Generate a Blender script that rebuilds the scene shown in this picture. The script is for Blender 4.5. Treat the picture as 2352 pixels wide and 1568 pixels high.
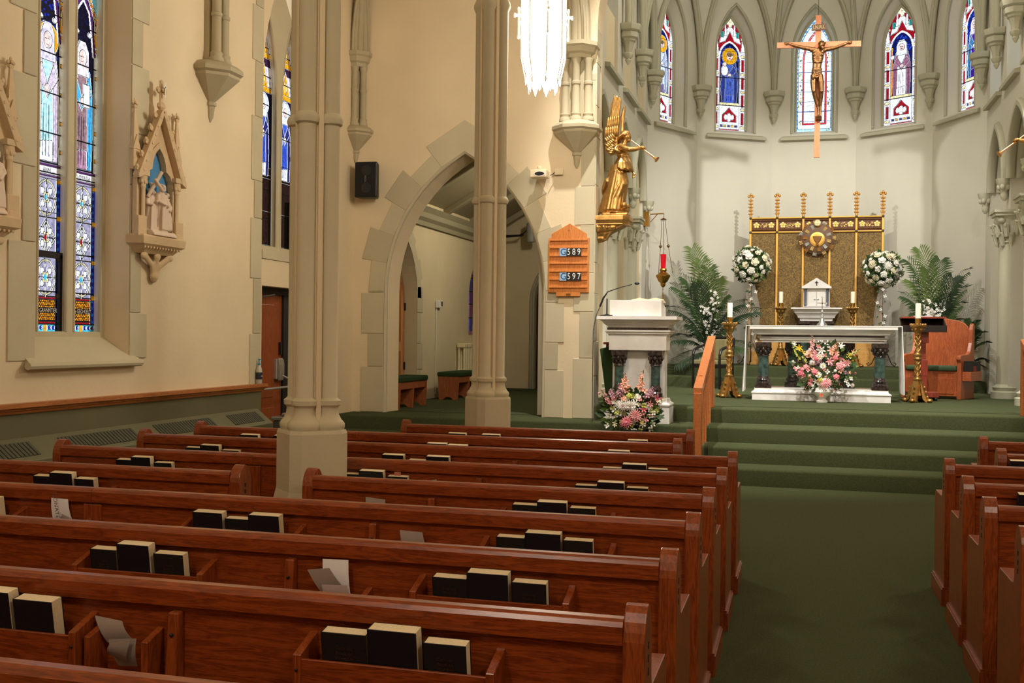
import bpy, math, random
from math import sin, cos, tan, pi, radians, sqrt, atan2
from mathutils import Vector, Matrix
from mathutils.geometry import tessellate_polygon
random.seed(7)
for o in list(bpy.data.objects): bpy.data.objects.remove(o)
SC = bpy.context.scene
COL = SC.collection

# ------------------------------------------------------------------ camera
FPX, YAW, PITCH, ROLL, CAMH = 2422.6, .266194, -.0046648, .01149, 1.6
_f = Vector((-sin(YAW)*cos(PITCH), cos(YAW)*cos(PITCH), sin(PITCH)))
_r = Vector((cos(YAW), sin(YAW), 0)); _u = _r.cross(_f)
CR = _r*cos(ROLL) + _u*sin(ROLL); CU = -_r*sin(ROLL) + _u*cos(ROLL); CF = _f
CP = Vector((0, 0, CAMH))
cam = bpy.data.cameras.new('camera'); cam.sensor_width = 36; cam.lens = FPX/2352*36
cam.clip_start = .05; cam.clip_end = 200
co = bpy.data.objects.new('camera', cam); COL.objects.link(co)
m = Matrix((CR, CU, -CF)).transposed().to_4x4(); m.translation = CP
co.matrix_world = m
SC.camera = co

def at(x, y, X=None, Y=None, Z=None):
    """photo pixel -> world point on the plane X=, Y= or Z="""
    d = CR*((x-1176)/FPX) - CU*((y-784)/FPX) + CF
    t = X/d.x if X is not None else (Y/d.y if Y is not None else (Z-CAMH)/d.z)
    return CP + d*t

# ------------------------------------------------------------------ world: overcast daylight sky
w = bpy.data.worlds.new('sky'); SC.world = w; w.use_nodes = True
bg = w.node_tree.nodes['Background']
bg.inputs[0].default_value = (.86, .93, 1, 1); bg.inputs[1].default_value = 2.0

# ------------------------------------------------------------------ exposure
SC.view_settings.view_transform = 'Standard'; SC.view_settings.look = 'None'
SC.view_settings.exposure = 0.0; SC.view_settings.gamma = 1; SC.view_settings.use_curve_mapping = False

# ------------------------------------------------------------------ chancel and nave spotlights above the frame, chapel bulb, added chancel fill
def spot(name, loc, aim, power, size=50, col=(1, .95, .86), rad=.08, blend=.6):
    l = bpy.data.lights.new(name, 'SPOT'); l.energy = power; l.color = col
    l.spot_size = radians(size); l.spot_blend = blend; l.shadow_soft_size = rad
    o = bpy.data.objects.new(name, l); COL.objects.link(o); o.location = loc
    o.rotation_euler = (Vector(aim)-Vector(loc)).to_track_quat('-Z', 'Y').to_euler()
    return o
NW = (1, .975, .93)
spot('spotlight_chancel', (2.9, 14.2, 7.6), (0, 20.5, 2.2), 1600, 62, NW)
spot('spotlight_chancel', (-2.2, 14.2, 7.6), (.7, 20.5, 2.2), 950, 62, NW)
spot('spotlight_nave', (.4, 6.0, 7.8), (.0, 15.2, 1.2), 900, 40, NW)
spot('spotlight_nave', (2.3, 12.7, 8.9), (.7, 15.6, 1.0), 2300, 52, NW)
spot('spotlight_nave', (-1.9, 11.2, 8.9), (-1.0, 14.2, 1.0), 2300, 50, NW)
def bulb(name, loc, power, rad, col):
    l = bpy.data.lights.new(name, 'POINT'); l.energy = power; l.color = col; l.shadow_soft_size = rad
    o = bpy.data.objects.new(name, l); COL.objects.link(o); o.location = loc
    return o

bulb('chapel_lamp_bulb', (-3.5, 16.6, 4.2), 85, .12, (1, .9, .72))
bulb('chancel_fill_light', (.28, 15.6, 9.2), 260, .2, (1, .95, .86))  # unseen fill added to brighten the upper chancel walls
# ------------------------------------------------------------------ material kit
_M = {}
def nodes(m):
    m.use_nodes = True
    nt = m.node_tree; nt.nodes.clear()
    out = nt.nodes.new('ShaderNodeOutputMaterial')
    return nt, out
def lk(nt, a, b): nt.links.new(a, b)
def rgb(h):
    """sRGB 0-255 tuple -> linear"""
    return tuple(((c/255)/12.92 if c/255 <= .04045 else ((c/255+.055)/1.055)**2.4) for c in h)+(1,)
def mat(name, col, rough=.6, metal=0, spec=.5, vary=.0, vscale=4, bump=0, bscale=60, coat=0, stretch=None, col2=None, detail=4):
    if name in _M: return _M[name]
    m = bpy.data.materials.new(name); nt, out = nodes(m)
    p = nt.nodes.new('ShaderNodeBsdfPrincipled'); lk(nt, p.outputs[0], out.inputs[0])
    c = rgb(col) if max(col) > 1.01 else tuple(col[:3])+(1,)
    p.inputs['Base Color'].default_value = c
    p.inputs['Roughness'].default_value = rough; p.inputs['Metallic'].default_value = metal
    p.inputs['Specular IOR Level'].default_value = spec
    if coat: p.inputs['Coat Weight'].default_value = coat; p.inputs['Coat Roughness'].default_value = .12
    tc = nt.nodes.new('ShaderNodeTexCoord')
    vec = tc.outputs['Object']
    if stretch:
        mp = nt.nodes.new('ShaderNodeMapping'); mp.inputs['Scale'].default_value = stretch
        lk(nt, vec, mp.inputs[0]); vec = mp.outputs[0]
    if vary or col2:
        n = nt.nodes.new('ShaderNodeTexNoise'); n.inputs['Scale'].default_value = vscale; n.inputs['Detail'].default_value = detail
        lk(nt, vec, n.inputs['Vector'])
        r = nt.nodes.new('ShaderNodeValToRGB')
        r.color_ramp.elements[0].position = .3; r.color_ramp.elements[1].position = .7
        c2 = rgb(col2) if col2 else None
        r.color_ramp.elements[0].color = c2 if c2 else tuple(v*(1-vary) for v in c[:3])+(1,)
        r.color_ramp.elements[1].color = c if c2 else tuple(min(1, v*(1+vary)) for v in c[:3])+(1,)
        lk(nt, n.outputs[0], r.inputs[0]); lk(nt, r.outputs[0], p.inputs['Base Color'])
    if bump:
        n = nt.nodes.new('ShaderNodeTexNoise'); n.inputs['Scale'].default_value = bscale; n.inputs['Detail'].default_value = 3
        lk(nt, vec, n.inputs['Vector'])
        b = nt.nodes.new('ShaderNodeBump'); b.inputs['Strength'].default_value = bump; b.inputs['Distance'].default_value = .02
        lk(nt, n.outputs[0], b.inputs['Height']); lk(nt, b.outputs[0], p.inputs['Normal'])
    _M[name] = m
    return m
def wood(name, dark, light, rough=.35, scale=(1.2, 14, 14), coat=.15, ring=3.0):
    """long-grained wood; grain runs along the axis with the small scale"""
    if name in _M: return _M[name]
    m = bpy.data.materials.new(name); nt, out = nodes(m)
    p = nt.nodes.new('ShaderNodeBsdfPrincipled'); lk(nt, p.outputs[0], out.inputs[0])
    p.inputs['Roughness'].default_value = rough; p.inputs['Coat Weight'].default_value = coat; p.inputs['Coat Roughness'].default_value = .2
    tc = nt.nodes.new('ShaderNodeTexCoord'); mp = nt.nodes.new('ShaderNodeMapping'); mp.inputs['Scale'].default_value = scale
    lk(nt, tc.outputs['Object'], mp.inputs[0])
    oi = nt.nodes.new('ShaderNodeObjectInfo'); ad = nt.nodes.new('ShaderNodeVectorMath'); ad.operation = 'MULTIPLY_ADD'
    lk(nt, oi.outputs['Random'], ad.inputs[0]); ad.inputs[1].default_value = (37, 19, 53); lk(nt, mp.outputs[0], ad.inputs[2])
    n1 = nt.nodes.new('ShaderNodeTexNoise'); n1.inputs['Scale'].default_value = ring; n1.inputs['Detail'].default_value = 3; n1.inputs['Distortion'].default_value = .8
    n2 = nt.nodes.new('ShaderNodeTexNoise'); n2.inputs['Scale'].default_value = ring*9; n2.inputs['Detail'].default_value = 2
    lk(nt, ad.outputs[0], n1.inputs['Vector']); lk(nt, ad.outputs[0], n2.inputs['Vector'])
    wv = nt.nodes.new('ShaderNodeMath'); wv.operation = 'MULTIPLY'; wv.inputs[1].default_value = 9
    lk(nt, n1.outputs[0], wv.inputs[0])
    fr = nt.nodes.new('ShaderNodeMath'); fr.operation = 'PINGPONG'; fr.inputs[1].default_value = 1
    lk(nt, wv.outputs[0], fr.inputs[0])
    mx = nt.nodes.new('ShaderNodeMath'); mx.operation = 'MULTIPLY_ADD'; mx.inputs[1].default_value = .45
    lk(nt, fr.outputs[0], mx.inputs[0]); 
    m2 = nt.nodes.new('ShaderNodeMath'); m2.operation = 'MULTIPLY'; m2.inputs[1].default_value = .65
    lk(nt, n2.outputs[0], m2.inputs[0]); lk(nt, m2.outputs[0], mx.inputs[2])
    r = nt.nodes.new('ShaderNodeValToRGB'); r.color_ramp.elements[0].position = .2; r.color_ramp.elements[1].position = .8
    r.color_ramp.elements[0].color = rgb(dark); r.color_ramp.elements[1].color = rgb(light)
    lk(nt, mx.outputs[0], r.inputs[0]); lk(nt, r.outputs[0], p.inputs['Base Color'])
    _M[name] = m
    return m
def glow(name, col, power):
    if name in _M: return _M[name]
    m = bpy.data.materials.new(name); nt, out = nodes(m)
    e = nt.nodes.new('ShaderNodeEmission'); e.inputs[0].default_value = rgb(col); e.inputs[1].default_value = power
    lk(nt, e.outputs[0], out.inputs[0]); _M[name] = m
    return m
def stained(col):
    """coloured window glass: the daylight outside is seen through it"""
    key = 'glass_%d_%d_%d' % col
    if key in _M: return _M[key]
    m = bpy.data.materials.new(key); nt, out = nodes(m)
    t = nt.nodes.new('ShaderNodeBsdfTransparent')
    tc = nt.nodes.new('ShaderNodeTexCoord'); n = nt.nodes.new('ShaderNodeTexNoise'); n.inputs['Scale'].default_value = 28; n.inputs['Detail'].default_value = 5
    lk(nt, tc.outputs['Object'], n.inputs['Vector'])
    r = nt.nodes.new('ShaderNodeValToRGB'); c = rgb(col)
    r.color_ramp.elements[0].position = .3; r.color_ramp.elements[1].position = .68
    r.color_ramp.elements[0].color = tuple(v*.45 for v in c[:3])+(1,); r.color_ramp.elements[1].color = c
    lk(nt, n.outputs[0], r.inputs[0]); lk(nt, r.outputs[0], t.inputs[0])
    g = nt.nodes.new('ShaderNodeBsdfGlossy'); g.inputs['Roughness'].default_value = .25; g.inputs[0].default_value = (.3, .3, .3, 1)
    mx = nt.nodes.new('ShaderNodeMixShader'); mx.inputs[0].default_value = .06
    lk(nt, t.outputs[0], mx.inputs[1]); lk(nt, g.outputs[0], mx.inputs[2]); lk(nt, mx.outputs[0], out.inputs[0])
    _M[key] = m
    return m

PLASTER = mat('cream_plaster', (224, 205, 171), .85, vary=.05, vscale=1.2, bump=.08, bscale=25)
CHPLASTER = mat('pale_plaster', (205, 201, 185), .85, vary=.04, vscale=1.0, bump=.05, bscale=25)
STONE = mat('painted_stone', (196, 185, 155), .8, vary=.04, vscale=3, bump=.05, bscale=40)
STONE2 = mat('painted_stone_deep', (186, 175, 146), .8, vary=.04, vscale=3, bump=.05, bscale=40)
CHSTONE = mat('chancel_stone', (186, 184, 160), .8, vary=.04, vscale=3, bump=.05, bscale=40)
CORB = mat('corbel_paint', (176, 164, 134), .8, vary=.04, vscale=3)
RIB = mat('rib_paint', (176, 173, 150), .75, vary=.04, vscale=3)
DADO = mat('dado_green', (100, 95, 66), .6, vary=.1, vscale=1.5)
CARPET = mat('green_carpet', (76, 82, 54), 1.0, spec=.1, vary=.22, vscale=90, bump=.5, bscale=400)
PEW = wood('pew_oak', (98, 36, 11), (150, 68, 25), .3, (1.4, 12, 16))
PEWV = wood('pew_oak_upright', (104, 42, 14), (152, 72, 29), .3, (12, 12, 1.4))
HONEY = wood('honey_oak', (150, 84, 40), (190, 120, 66), .35, (14, 1.4, 14))
ORANGE = wood('orange_oak', (186, 104, 44), (214, 136, 66), .4, (10, 10, 1.2))
REDWOOD = wood('red_wood', (140, 66, 34), (178, 94, 52), .4, (12, 12, 1.4))
DOORW = wood('door_wood', (120, 54, 22), (158, 80, 38), .4, (12, 12, 1.2))
GOLD = mat('gold_leaf', (182, 140, 80), .38, metal=.9, vary=.18, vscale=14, bump=.1, bscale=60)
BRASS = mat('brass', (176, 132, 62), .3, metal=1, vary=.12, vscale=20)
BRONZE = mat('bronze', (126, 90, 58), .42, metal=1, vary=.2, vscale=20)
BLACK = mat('black_plastic', (18, 18, 20), .5)
DARK = mat('dark_metal', (34, 30, 26), .5, metal=.4)
WHITE = mat('white_paint', (232, 228, 220), .5)
MARBLE = mat('white_marble', (244, 241, 236), .25, col2=(218, 212, 206), vscale=3.2, detail=9)
GMARBLE = mat('green_marble', (74, 98, 88), .2, col2=(34, 48, 44), vscale=16, detail=8)
KMARBLE = mat('dark_marble', (70, 56, 50), .2, col2=(20, 18, 18), vscale=30, detail=8)
LEAD = mat('lead_came', (16, 14, 14), .6)
PAPER = mat('paper', (206, 196, 190), .8)
PAGES = mat('page_edges', (232, 212, 176), .85, vary=.06, vscale=200)
COVER = mat('book_cover_black', (14, 15, 16), .55)
COVERB = mat('book_cover_navy', (10, 12, 22), .5)

# ------------------------------------------------------------------ mesh kit
class B:
    def __init__(s): s.v = []; s.f = []
    def add(s, vs, fs):
        o = len(s.v); s.v += [tuple(v) for v in vs]; s.f += [tuple(i+o for i in f) for f in fs]; return s
    def box(s, x0, x1, y0, y1, z0, z1):
        return s.add([(x0,y0,z0),(x1,y0,z0),(x1,y1,z0),(x0,y1,z0),(x0,y0,z1),(x1,y0,z1),(x1,y1,z1),(x0,y1,z1)],
                     [(3,2,1,0),(4,5,6,7),(0,1,5,4),(1,2,6,5),(2,3,7,6),(3,0,4,7)])
    def hexa(s, lo, hi):
        """4 points below, 4 above"""
        return s.add(list(lo)+list(hi), [(3,2,1,0),(4,5,6,7),(0,1,5,4),(1,2,6,5),(2,3,7,6),(3,0,4,7)])
    def rings(s, rings, closed=True, cap=True):
        n = len(rings[0]); o = len(s.v)
        for r in rings: s.v += [tuple(p) for p in r]
        for i in range(len(rings)-1):
            for j in range(n if closed else n-1):
                k = (j+1) % n
                s.f.append((o+i*n+j, o+i*n+k, o+(i+1)*n+k, o+(i+1)*n+j))
        if cap and closed:
            s.f.append(tuple(o+j for j in range(n-1, -1, -1)))
            s.f.append(tuple(o+(len(rings)-1)*n+j for j in range(n)))
        return s
    def lathe(s, prof, n=24, c=(0,0,0), a0=0, sx=1, sy=1):
        return s.rings([[(c[0]+r*sx*cos(a0+2*pi*j/n), c[1]+r*sy*sin(a0+2*pi*j/n), c[2]+z) for j in range(n)] for r, z in prof])
    def tube(s, pts, rad, n=8, cap=True, flat=None):
        """round tube through points; rad number or list; flat=(a,b) squashes the section"""
        P = [Vector(p) for p in pts]; m = len(P)
        R = rad if isinstance(rad, (list, tuple)) else [rad]*m
        T = []
        for i in range(m):
            t = P[min(i+1, m-1)]-P[max(i-1, 0)]
            T.append(t.normalized() if t.length > 1e-9 else Vector((0,0,1)))
        ref = Vector((0,0,1)) if abs(T[0].z) < .9 else Vector((1,0,0))
        x = T[0].cross(ref).normalized(); rs = []
        for i in range(m):
            x = x-T[i]*x.dot(T[i])
            x = x.normalized() if x.length > 1e-6 else T[i].orthogonal().normalized()
            y = T[i].cross(x)
            fa, fb = flat if flat else (1, 1)
            rs.append([P[i]+x*(R[i]*fa*cos(2*pi*j/n))+y*(R[i]*fb*sin(2*pi*j/n)) for j in range(n)])
        return s.rings(rs, cap=cap)
    def ell(s, c, r, n=12, m=8, rot=None):
        if not isinstance(r, (tuple, list)): r = (r, r, r)
        rs = []
        for i in range(m+1):
            a = -pi/2+pi*i/m; ca = max(cos(a), .02)
            ring = []
            for j in range(n):
                p = Vector((r[0]*ca*cos(2*pi*j/n), r[1]*ca*sin(2*pi*j/n), r[2]*sin(a)))
                if rot is not None: p = rot @ p
                ring.append(Vector(c)+p)
            rs.append(ring)
        return s.rings(rs)
    def prism(s, poly, d0, d1, mp=None):
        """extrude a 2-D polygon (u,v) from depth d0 to d1; mp(u,v,d)->xyz"""
        mp = mp or (lambda u, v, d: (u, d, v))
        n = len(poly)
        vs = [mp(u, v, d0) for u, v in poly]+[mp(u, v, d1) for u, v in poly]
        tri = tessellate_polygon([[Vector((u, v, 0)) for u, v in poly]])
        fs = [tuple(t) for t in tri]+[tuple(i+n for i in reversed(t)) for t in tri]
        fs += [(i, (i+1) % n, (i+1) % n+n, i+n) for i in range(n)]
        return s.add(vs, fs)
    def plate(s, outline, holes, d0, d1, mp, inner=None):
        """flat wall with openings; inner = matching loops at depth d1 (splayed reveals)"""
        inner = inner or holes
        lf = [outline]+holes; lb = [outline]+inner
        for loops, d, flip in ((lf, d0, 0), (lb, d1, 1)):
            tri = tessellate_polygon([[Vector((u, v, 0)) for u, v in l] for l in loops])
            s.add([mp(u, v, d) for l in loops for u, v in l], [tuple(reversed(t)) if flip else tuple(t) for t in tri])
        for a, b in zip(lf, lb):
            n = len(a)
            s.add([mp(u, v, d0) for u, v in a]+[mp(u, v, d1) for u, v in b], [(i, (i+1) % n, (i+1) % n+n, i+n) for i in range(n)])
        return s
    def xf(s, M):
        s.v = [tuple(M @ Vector(v)) for v in s.v]; return s
    def mesh(s, name):
        me = bpy.data.meshes.new(name); me.from_pydata(s.v, [], s.f); me.update()
        import bmesh
        bm = bmesh.new(); bm.from_mesh(me); bmesh.ops.recalc_face_normals(bm, faces=bm.faces); bm.to_mesh(me); bm.free()
        return me
    def build(s, name, material, parent=None, loc=(0,0,0), rot=(0,0,0), smooth=None, bevel=0, seg=2):
        me = s.mesh(name); me.materials.append(material)
        if smooth is not None:
            me.polygons.foreach_set('use_smooth', [True]*len(me.polygons)); me.set_sharp_from_angle(angle=radians(smooth))
        return link(name, me, parent, loc, rot, bevel, seg)
def link(name, me, parent=None, loc=(0,0,0), rot=(0,0,0), bevel=0, seg=2):
    o = bpy.data.objects.new(name, me); COL.objects.link(o)
    o.location = loc; o.rotation_euler = rot
    if parent is not None: o.parent = parent
    if bevel:
        b = o.modifiers.new('bevel', 'BEVEL'); b.width = bevel; b.segments = seg; b.limit_method = 'ANGLE'; b.angle_limit = radians(40)
    return o
def tag(o, label=None, cat=None, group=None, kind=None):
    if label: o['label'] = label
    if cat: o['category'] = cat
    if group: o['group'] = group
    if kind: o['kind'] = kind
    return o
def thing(name, label, cat, loc=(0,0,0), rz=0, group=None, rot=None):
    o = bpy.data.objects.new(name, None); COL.objects.link(o); o.empty_display_size = .1
    o.location = loc; o.rotation_euler = rot if rot else (0,0,rz)
    return tag(o, label, cat, group)
def struct(o): o['kind'] = 'structure'; return o
def copy_tree(o, parent=None):
    c = o.copy(); COL.objects.link(c); c.parent = parent
    for ch in o.children: copy_tree(ch, c)
    return c
def remesh(o, voxel, smooth=3, keep=True):
    r = o.modifiers.new('remesh', 'REMESH'); r.mode = 'VOXEL'; r.voxel_size = voxel; r.use_smooth_shade = True
    if smooth:
        k = o.modifiers.new('smooth', 'SMOOTH'); k.iterations = smooth; k.factor = .5
    return o
def text(body, size, material, parent, loc, rot, name='lettering', ext=.001, align='CENTER', sx=1):
    cu = bpy.data.curves.new(name, 'FONT'); cu.body = body; cu.size = size; cu.extrude = ext
    cu.align_x = align; cu.align_y = 'CENTER'; cu.resolution_u = 3
    cu.materials.append(material)
    tmp = bpy.data.objects.new(name, cu); me = bpy.data.meshes.new_from_object(tmp); bpy.data.objects.remove(tmp); bpy.data.curves.remove(cu)
    me.name = name
    o = bpy.data.objects.new(name, me); COL.objects.link(o); o.location = loc; o.rotation_euler = rot
    o.scale = (sx, 1, 1)
    if parent is not None: o.parent = parent
    return o
def parch(xa, xb, zs, za, n=10, z0=None):
    """pointed-arch outline, from lower left round the apex to lower right; (u,v) points"""
    w = xb-xa; c = (xa+xb)/2; h = za-zs
    r = (h*h+(w/2)**2)/w          # two-centred: each arc centre lies on the springing line
    pts = []
    if z0 is not None: pts.append((xa, z0))
    th = atan2(h, r-w/2) if r != w/2 else pi/2
    for i in range(n+1):
        a = th*i/n; pts.append((xa+r-r*cos(a), zs+r*sin(a)))
    for i in range(n-1, -1, -1):
        a = th*i/n; pts.append((xb-r+r*cos(a), zs+r*sin(a)))
    if z0 is not None: pts.append((xb, z0))
    return pts
# ================================================================== THE ROOM
XL, YB, ZP, ZC = -5.92, 13.4, .55, .733        # left wall, arch wall, side platform, chancel platform
AX = .26                                        # church axis
# floors
def soft_step(name, x0, x1, y0, y1, z0, z1):
    b = B(); r = .03; pr = [(y1, z0), (y0, z0)]
    pr += [(y0+r-r*cos(a*pi/8), z1-r+r*sin(a*pi/8)) for a in range(5)] + [(y1, z1)]
    b.prism(pr, x0, x1, lambda u, v, d: (d, u, v))
    return struct(b.build(name, CARPET, smooth=50))
struct(B().box(-6.3, 6.6, -6, 13.7, -.1, 0).build('floor', CARPET))
R4 = [(11.77, .189), (12.25, .37), (12.8, .551), (13.44, .733)]
CX0, CX1 = -1.02, 3.0
for i, (yy, zz) in enumerate(R4):
    z0 = 0 if i == 0 else R4[i-1][1]
    y1 = R4[i+1][0]+.05 if i < 3 else 13.9
    soft_step('chancel_step', (-1.0, -1.0, -1.08, -1.02)[i], 3.4, yy, y1, z0, zz)
struct(B().box(-2.8, 3.4, 13.85, 22.5, .4, ZC).build('floor_chancel', CARPET))
soft_step('chancel_step', -2.56, -1.02, 13.43, 13.9, ZP-.02, ZC)
soft_step('platform_step', XL, -1.0, 12.3, 12.9, .0, .37)
soft_step('platform_step', XL+.02, -1.06, 12.84, 13.75, .2, ZP)
struct(B().box(-6.3, -2.8, 13.7, 21.2, .3, ZP).build('floor_chapel', CARPET))
# predella behind the altar
soft_step('predella_step', -2.75, 3.05, 19.35, 20.0, ZC-.01, ZC+.19)
soft_step('predella_step', -2.75, 3.05, 19.85, 22.1, ZC+.15, ZC+.38)
ZR = ZC+.38

def mYZ(X0):
    return lambda u, v, d: (X0-d, u, v)          # left wall: u=Y, v=Z, depth goes outward (-X)
def mXZ(Y0):
    return lambda u, v, d: (u, Y0+d, v)          # back wall

# ---- left wall with two tall lancet windows and the side door
W1 = parch(7.15, 8.38, 4.9, 6.3, 8, 1.38)        # window 1 opening in the wall face
W1i = parch(7.3, 8.33, 4.9, 6.2, 8, 1.56)
W2 = parch(10.82, 12.4, 4.4, 6.2, 8, 2.5); W2i = parch(11.0, 12.32, 4.4, 6.1, 8, 2.62)
D1 = [(10.85, 0), (10.85, 2.15), (12.3, 2.15), (12.3, 0)]
wl = B(); wl.plate([(-6, -.05), (13.7, -.05), (13.7, 9.5), (-6, 9.5)], [W1, W2, [(10.85, .0), (10.85, 2.15), (12.3, 2.15), (12.3, .0)]], 0, .34, mYZ(XL),
                   inner=[W1i, W2i, [(10.85, .0), (10.85, 2.15), (12.3, 2.15), (12.3, .0)]])
wall_left = struct(wl.build('wall_left', PLASTER))
# green painted dado below the rail
struct(B().box(XL, XL+.012, -6, 10.84, 0, 1.0).build('dado_left', DADO))
# chair rail
b = B(); pr = [(0, .95), (.03, .95), (.035, .97), (.05, .975), (.055, .99), (.085, 1.0), (.085, 1.035), (0, 1.035)]
b.prism(pr, -6, 10.86, lambda u, v, d: (XL+u, d, v)); struct(b.build('trim_1', HONEY))

# ---- painted stone quoins: each block a piece of its own wall
_q = {}
def stone(parent, name, loops_uv, mp, material=STONE, t=.012, d0=0):
    b = B(); b.prism(loops_uv, -t, d0, mp); return b.build(name, material, parent, bevel=.004, seg=1)
def quoin_column(parent, mp, edge, side, z0, z1, wa, wb, hs, start=0, mats=(STONE, STONE2)):
    z = z0; i = start
    while z < z1-.02:
        h = min(hs[i % len(hs)], z1-z); wd = wa if i % 2 == 0 else wb
        e0, e1 = (edge, edge+side*wd) if side > 0 else (edge-wd, edge)
        stone(parent, 'quoin', [(e0, z+.003), (e1, z+.003), (e1, z+h-.003), (e0, z+h-.003)], mp, mats[i % 2]); z += h; i += 1
HS = (.46, .34, .52, .4, .46)
quoin_column(wall_left, mYZ(XL), 8.385, 1, 1.36, 6.0, .26, .16, (.42, .62, .55, .48, .62))
quoin_column(wall_left, mYZ(XL), 7.145, -1, 1.36, 6.0, .3, .15, (.95, .6, .72, .5, .62))
quoin_column(wall_left, mYZ(XL), 10.815, -1, 0.98, 6.0, .24, .17, (.62, .62, .68, .42, .72))
# ---- window sills and frames
def left_window(n, ya, yb, zs, za, z0, mull, lab):
    """double lancet tracery set in the reveal"""
    Xg = XL-.29
    lw = (yb-ya-mull)/2
    o1, o2 = parch(ya+.035, ya+lw, zs, za, 8, z0), parch(yb-lw, yb-.035, zs, za, 8, z0)
    outer = parch(ya-.1, yb+.1, zs, za+.45, 8, z0-.06)
    b = B(); b.plate(outer, [o1, o2], -.06, .05, mYZ(Xg))
    fr = struct(b.build(n, STONE))
    for oo in (o1, o2):                       # thin inner moulding
        c = B(); c.tube([mYZ(Xg+.055)(u, v, 0) for u, v in oo], .016, 6); c.build('moulding', STONE2, fr, smooth=60)
    return fr, Xg-.01, o1, o2
w1, XG1, L1a, L1b = left_window('window_1', 7.42, 8.32, 4.9, 5.75, 1.6, .1, '')
w2, XG2, L2a, L2b = left_window('window_2', 11.12, 12.2, 4.35, 5.4, 2.65, .1, '')
b = B(); b.hexa([(XL+.07, 7.02, 1.30), (XL+.07, 8.48, 1.30), (XL-.3, 8.36, 1.5), (XL-.3, 7.14, 1.5)],
                [(XL+.07, 7.02, 1.345), (XL+.07, 8.48, 1.345), (XL-.3, 8.36, 1.6), (XL-.3, 7.14, 1.6)])
b.tube([(XL+.06, 7.01, 1.322), (XL+.06, 8.49, 1.322)], .032, 8)
b.build('window_sill', STONE, w1, smooth=40)
b = B(); b.box(XL-.3, XL+.015, 10.83, 12.38, 2.46, 2.56); b.build('window_sill', STONE, w2)

# ---- arch wall (faces the nave) with the pointed opening into the side chapel
ARL, ARR, ASP, AAP = -5.47, -3.205, 2.2, 4.06
arch = parch(ARL, ARR, ASP, AAP, 12, ZP-.03)
archi = parch(ARL+.06, ARR-.06, ASP, AAP-.06, 12, ZP-.03)
CHL, CHR = -2.57, 3.09
chan = parch(CHL, CHR, 5.4, 9.3, 12, -.05)
outl = [(-6.3, -.1), (ARL-.0, -.1), (6.6, -.1), (6.6, 10.5), (-6.3, 10.5)]
b = B(); b.plate([(-6.3, -.1), (6.6, -.1), (6.6, 10.5), (-6.3, 10.5)], [arch, [(u, v if v > 0 else .0) for u, v in chan]], 0, .42, mXZ(YB), inner=[archi, [(u, v if v > 0 else .0) for u, v in chan]])
wall_back = struct(b.build('wall_back', PLASTER))
# chamfer moulding round the opening
b = B(); b.tube([mXZ(YB+.03)(u, v, 0) for u, v in parch(ARL+.01, ARR-.01, ASP, AAP, 14, ZP)], .035, 6); b.build('arch_moulding', STONE, wall_back, smooth=60)
# jamb quoins
quoin_column(wall_back, mXZ(YB), ARL, -1, ZP, ASP, .32, .22, (.62, .45, .56, .3, .36, .4))
quoin_column(wall_back, mXZ(YB), ARR, 1, ZP, ASP, .25, .17, (.62, .36, .52, .3))
# the voussoirs
def voussoirs(parent, xa, xb, zs, za, n, short, long_, mp, name='voussoir', material=(STONE, STONE2)):
    w_ = xb-xa; h = za-zs; r = (h*h+(w_/2)**2)/w_; th = atan2(h, r-w_/2)
    for side in (0, 1):
        for i in range(n):
            a0, a1 = th*i/n, th*(i+1)/n
            if i == n-1: continue
            L = long_ if i % 2 else short
            poly = []
            for a, rr in ((a0, r), (a0, r+L), (a1, r+L), (a1, r)):
                u = xa+r-rr*cos(a); v = zs+rr*sin(a)
                if side: u = xa+xb-u
                poly.append((u, v))
            stone(parent, name, poly, mp, material[i % 2])
    a0 = th*(n-1)/n
    k = [(xa+r-r*cos(a0), zs+r*sin(a0)), (xa+r-(r+long_)*cos(a0), zs+(r+long_)*sin(a0)), ((xa+xb)/2, za+long_*1.15)]
    k += [(xa+xb-u, v) for u, v in (k[1], k[0])]+[((xa+xb)/2, za)]
    stone(parent, name, k, mp, material[0])
voussoirs(wall_back, ARL, ARR, ASP, AAP, 6, .22, .36, mXZ(YB))
# quoins on the corner next to the chancel arch
quoin_column(wall_back, mXZ(YB), CHL, -1, ZP, 5.0, .26, .18, (.78, .6, .5, .62, .5, .58))
# reveal stones of the chancel arch jamb: courses across the thickness
z = ZP; i = 0
while z < 5.3:
    h = (.55, .45, .62, .4)[i % 4]
    b = B(); b.box(CHL-.02, CHL+.012, YB+.005, YB+.2+(.1 if i % 2 else 0), z+.003, z+h-.003); b.build('quoin', (CHSTONE, STONE)[i % 2], wall_back, bevel=.004, seg=1)
    z += h; i += 1
# ---- the other shell walls
struct(B().box(6.5, 6.8, -6, 13.8, -.1, 9.5).build('wall_right', PLASTER))
struct(B().box(-6.3, 6.8, -6.3, -6, -.1, 9.5).build('wall_rear', PLASTER))
struct(B().box(-6.4, 6.9, -6.3, 13.9, 9.4, 9.6).build('ceiling', PLASTER))

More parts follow.
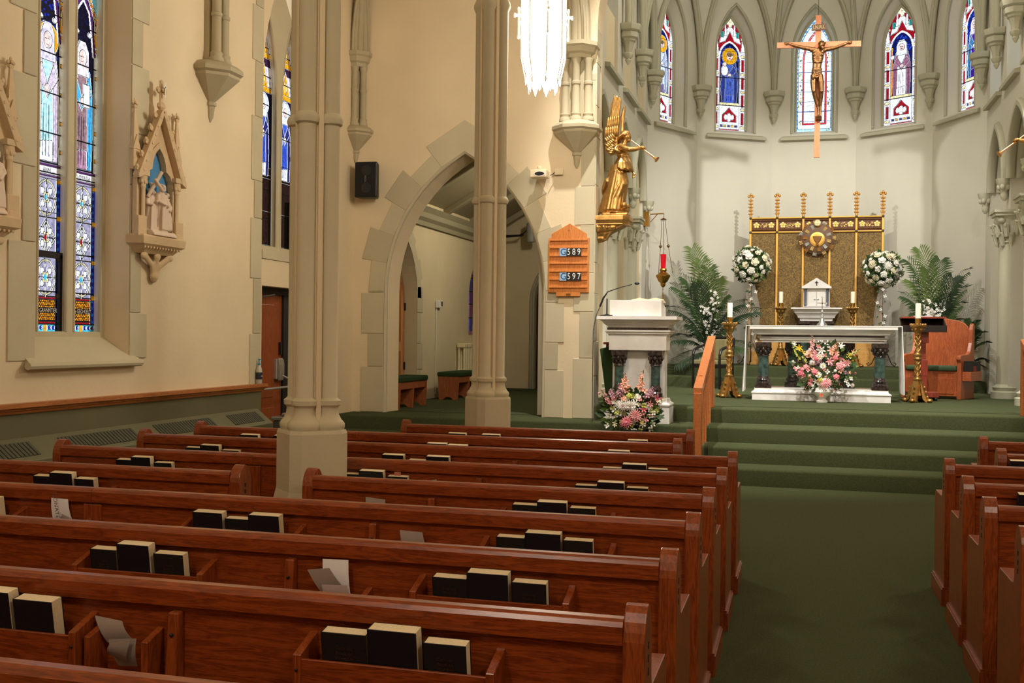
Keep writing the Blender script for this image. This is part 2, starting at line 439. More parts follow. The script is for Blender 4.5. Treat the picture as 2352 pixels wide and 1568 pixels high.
# ---- side chapel behind the arch
Y2 = 20.7; XCH = -5.94
dl = parch(15.0, 15.95, 2.2, 3.1, 8, ZP)
b = B(); b.plate([(13.75, .3), (Y2+.3, .3), (Y2+.3, 6.5), (13.75, 6.5)], [dl, parch(18.7, 19.7, 2.3, 3.0, 8, 1.62)], 0, .3, mYZ(XCH))
wall_chapel = struct(b.build('wall_chapel_left', mat('chapel_plaster', (216, 201, 166), .85, vary=.05, vscale=1.5)))
CHP = _M['chapel_plaster']
z = ZP; i = 0
for z, h in ((ZP, .5), (ZP+.5, .42), (ZP+.92, .5), (ZP+1.42, .42)):
    for e, s in ((15.95, 1), (15.0, -1)):
        wd = .26 if i % 2 else .18
        stone(wall_chapel, 'quoin', [(e, z+.003), (e+s*wd, z+.003), (e+s*wd, z+h-.003), (e, z+h-.003)][::s], mYZ(XCH), STONE)
    i += 1
voussoirs(wall_chapel, 15.0, 15.95, 2.2, 3.1, 4, .18, .26, mYZ(XCH), material=(STONE, STONE))
dr = parch(-5.2, -4.1, 2.3, 3.2, 8, ZP)
b = B(); b.plate([(-6.3, .3), (-2.8, .3), (-2.8, 6.5), (-6.3, 6.5)], [dr], 0, .3, mXZ(Y2)); wcb = struct(b.build('wall_chapel_back', CHP))
c = B()
for o_ in (0, .05): c.tube([mXZ(Y2-.02)(u, v, 0) for u, v in parch(-5.2-o_, -4.1+o_, 2.3, 3.2+o_, 10, ZP)], .03, 6)
c.build('door_moulding', RIB, wcb, smooth=60)
struct(B().box(-3.2, -2.85, 13.8, Y2+.3, .3, 6.6).build('wall_chapel_right', CHP))
# dark rooms beyond the chapel doors
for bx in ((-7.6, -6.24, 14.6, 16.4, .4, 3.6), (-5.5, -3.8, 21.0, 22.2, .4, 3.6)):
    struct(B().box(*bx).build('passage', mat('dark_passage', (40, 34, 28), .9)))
# lean-to ceiling: rises from the left wall to the right
ZL, ZH = 3.62, 5.5
b = B(); b.hexa([(-6.3, 13.8, ZL-.05), (-2.9, 13.8, ZH), (-2.9, Y2+.3, ZH), (-6.3, Y2+.3, ZL-.05)], [(-6.3, 13.8, ZL+.1), (-2.9, 13.8, ZH+.15), (-2.9, Y2+.3, ZH+.15), (-6.3, Y2+.3, ZL+.1)])
ceil2 = struct(b.build('ceiling_chapel', mat('chapel_ceiling', (140, 128, 98), .85)))
sl = (ZH-ZL)/3.4
for y in (14.2, 15.7, 17.2, 18.7, 20.2):
    b = B(); b.hexa([(-6.0, y, ZL+.0), (-2.9, y, ZH-.1), (-2.9, y+.16, ZH-.1), (-6.0, y+.16, ZL+.0)], [(-6.0, y, ZL+.13), (-2.9, y, ZH+.03), (-2.9, y+.16, ZH+.03), (-6.0, y+.16, ZL+.13)])
    b.build('ceiling_beam', mat('beam_paint', (150, 140, 110), .8), ceil2, bevel=.02)
b = B(); pr = [(0, 3.38), (.05, 3.38), (.06, 3.45), (.12, 3.5), (.13, 3.58), (.2, 3.66), (0, 3.7)]
b.prism(pr, 13.8, Y2, lambda u, v, d: (XCH+u, d, v)); b.build('cornice', mat('cornice_paint', (158, 150, 122), .8), ceil2)

# ---- chancel side walls, apse
P = [(-2.8, 19.76), (-2.014, 21.175), (-.583, 22.0), (1.029, 22.0), (2.36, 21.175), (3.08, 19.76)]
HW = 10.5
def side_wall(name, X0, sgn):
    mp = (lambda u, v, d: (X0-d*sgn, u, v))
    holes = [parch(14.0, 15.62, 4.1, 5.1, 8, ZC-.02), parch(16.0, 17.52, 4.1, 5.1, 8, ZC-.02), parch(17.9, 19.2, 4.1, 5.1, 8, ZC-.02)]
    wins = [parch(15.35, 16.35, 7.0, 8.0, 6, 5.66), parch(17.0, 18.0, 7.0, 8.0, 6, 5.66), parch(18.5, 19.5, 7.0, 8.0, 6, 5.66)]
    b = B(); b.plate([(13.8, .4), (19.78, .4), (19.78, HW), (13.8, HW)], holes+wins, 0, .32, mp); wl_ = struct(b.build(name, CHPLASTER))
    for hw in wins:
        c = B(); ya, yb = hw[0][0], hw[-1][0]
        c.hexa([mp(ya-.12, 5.56, -.09), mp(yb+.12, 5.56, -.09), mp(yb, 5.6, .3), mp(ya, 5.6, .3)], [mp(ya-.12, 5.62, -.09), mp(yb+.12, 5.62, -.09), mp(yb, 5.72, .3), mp(ya, 5.72, .3)])
        c.build('window_sill', RIB, wl_)
    for i, hh in enumerate(holes):
        c = B(); c.tube([mp(u, v, -.02) for u, v in hh if v > 3.5], .07, 6); c.tube([mp(u, v, .12) for u, v in hh if v > 3.5], .06, 6)
        c.build('arch_moulding', RIB, wl_, smooth=60)
    return wl_
wcl = side_wall('wall_chancel_left', -2.8, 1); wcr = side_wall('wall_chancel_right', 3.08, -1)
for X0, s in ((-2.8, 1), (3.08, -1)):
    a, b_ = sorted((X0-s*.32, X0-s*.6))
    struct(B().box(a, b_, 13.8, 19.8, .4, 5.35).build('wall_arcade_back', CHPLASTER))
def facet_map(p, q):
    """plane through p,q (seen from inside): u along p->q, d outward"""
    d_ = Vector((q[0]-p[0], q[1]-p[1])); L = d_.length; d_ /= L; n = Vector((-d_.y, d_.x))
    return L, (lambda u, v, d: (p[0]+d_.x*u+n.x*d, p[1]+d_.y*u+n.y*d, v))
facets = []
AW = []                                         # apse windows: (map, centre u, half width)
for i in range(5):
    L, mp = facet_map(P[i], P[i+1])
    cu = L/2; hw = .42
    out = [(0, .4), (L, .4), (L, HW), (0, HW)]
    hole = parch(cu-.46, cu+.46, 7.35, 8.35, 8, 5.74); inn = parch(cu-.36, cu+.36, 7.3, 8.12, 8, 5.84)
    b = B(); b.plate(out, [hole], 0, .3, mp, inner=[inn]); f = struct(b.build('wall_apse', CHPLASTER))
    c = B(); c.hexa([mp(cu-.66, 5.6, -.1), mp(cu+.66, 5.6, -.1), mp(cu+.45, 5.66, .3), mp(cu-.45, 5.66, .3)], [mp(cu-.66, 5.66, -.1), mp(cu+.66, 5.66, -.1), mp(cu+.45, 5.84, .3), mp(cu-.45, 5.84, .3)])
    c.build('window_sill', RIB, f, bevel=.01, seg=1)
    c = B(); c.tube([mp(u, v, .02) for u, v in parch(cu-.44, cu+.44, 7.35, 8.31, 10, 5.75)], .03, 6); c.tube([mp(u, v, .26) for u, v in inn], .03, 6)
    c.build('window_moulding', RIB, f, smooth=60)
    AW.append((mp, cu)); facets.append(f)
# ---- corbels and vault ribs of the apse
def corbel_mesh(s=1.0):
    b = B(); pr = [(.012, -.62), (.035, -.58), (.05, -.55), (.04, -.53), (.075, -.49), (.085, -.45), (.06, -.43), (.07, -.36), (.1, -.27), (.125, -.25), (.13, -.22), (.165, -.2), (.175, -.13), (.155, -.11), (.2, -.09), (.22, -.03), (.22, 0)]
    b.lathe([(r*s, z*s) for r, z in pr], 8, a0=pi/8); return b
cent = Vector((AX, 18.6, 0))
VZ = 6.58
def arc3(p0, p1, z0, z1, n=14, k=1.0):
    """rib rising from p0 (vertical) and curving over to p1"""
    out = []
    for i in range(n+1):
        t = i/n; a = t*pi/2*.92
        f = 1-cos(a); f /= 1-cos(pi/2*.92)
        h = sin(a)/sin(pi/2*.92)
        out.append((p0[0]+(p1[0]-p0[0])*f, p0[1]+(p1[1]-p0[1])*f, z0+(z1-z0)*h))
    return out
apx = struct(B().box(-3.4, 3.7, 13.7, 22.6, 10.3, 10.6).build('ceiling_chancel', CHPLASTER))
pts = [(-2.8, 16.75), (-2.8, 18.3)]+P+[(3.08, 18.3), (3.08, 16.75)]
allp = [(-2.8, 15.0)]+pts+[(3.08, 15.0)]
web = B()
CROWN = (AX, 19.2)
for i, p in enumerate(allp):
    inward = (Vector((AX, min(p[1], 19.2)))-Vector(p)).normalized()
    c = Vector(p)+inward*.1
    if 0 < i < len(allp)-1:
        o = corbel_mesh().build('corbel', RIB, loc=(c.x, c.y, VZ), smooth=30); struct(o)
    base = (c.x, c.y)
    crown = CROWN if p[1] > 19 else (AX, p[1])
    ribs = [arc3(base, crown, VZ, 10.25)]
    webs = []
    for j in (i-1, i+1):
        if 0 <= j < len(allp):
            q = allp[j]; mid = ((p[0]+q[0])/2, (p[1]+q[1])/2)
            iw = (Vector((AX, min(mid[1], 19.2)))-Vector(mid)).normalized()
            m2 = (mid[0]+iw.x*.06, mid[1]+iw.y*.06)
            r_ = arc3(base, m2, VZ, 9.0); ribs.append(r_); webs.append(r_)
    rb = B()
    for k, r_ in enumerate(ribs):
        rb.tube(r_, .055, 8)
        rb.tube([(x+inward.x*.05, y+inward.y*.05, z) for x, y, z in r_], .03, 8)
    o = rb.build('vault_rib', RIB, apx, smooth=60)
    for r_ in webs:
        o_ = len(web.v); n = len(r_)
        web.v += list(r_)+[tuple(v) for v in ribs[0]]
        web.f += [(o_+k, o_+k+1, o_+n+k+1, o_+n+k) for k in range(n-1)]
web.build('vault_web', CHPLASTER, apx, smooth=60)

# ---- arcade columns of the chancel with leafy capitals
def leafcap(r, h):
    b = B(); b.lathe([(r, 0), (r*1.15, .02), (r*1.05, .04), (r*1.02, h*.4), (r*1.25, h*.8), (r*1.5, h)], 16)
    for ring, (n, zz, rr) in enumerate(((8, h*.16, 1.08), (8, h*.48, 1.2))):
        for j in range(n):
            a = 2*pi*(j+ring*.5)/n; d = Vector((cos(a), sin(a), 0))
            c = d*(r*rr)
            b.tube([c+Vector((0,0,zz-.1)), c+d*.02+Vector((0,0,zz)), c+d*.05+Vector((0,0,zz+.08)), c+d*.09+Vector((0,0,zz+.08)), c+d*.085+Vector((0,0,zz+.05))], [.035,.045,.04,.028,.012], 6)
    for j in range(4):
        a = pi/4+pi/2*j; d = Vector((cos(a), sin(a), 0)); c = d*r*1.35
        b.ell(c+Vector((0,0,h*.86)), (.065, .065, .065), 10, 6)
        b.tube([c*.7+Vector((0,0,h*.3)), c*.9+Vector((0,0,h*.65)), c+Vector((0,0,h*.9))], [.02, .03, .04], 6)
    b.box(-r*1.55, r*1.55, -r*1.55, r*1.55, h, h+.05); b.box(-r*1.7, r*1.7, -r*1.7, r*1.7, h+.05, h+.09)
    return b
shaft = B().lathe([(.24, 0), (.24, .1), (.2, .12), (.22, .17), (.18, .2), (.16, .22), (.15, 2.36), (.15, 2.38)], 20)
lc = leafcap(.15, .42).mesh('capital'); lc.materials.append(CHSTONE); lc.polygons.foreach_set('use_smooth', [True]*len(lc.polygons)); lc.set_sharp_from_angle(angle=radians(40))
sm = shaft.mesh('shaft'); sm.materials.append(CHSTONE); sm.polygons.foreach_set('use_smooth', [True]*len(sm.polygons)); sm.set_sharp_from_angle(angle=radians(40))
for X0, s, lab in ((-2.8, 1, 'hanging red sanctuary lamp'), (3.08, -1, 'carved wooden armchair')):
    for y in (15.81, 17.71):
        c = thing('chancel_column', 'pale stone column with leafy scrolled capital in chancel arcade beside '+lab, 'column', (X0-s*.02, y, ZC), group='chancel arcade columns by '+lab)
        link('shaft', sm, c); link('capital', lc, c, (0, 0, 2.38))
        struct(c)
# small leafy arch-end corbels on the side walls
for X0, s in ((-2.8, 1), (3.08, -1)):
    for y in (15.81, 17.71, 19.42):
        b = B(); b.lathe([(.02, -.34), (.05, -.3), (.06, -.24), (.05, -.2), (.09, -.14), (.1, -.1), (.12, -.06), (.13, 0)], 8)
        for j in range(6):
            a = j*pi/3; b.ell((.075*cos(a), .075*sin(a), -.13), (.04, .04, .05), 8, 5)
        struct(b.build('corbel', CHSTONE, loc=(X0+s*.06, y, 4.12), smooth=50))

# ---- nave corbels: shelf with clustered shafts on a pendant, capital, ribs springing upward
def nave_corbel(loc, face, n_sh, ribs, s=1.0, name='vault_corbel'):
    """face: unit vector pointing into the room; loc: pendant tip on the wall"""
    F_ = Vector(face).normalized(); R_ = Vector((F_.y, -F_.x, 0))
    o = struct(B().lathe([(.01*s, 0), (.035*s, .05), (.05*s, .16*s), (.065*s, .17*s), (.065*s, .2*s), (.05*s, .21*s), (.3*s, .44*s), (.3*s, .47*s), (.335*s, .49*s), (.335*s, .53*s), (.27*s, .58*s), (.22*s, .6*s)], 8, a0=pi/8+atan2(F_.y, F_.x)).build(name, CORB, loc=loc, smooth=25))
    zs = .6*s
    for k in range(n_sh):
        u = (k-(n_sh-1)/2)*.15*s; f = .11*s-(abs(u)*.35 if n_sh > 2 else 0)
        c = R_*u+F_*f
        b = B(); b.lathe([(.08*s, 0), (.08*s, .03), (.062*s, .06), (.068*s, .09), (.052*s, .11), (.05*s, .46), (.06*s, .47), (.06*s, .5), (.05*s, .51), (.05*s, .74), (.068*s, .78), (.07*s, .8)], 12)
        b.build('shaft', CORB, o, (c.x, c.y, zs), smooth=40)
    b = B(); b.box(-.13*s, .13*s, -.02, .06*s, 0, .8); 
    b.xf(Matrix((( R_.x, F_.x, 0, 0), (R_.y, F_.y, 0, 0), (0, 0, 1, 0), (0, 0, 0, 1)))); b.build('backing', CORB, o, (0, 0, zs))
    b = B(); b.lathe([(.2*s, 0), (.2*s, .05), (.24*s, .07), (.26*s, .13), (.29*s, .15), (.29*s, .2), (.2*s, .21)], 8, a0=pi/8+atan2(F_.y, F_.x)); b.build('capital', CORB, o, (0, 0, zs+.8), smooth=25)
    zt = zs+1.0
    rb = B()
    for (dx, dy, dz, off) in ribs:
        c = F_*.1+R_*off
        arc = arc3((c.x, c.y), (c.x+dx, c.y+dy), zt, zt+dz)
        rb.tube(arc, .06*s, 8)
        n_ = Vector((dx, dy, 0)).normalized().cross(Vector((0, 0, 1)))
        for q in (-.06, .06): rb.tube([(x+n_.x*q*s, y+n_.y*q*s, z) for x, y, z in arc], .028*s, 6)
    rb.build('vault_rib', CORB, o, smooth=60)
    return o
nave_corbel((XL, 9.72, 3.78), (1, 0, 0), 2, [(.05, 1.8, 2.6, -.1), (.05, -1.8, 2.6, .1), (2.9, 1.8, 3.0, -.03), (2.9, -1.8, 3.0, .03)])
nave_corbel((-5.9, YB-.01, 3.95), (1, -1, 0), 2, [(.02, -1.8, 2.7, -.08), (1.5, -.02, 2.7, .08), (1.5, -1.8, 3.0, 0)], .82)
nave_corbel((-2.81, YB, 3.78), (0, -1, 0), 3, [(-1.5, 0, 2.7, -.12), (-1.5, -1.8, 3.0, -.05), (0, -1.8, 2.4, .02), (.9, 0, 3.4, .14)], 1.0)

# ---- the arcade columns of the nave
def nave_column(loc, lab):
    t = struct(thing('nave_column', lab, 'column', loc))
    r, off = .052, .098
    dirs = [(0, -1), (1, 0), (0, 1), (-1, 0)]
    # plinth: four octagonal lobes
    def lobes(k, rad):
        pts = []
        for q, (dx, dy) in enumerate(dirs):
            a0 = atan2(dy, dx)
            for da in (-67.5, -22.5, 22.5, 67.5):
                a = a0+radians(da); pts.append((dx*k+rad*cos(a), dy*k+rad*sin(a)))
        return pts
    rs = []
    for z, k, rad in ((0, .12, .128), (.62, .12, .128), (.66, .115, .112), (.72, .113, .098), (.74, .113, .097), (1.04, .113, .097), (1.06, .11, .092)):
        rs.append([(x, y, z) for x, y in lobes(k, rad)])
    B().rings(rs).build('plinth', STONE, t)
    for dx, dy in dirs:
        b = B(); b.lathe([(.09, 1.06), (.096, 1.075), (.096, 1.095), (.085, 1.11), (.078, 1.115), (.06, 1.15), (.056, 1.18), (.06, 1.19), (.072, 1.2), (.074, 1.225), (.06, 1.235), (r, 1.245), (r, 2.78), (.066, 2.79), (.072, 2.815), (.066, 2.835), (r, 2.85), (r, 4.5), (.062, 4.52), (.072, 4.55), (.068, 4.58), (r*.95, 4.62), (r*.95, 6.6)], 18)
        b.build('shaft', STONE, t, (dx*off, dy*off, 0), smooth=40)
    b = B(); c = .088
    b.rings([[(c*sx*(1), c*sy*1, z) for sx, sy in ((1, -.45), (1, .45), (.45, 1), (-.45, 1), (-1, .45), (-1, -.45), (-.45, -1), (.45, -1))] for z in (1.05, 6.6)])
    b.build('core', PLASTER, t)
    for k in range(4):
        a = pi/4+k*pi/2; M_ = Matrix.Rotation(a, 4, 'Z'); f_ = B(); f_.box(.06, .112, -.016, .016, 1.06, 6.6); f_.xf(M_); f_.build('fillet', PLASTER, t, bevel=.004, seg=1)
    return t
nave_column((-2.685, 5.52, 0), 'clustered stone column standing between pews, in front of the orange wooden side door')
nave_column((-2.7, 9.1, 0), 'clustered stone column on green platform edge in front of the pointed arch')
# ================================================================== PEWS AND WHAT STANDS IN THEIR RACKS
ORD = ['front', 'second', 'third', 'fourth', 'fifth', 'sixth', 'seventh', 'eighth', 'ninth']
EP = [(0, 0), (0, .8), (.004, .825), (.014, .85), (.03, .872), (.05, .886), (.066, .89), (.082, .886), (.102, .872), (.118, .85), (.128, .825), (.132, .8), (.132, .69), (.138, .665), (.155, .65), (.18, .645), (.45, .645), (.47, .635), (.478, .61), (.478, 0)]
_e = B().prism(EP, -.03, .03, lambda u, v, d: (d, u, v)).mesh('end_panel'); _e.materials.append(PEWV)
_b = B().box(-.045, .045, -.012, .492, 0, .1); _b.box(-.04, .04, -.008, .486, .1, .112); _bm = _b.mesh('plinth'); _bm.materials.append(PEWV)
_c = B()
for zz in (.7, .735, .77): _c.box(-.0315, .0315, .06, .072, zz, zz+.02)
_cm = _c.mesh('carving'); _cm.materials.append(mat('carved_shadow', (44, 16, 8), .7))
def pew(k, Y, x0, x1, label, seam=None, grp=None):
    Y0 = Y-.066; cx = (x0+x1)/2
    t = thing('pew', label, 'pew', (cx, Y0, 0), group=grp)
    a, b_ = x0-cx, x1-cx
    for x in (a+.03, b_-.03):
        e = link('end_panel', _e, t, (x, 0, 0), bevel=.012, seg=2); link('plinth', _bm, e); link('carving', _cm, e)
    a += .06; b_ -= .06
    cuts = [a]+([seam-cx] if seam else [])+[b_]
    for i in range(len(cuts)-1):
        b = B(); b.prism([(.0, .79), (.0, .838), (.008, .85), (.02, .856), (.05, .856), (.062, .85), (.07, .838), (.07, .79)], cuts[i]+(.0015 if i else 0), cuts[i+1], lambda u, v, d: (d, u, v)); b.build('top_rail', PEW, t)
        b = B(); b.box(cuts[i], cuts[i+1], .02, .05, .1, .795); b.build('back_panel', PEW, t)
    if seam:
        b = B(); b.box(seam-cx-.05, seam-cx+.05, .008, .022, .3, .78); b.build('splice_plate', PEWV, t, bevel=.003)
    b = B(); b.box(a, b_, .05, .47, .42, .455); b.build('seat', PEW, t, bevel=.01)
    return t, cx, Y0
RY = [2.817, 3.594, 4.371, 5.135, 5.947, 6.825, 7.569, 8.373]
PW = {}
PW[-1] = pew(-1, 2.03, -4.72, -.385, 'oak pew on the column side of the aisle, ninth row back from chancel steps')
for k in range(8):
    xr = (-.38, -.385, -.38, -.38, -.375, -.37, -.8, -.79)[k]; xl = (-4.72, -4.72, -4.72, -2.52, -4.72, -4.7, -4.69, -3.23)[k]
    sx = at(230, 1125, Y=RY[2]).x if k == 2 else (at(592, 1050, Y=RY[4]).x if k == 4 else (at(830, 995, Y=RY[6]).x if k == 6 else None))
    nm = 'short oak pew between column and aisle, fifth row back from chancel steps' if k == 3 else ('oak pew nearest the chancel steps on the column side of the aisle' if k == 7 else 'oak pew on the column side of the aisle, %s row back from chancel steps' % ORD[7-k])
    PW[k] = pew(k, RY[k], xl, xr, nm, sx)
PW['3L'] = pew(3, RY[3], -4.6, -2.89, 'short oak pew with rounded end between wall heater and clustered column')
RR = [(4.479, .83), (5.258, .82), (6.045, .84), (6.911, .86), (7.701, 1.285), (8.613, 1.315)]
for i, (y, x) in enumerate(RR):
    nm = 'oak pew nearest the chancel steps across the aisle from the columns' if i == 5 else 'oak pew across the aisle from the columns, %s row back from chancel steps' % ORD[5-i]
    PW['R%d' % i] = pew(i, y-.0, x, 4.6, nm)

# ---- racks: a tray for books on the back of a pew
def rack(key, xa, xb, zt=.70, d=.085):
    t, cx, Y0 = PW[key]; r = B(); r.box(xa-cx, xb-cx, -d, -d+.012, .575, zt)
    o = r.build('book_rack', PEW, t, bevel=.002, seg=1)
    for x in (xa-cx, xb-cx):
        e = B(); e.hexa([(x-.012, -d-.005, .55), (x+.012, -d-.005, .55), (x+.012, .02, .55), (x-.012, .02, .55)], [(x-.012, -d-.005, zt+.012), (x+.012, -d-.005, zt+.012), (x+.012, .02, zt+.05), (x-.012, .02, zt+.05)])
        e.build('rack_end', PEWV, o, bevel=.002, seg=1)
    e = B(); e.box(xa-cx, xb-cx, -d, .02, .56, .575); e.build('rack_floor', PEW, o)
    for x in (xa-cx, xb-cx):
        s = B(); s.ell((x, -d-.006, zt-.03), .005, 8, 5); s.build('screw', DARK, o)
TXT = mat('faded_foil', (62, 34, 26), .6)
def book(key, xl, xr, yt, n, setname, slot, big=None, lean=0, pencil=False):
    """one hymnal; pixel box of its front cover gives place and size"""
    t, cx, Y0 = PW[key]
    if isinstance(key, int) and key == 3 or key == '3L': pass
    Yf = Y0-.05
    pL, pR = at(xl, yt, Y=Yf), at(xr, yt, Y=Yf)
    w_ = pR.x-pL.x; zt = (pL.z+pR.z)/2
    big = (zt > .785) if big is None else big
    zt = min(max(zt, .745), .82)+.004; h = zt-.5775
    th = .046 if big else .04
    o = thing('hymnal', '', 'book', ((pL.x+pR.x)/2, Yf, zt-h))
    o.rotation_euler = (radians(9), 0, radians(lean*.4))
    cm = COVERB if big else COVER
    b = B(); b.box(-w_/2, w_/2, 0, .003, 0, h); b.build('front_cover', cm, o, bevel=.001, seg=1)
    b = B(); b.box(-w_/2, w_/2, th, th+.003, 0, h); b.build('back_cover', cm, o, bevel=.001, seg=1)
    b = B(); b.box(-w_/2, -w_/2+.003, 0, th+.003, 0, h); b.build('spine', cm, o)
    b = B(); b.box(-w_/2+.003, w_/2-.002, .003, th, .004, h-.0005); b.build('page_block', PAGES, o)
    if n >= 0 and not big and w_ > .06:
        text('Catholic\nBook of\nWorship\nIII', w_*.115, TXT, o, (0, -.0015, h*.68), (pi/2, 0, 0), 'title', .0002)
    if pencil: B().ell((-w_/2+.004, -.006, .05), .004, 8, 5).build('clip', WHITE, o)
    return o
SETS = [  # pew, name of the trio, [(left px, right px, top px)...]
 (0, 'heater-side', [(-62, 38, 1352), (47, 136, 1374)]), (0, 'aisle-side', [(748, 850, 1449), (854, 966, 1443), (980, 1078, 1474)]),
 (1, 'heater-side', [(218, 277, 1259), (280, 353, 1248), (363, 430, 1270)]), (1, 'aisle-side', [(999, 1077, 1324), (1078, 1172, 1314), (1180, 1259, 1336)]),
 (2, 'wall-end', [(-45, 6, 1142)]), (2, 'heater-side', [(451, 518, 1175), (524, 577, 1190), (578, 648, 1182)]), (2, 'aisle-side', [(1144, 1208, 1232), (1210, 1291, 1223), (1297, 1364, 1240)]),
 ('3L', 'heater-side', [(85, 123, 1092), (123, 174, 1085), (179, 222, 1099)]), (3, 'aisle-side', [(1180, 1237, 1158), (1237, 1304, 1152), (1311, 1370, 1166)]),
 (4, 'heater-side', [(273, 308, 1055), (308, 352, 1049), (360, 400, 1062)]), (4, 'mid-pew', [(797, 829, 1088), (829, 884, 1081), (893, 939, 1094)]), (4, 'aisle-side', [(1323, 1373, 1114), (1374, 1435, 1107), (1440, 1490, 1120)]),
 (5, 'heater-side', [(431, 465, 1027), (465, 508, 1022), (513, 553, 1034)]), (5, 'mid-pew', [(881, 930, 1044), (941, 981, 1056), (982, 1034, 1048)]), (5, 'aisle-side', [(1385, 1429, 1074), (1431, 1486, 1066), (1489, 1534, 1077)]),
 (6, 'heater-side', [(556, 597, 998), (601, 632, 1008), (633, 668, 1000)]), (6, 'mid-pew', [(983, 1028, 1018), (1030, 1075, 1022), (1080, 1118, 1030)]), (6, 'aisle-side', [(1318, 1358, 1040), (1397, 1447, 1035), (1451, 1491, 1046)]),
 (7, 'mid-pew', [(1031, 1072, 995), (1076, 1107, 1003), (1108, 1150, 998)]), (7, 'aisle-side', [(1405, 1440, 1016), (1442, 1488, 1011), (1490, 1526, 1018)]),
 ('R4', 'aisle-side', [(2318, 2372, 1043)]), ('R2', 'aisle-side', [(2337, 2395, 1108)]),
]
ROWN = {k: ORD[7-k] for k in range(8)}; ROWN['3L'] = 'fifth'; ROWN['R4'] = 'second'; ROWN['R2'] = 'fourth'
for key, sn, bs in SETS:
    t, cx, Y0 = PW[key]
    xs = [at(p, 1200, Y=Y0-.06).x for bk in bs for p in bk[:2]]
    rack(key, max(min(xs)-.07, -4.6), min(max(xs)+.07, 4.4))
    for j, bk in enumerate(bs):
        slot = ('wall end', 'middle', 'aisle end')[j] if len(bs) == 3 else ('wall end', 'aisle end')[j] if len(bs) == 2 else 'aisle end'
        o = book(key, *bk, 1, sn, slot, lean=random.uniform(-2, 2), pencil=(key == 0 and j == 0 and sn == 'aisle-side'))
        bigb = (len(bs) == 3 and j == 1 and key not in (5, 6, 7)) or False
        if key in ('R4', 'R2'):
            o['label'] = 'black hymnal in rack of the %s pew across the aisle from the columns' % ROWN[key]
        else:
            o['label'] = 'black hymnal at %s of the %s book rack, %s pew from chancel steps' % (slot, sn, ROWN[key])
        o['group'] = 'hymnals in the pew racks'
# R0: rack end showing at the picture edge
rack('R0', 1.02, 1.6)
# ---- upright braces on the pew backs
for key, px, py in ((0, 403, 1402), (1, 668, 1282), (2, 858, 1200), (3, 992, 1140), (4, 1101, 1098), (5, 1183, 1060), (6, 1252, 1032), (7, 1308, 1010)):
    t, cx, Y0 = PW[key]; x = at(px, py, Y=Y0).x-cx
    b = B(); b.hexa([(x-.022, -.075, 0), (x+.022, -.075, 0), (x+.022, .02, 0), (x-.022, .02, 0)], [(x-.018, -.012, .775), (x+.018, -.012, .775), (x+.018, .02, .775), (x-.018, .02, .775)])
    o = b.build('brace', PEWV, t, bevel=.006); s = B(); s.ell((x, -.02, .71), .006, 8, 5); s.build('screw', DARK, o)
# ---- paper leaflets with their small wooden holders
def leaflet(key, quads, label, holder=None, mats=None, txt=None):
    """quads: list of pixel quads (tl,tr,br,bl) lying on planes just in front of the pew back"""
    t, cx, Y0 = PW[key]
    bb = [at(x, y, Y=Y0-.03) for q in quads for x, y in q]
    c = Vector((sum(p.x for p in bb)/len(bb), Y0-.03, min(p.z for p in bb)))
    o = thing('leaflet', label, 'leaflet', c, group='paper leaflets in the pew racks')
    for i, q in enumerate(quads):
        d = -.012-.012*i
        vs = [at(x, y, Y=Y0+d-(.02*(1 if j < 2 else 0) if i else 0)) for j, (x, y) in enumerate(q)]
        b = B(); n = 6; top = []; 
        rows = []
        for a in range(n+1):
            f = a/n; L_ = vs[0].lerp(vs[3], f); R_ = vs[1].lerp(vs[2], f); bow = .008*sin(pi*f)
            rows.append([L_-c+Vector((0, -bow, 0)), R_-c+Vector((0, -bow, 0))])
        for r in rows: b.v += [tuple(r[0]), tuple(r[1])]
        for r in rows: b.v += [tuple(r[0]+Vector((0, .0015, 0))), tuple(r[1]+Vector((0, .0015, 0)))]
        m_ = len(rows)*2
        for a in range(n):
            b.f += [(2*a, 2*a+1, 2*a+3, 2*a+2), (m_+2*a+2, m_+2*a+3, m_+2*a+1, m_+2*a)]
            b.f += [(2*a, 2*a+2, m_+2*a+2, m_+2*a), (2*a+1, m_+2*a+1, m_+2*a+3, 2*a+3)]
        b.f += [(0, m_, m_+1, 1), (2*n, 2*n+1, m_+2*n+1, m_+2*n)]
        b.build('sheet', (mats or [PAPER])[i % len(mats or [PAPER])], o, smooth=50)
    if txt:
        p = at(txt[1], txt[2], Y=Y0-.03)-c; text(txt[0], txt[3], mat('grey_print', (96, 84, 90), .7), o, p+Vector((0, -.008, 0)), (pi/2, radians(80), 0), 'print', .0002)
    if holder:
        xa, xb, zz = at(holder[0], holder[2], Y=Y0-.05).x-cx, at(holder[1], holder[2], Y=Y0-.05).x-cx, at(holder[0], holder[2], Y=Y0-.05).z
        h = B(); h.box(xa, xb, -.06, .02, zz-.16, zz-.145); h = h.build('card_holder', PEW, t)
        for x in (xa, xb):
            e = B(); e.hexa([(x-.011, -.065, zz-.17), (x+.011, -.065, zz-.17), (x+.011, .02, zz-.17), (x-.011, .02, zz-.17)], [(x-.011, -.065, zz-.005), (x+.011, -.065, zz-.005), (x+.011, .02, zz+.02), (x-.011, .02, zz+.02)])
            e.build('holder_cheek', PEWV, h, bevel=.002, seg=1)
    return o
PAPER2 = mat('grey_paper', (150, 134, 124), .8); PAPER3 = mat('white_paper', (226, 220, 220), .8); PINKP = mat('pink_print_paper', (178, 156, 152), .8)
leaflet(0, [[(218, 1413), (280, 1426), (305, 1470), (247, 1475)], [(249, 1468), (313, 1466), (316, 1530), (272, 1528)], [(252, 1478), (300, 1470), (290, 1524), (247, 1500)]], 'crumpled folded leaflet in the holder, eighth pew from chancel steps', (207, 338, 1455), [PAPER2])
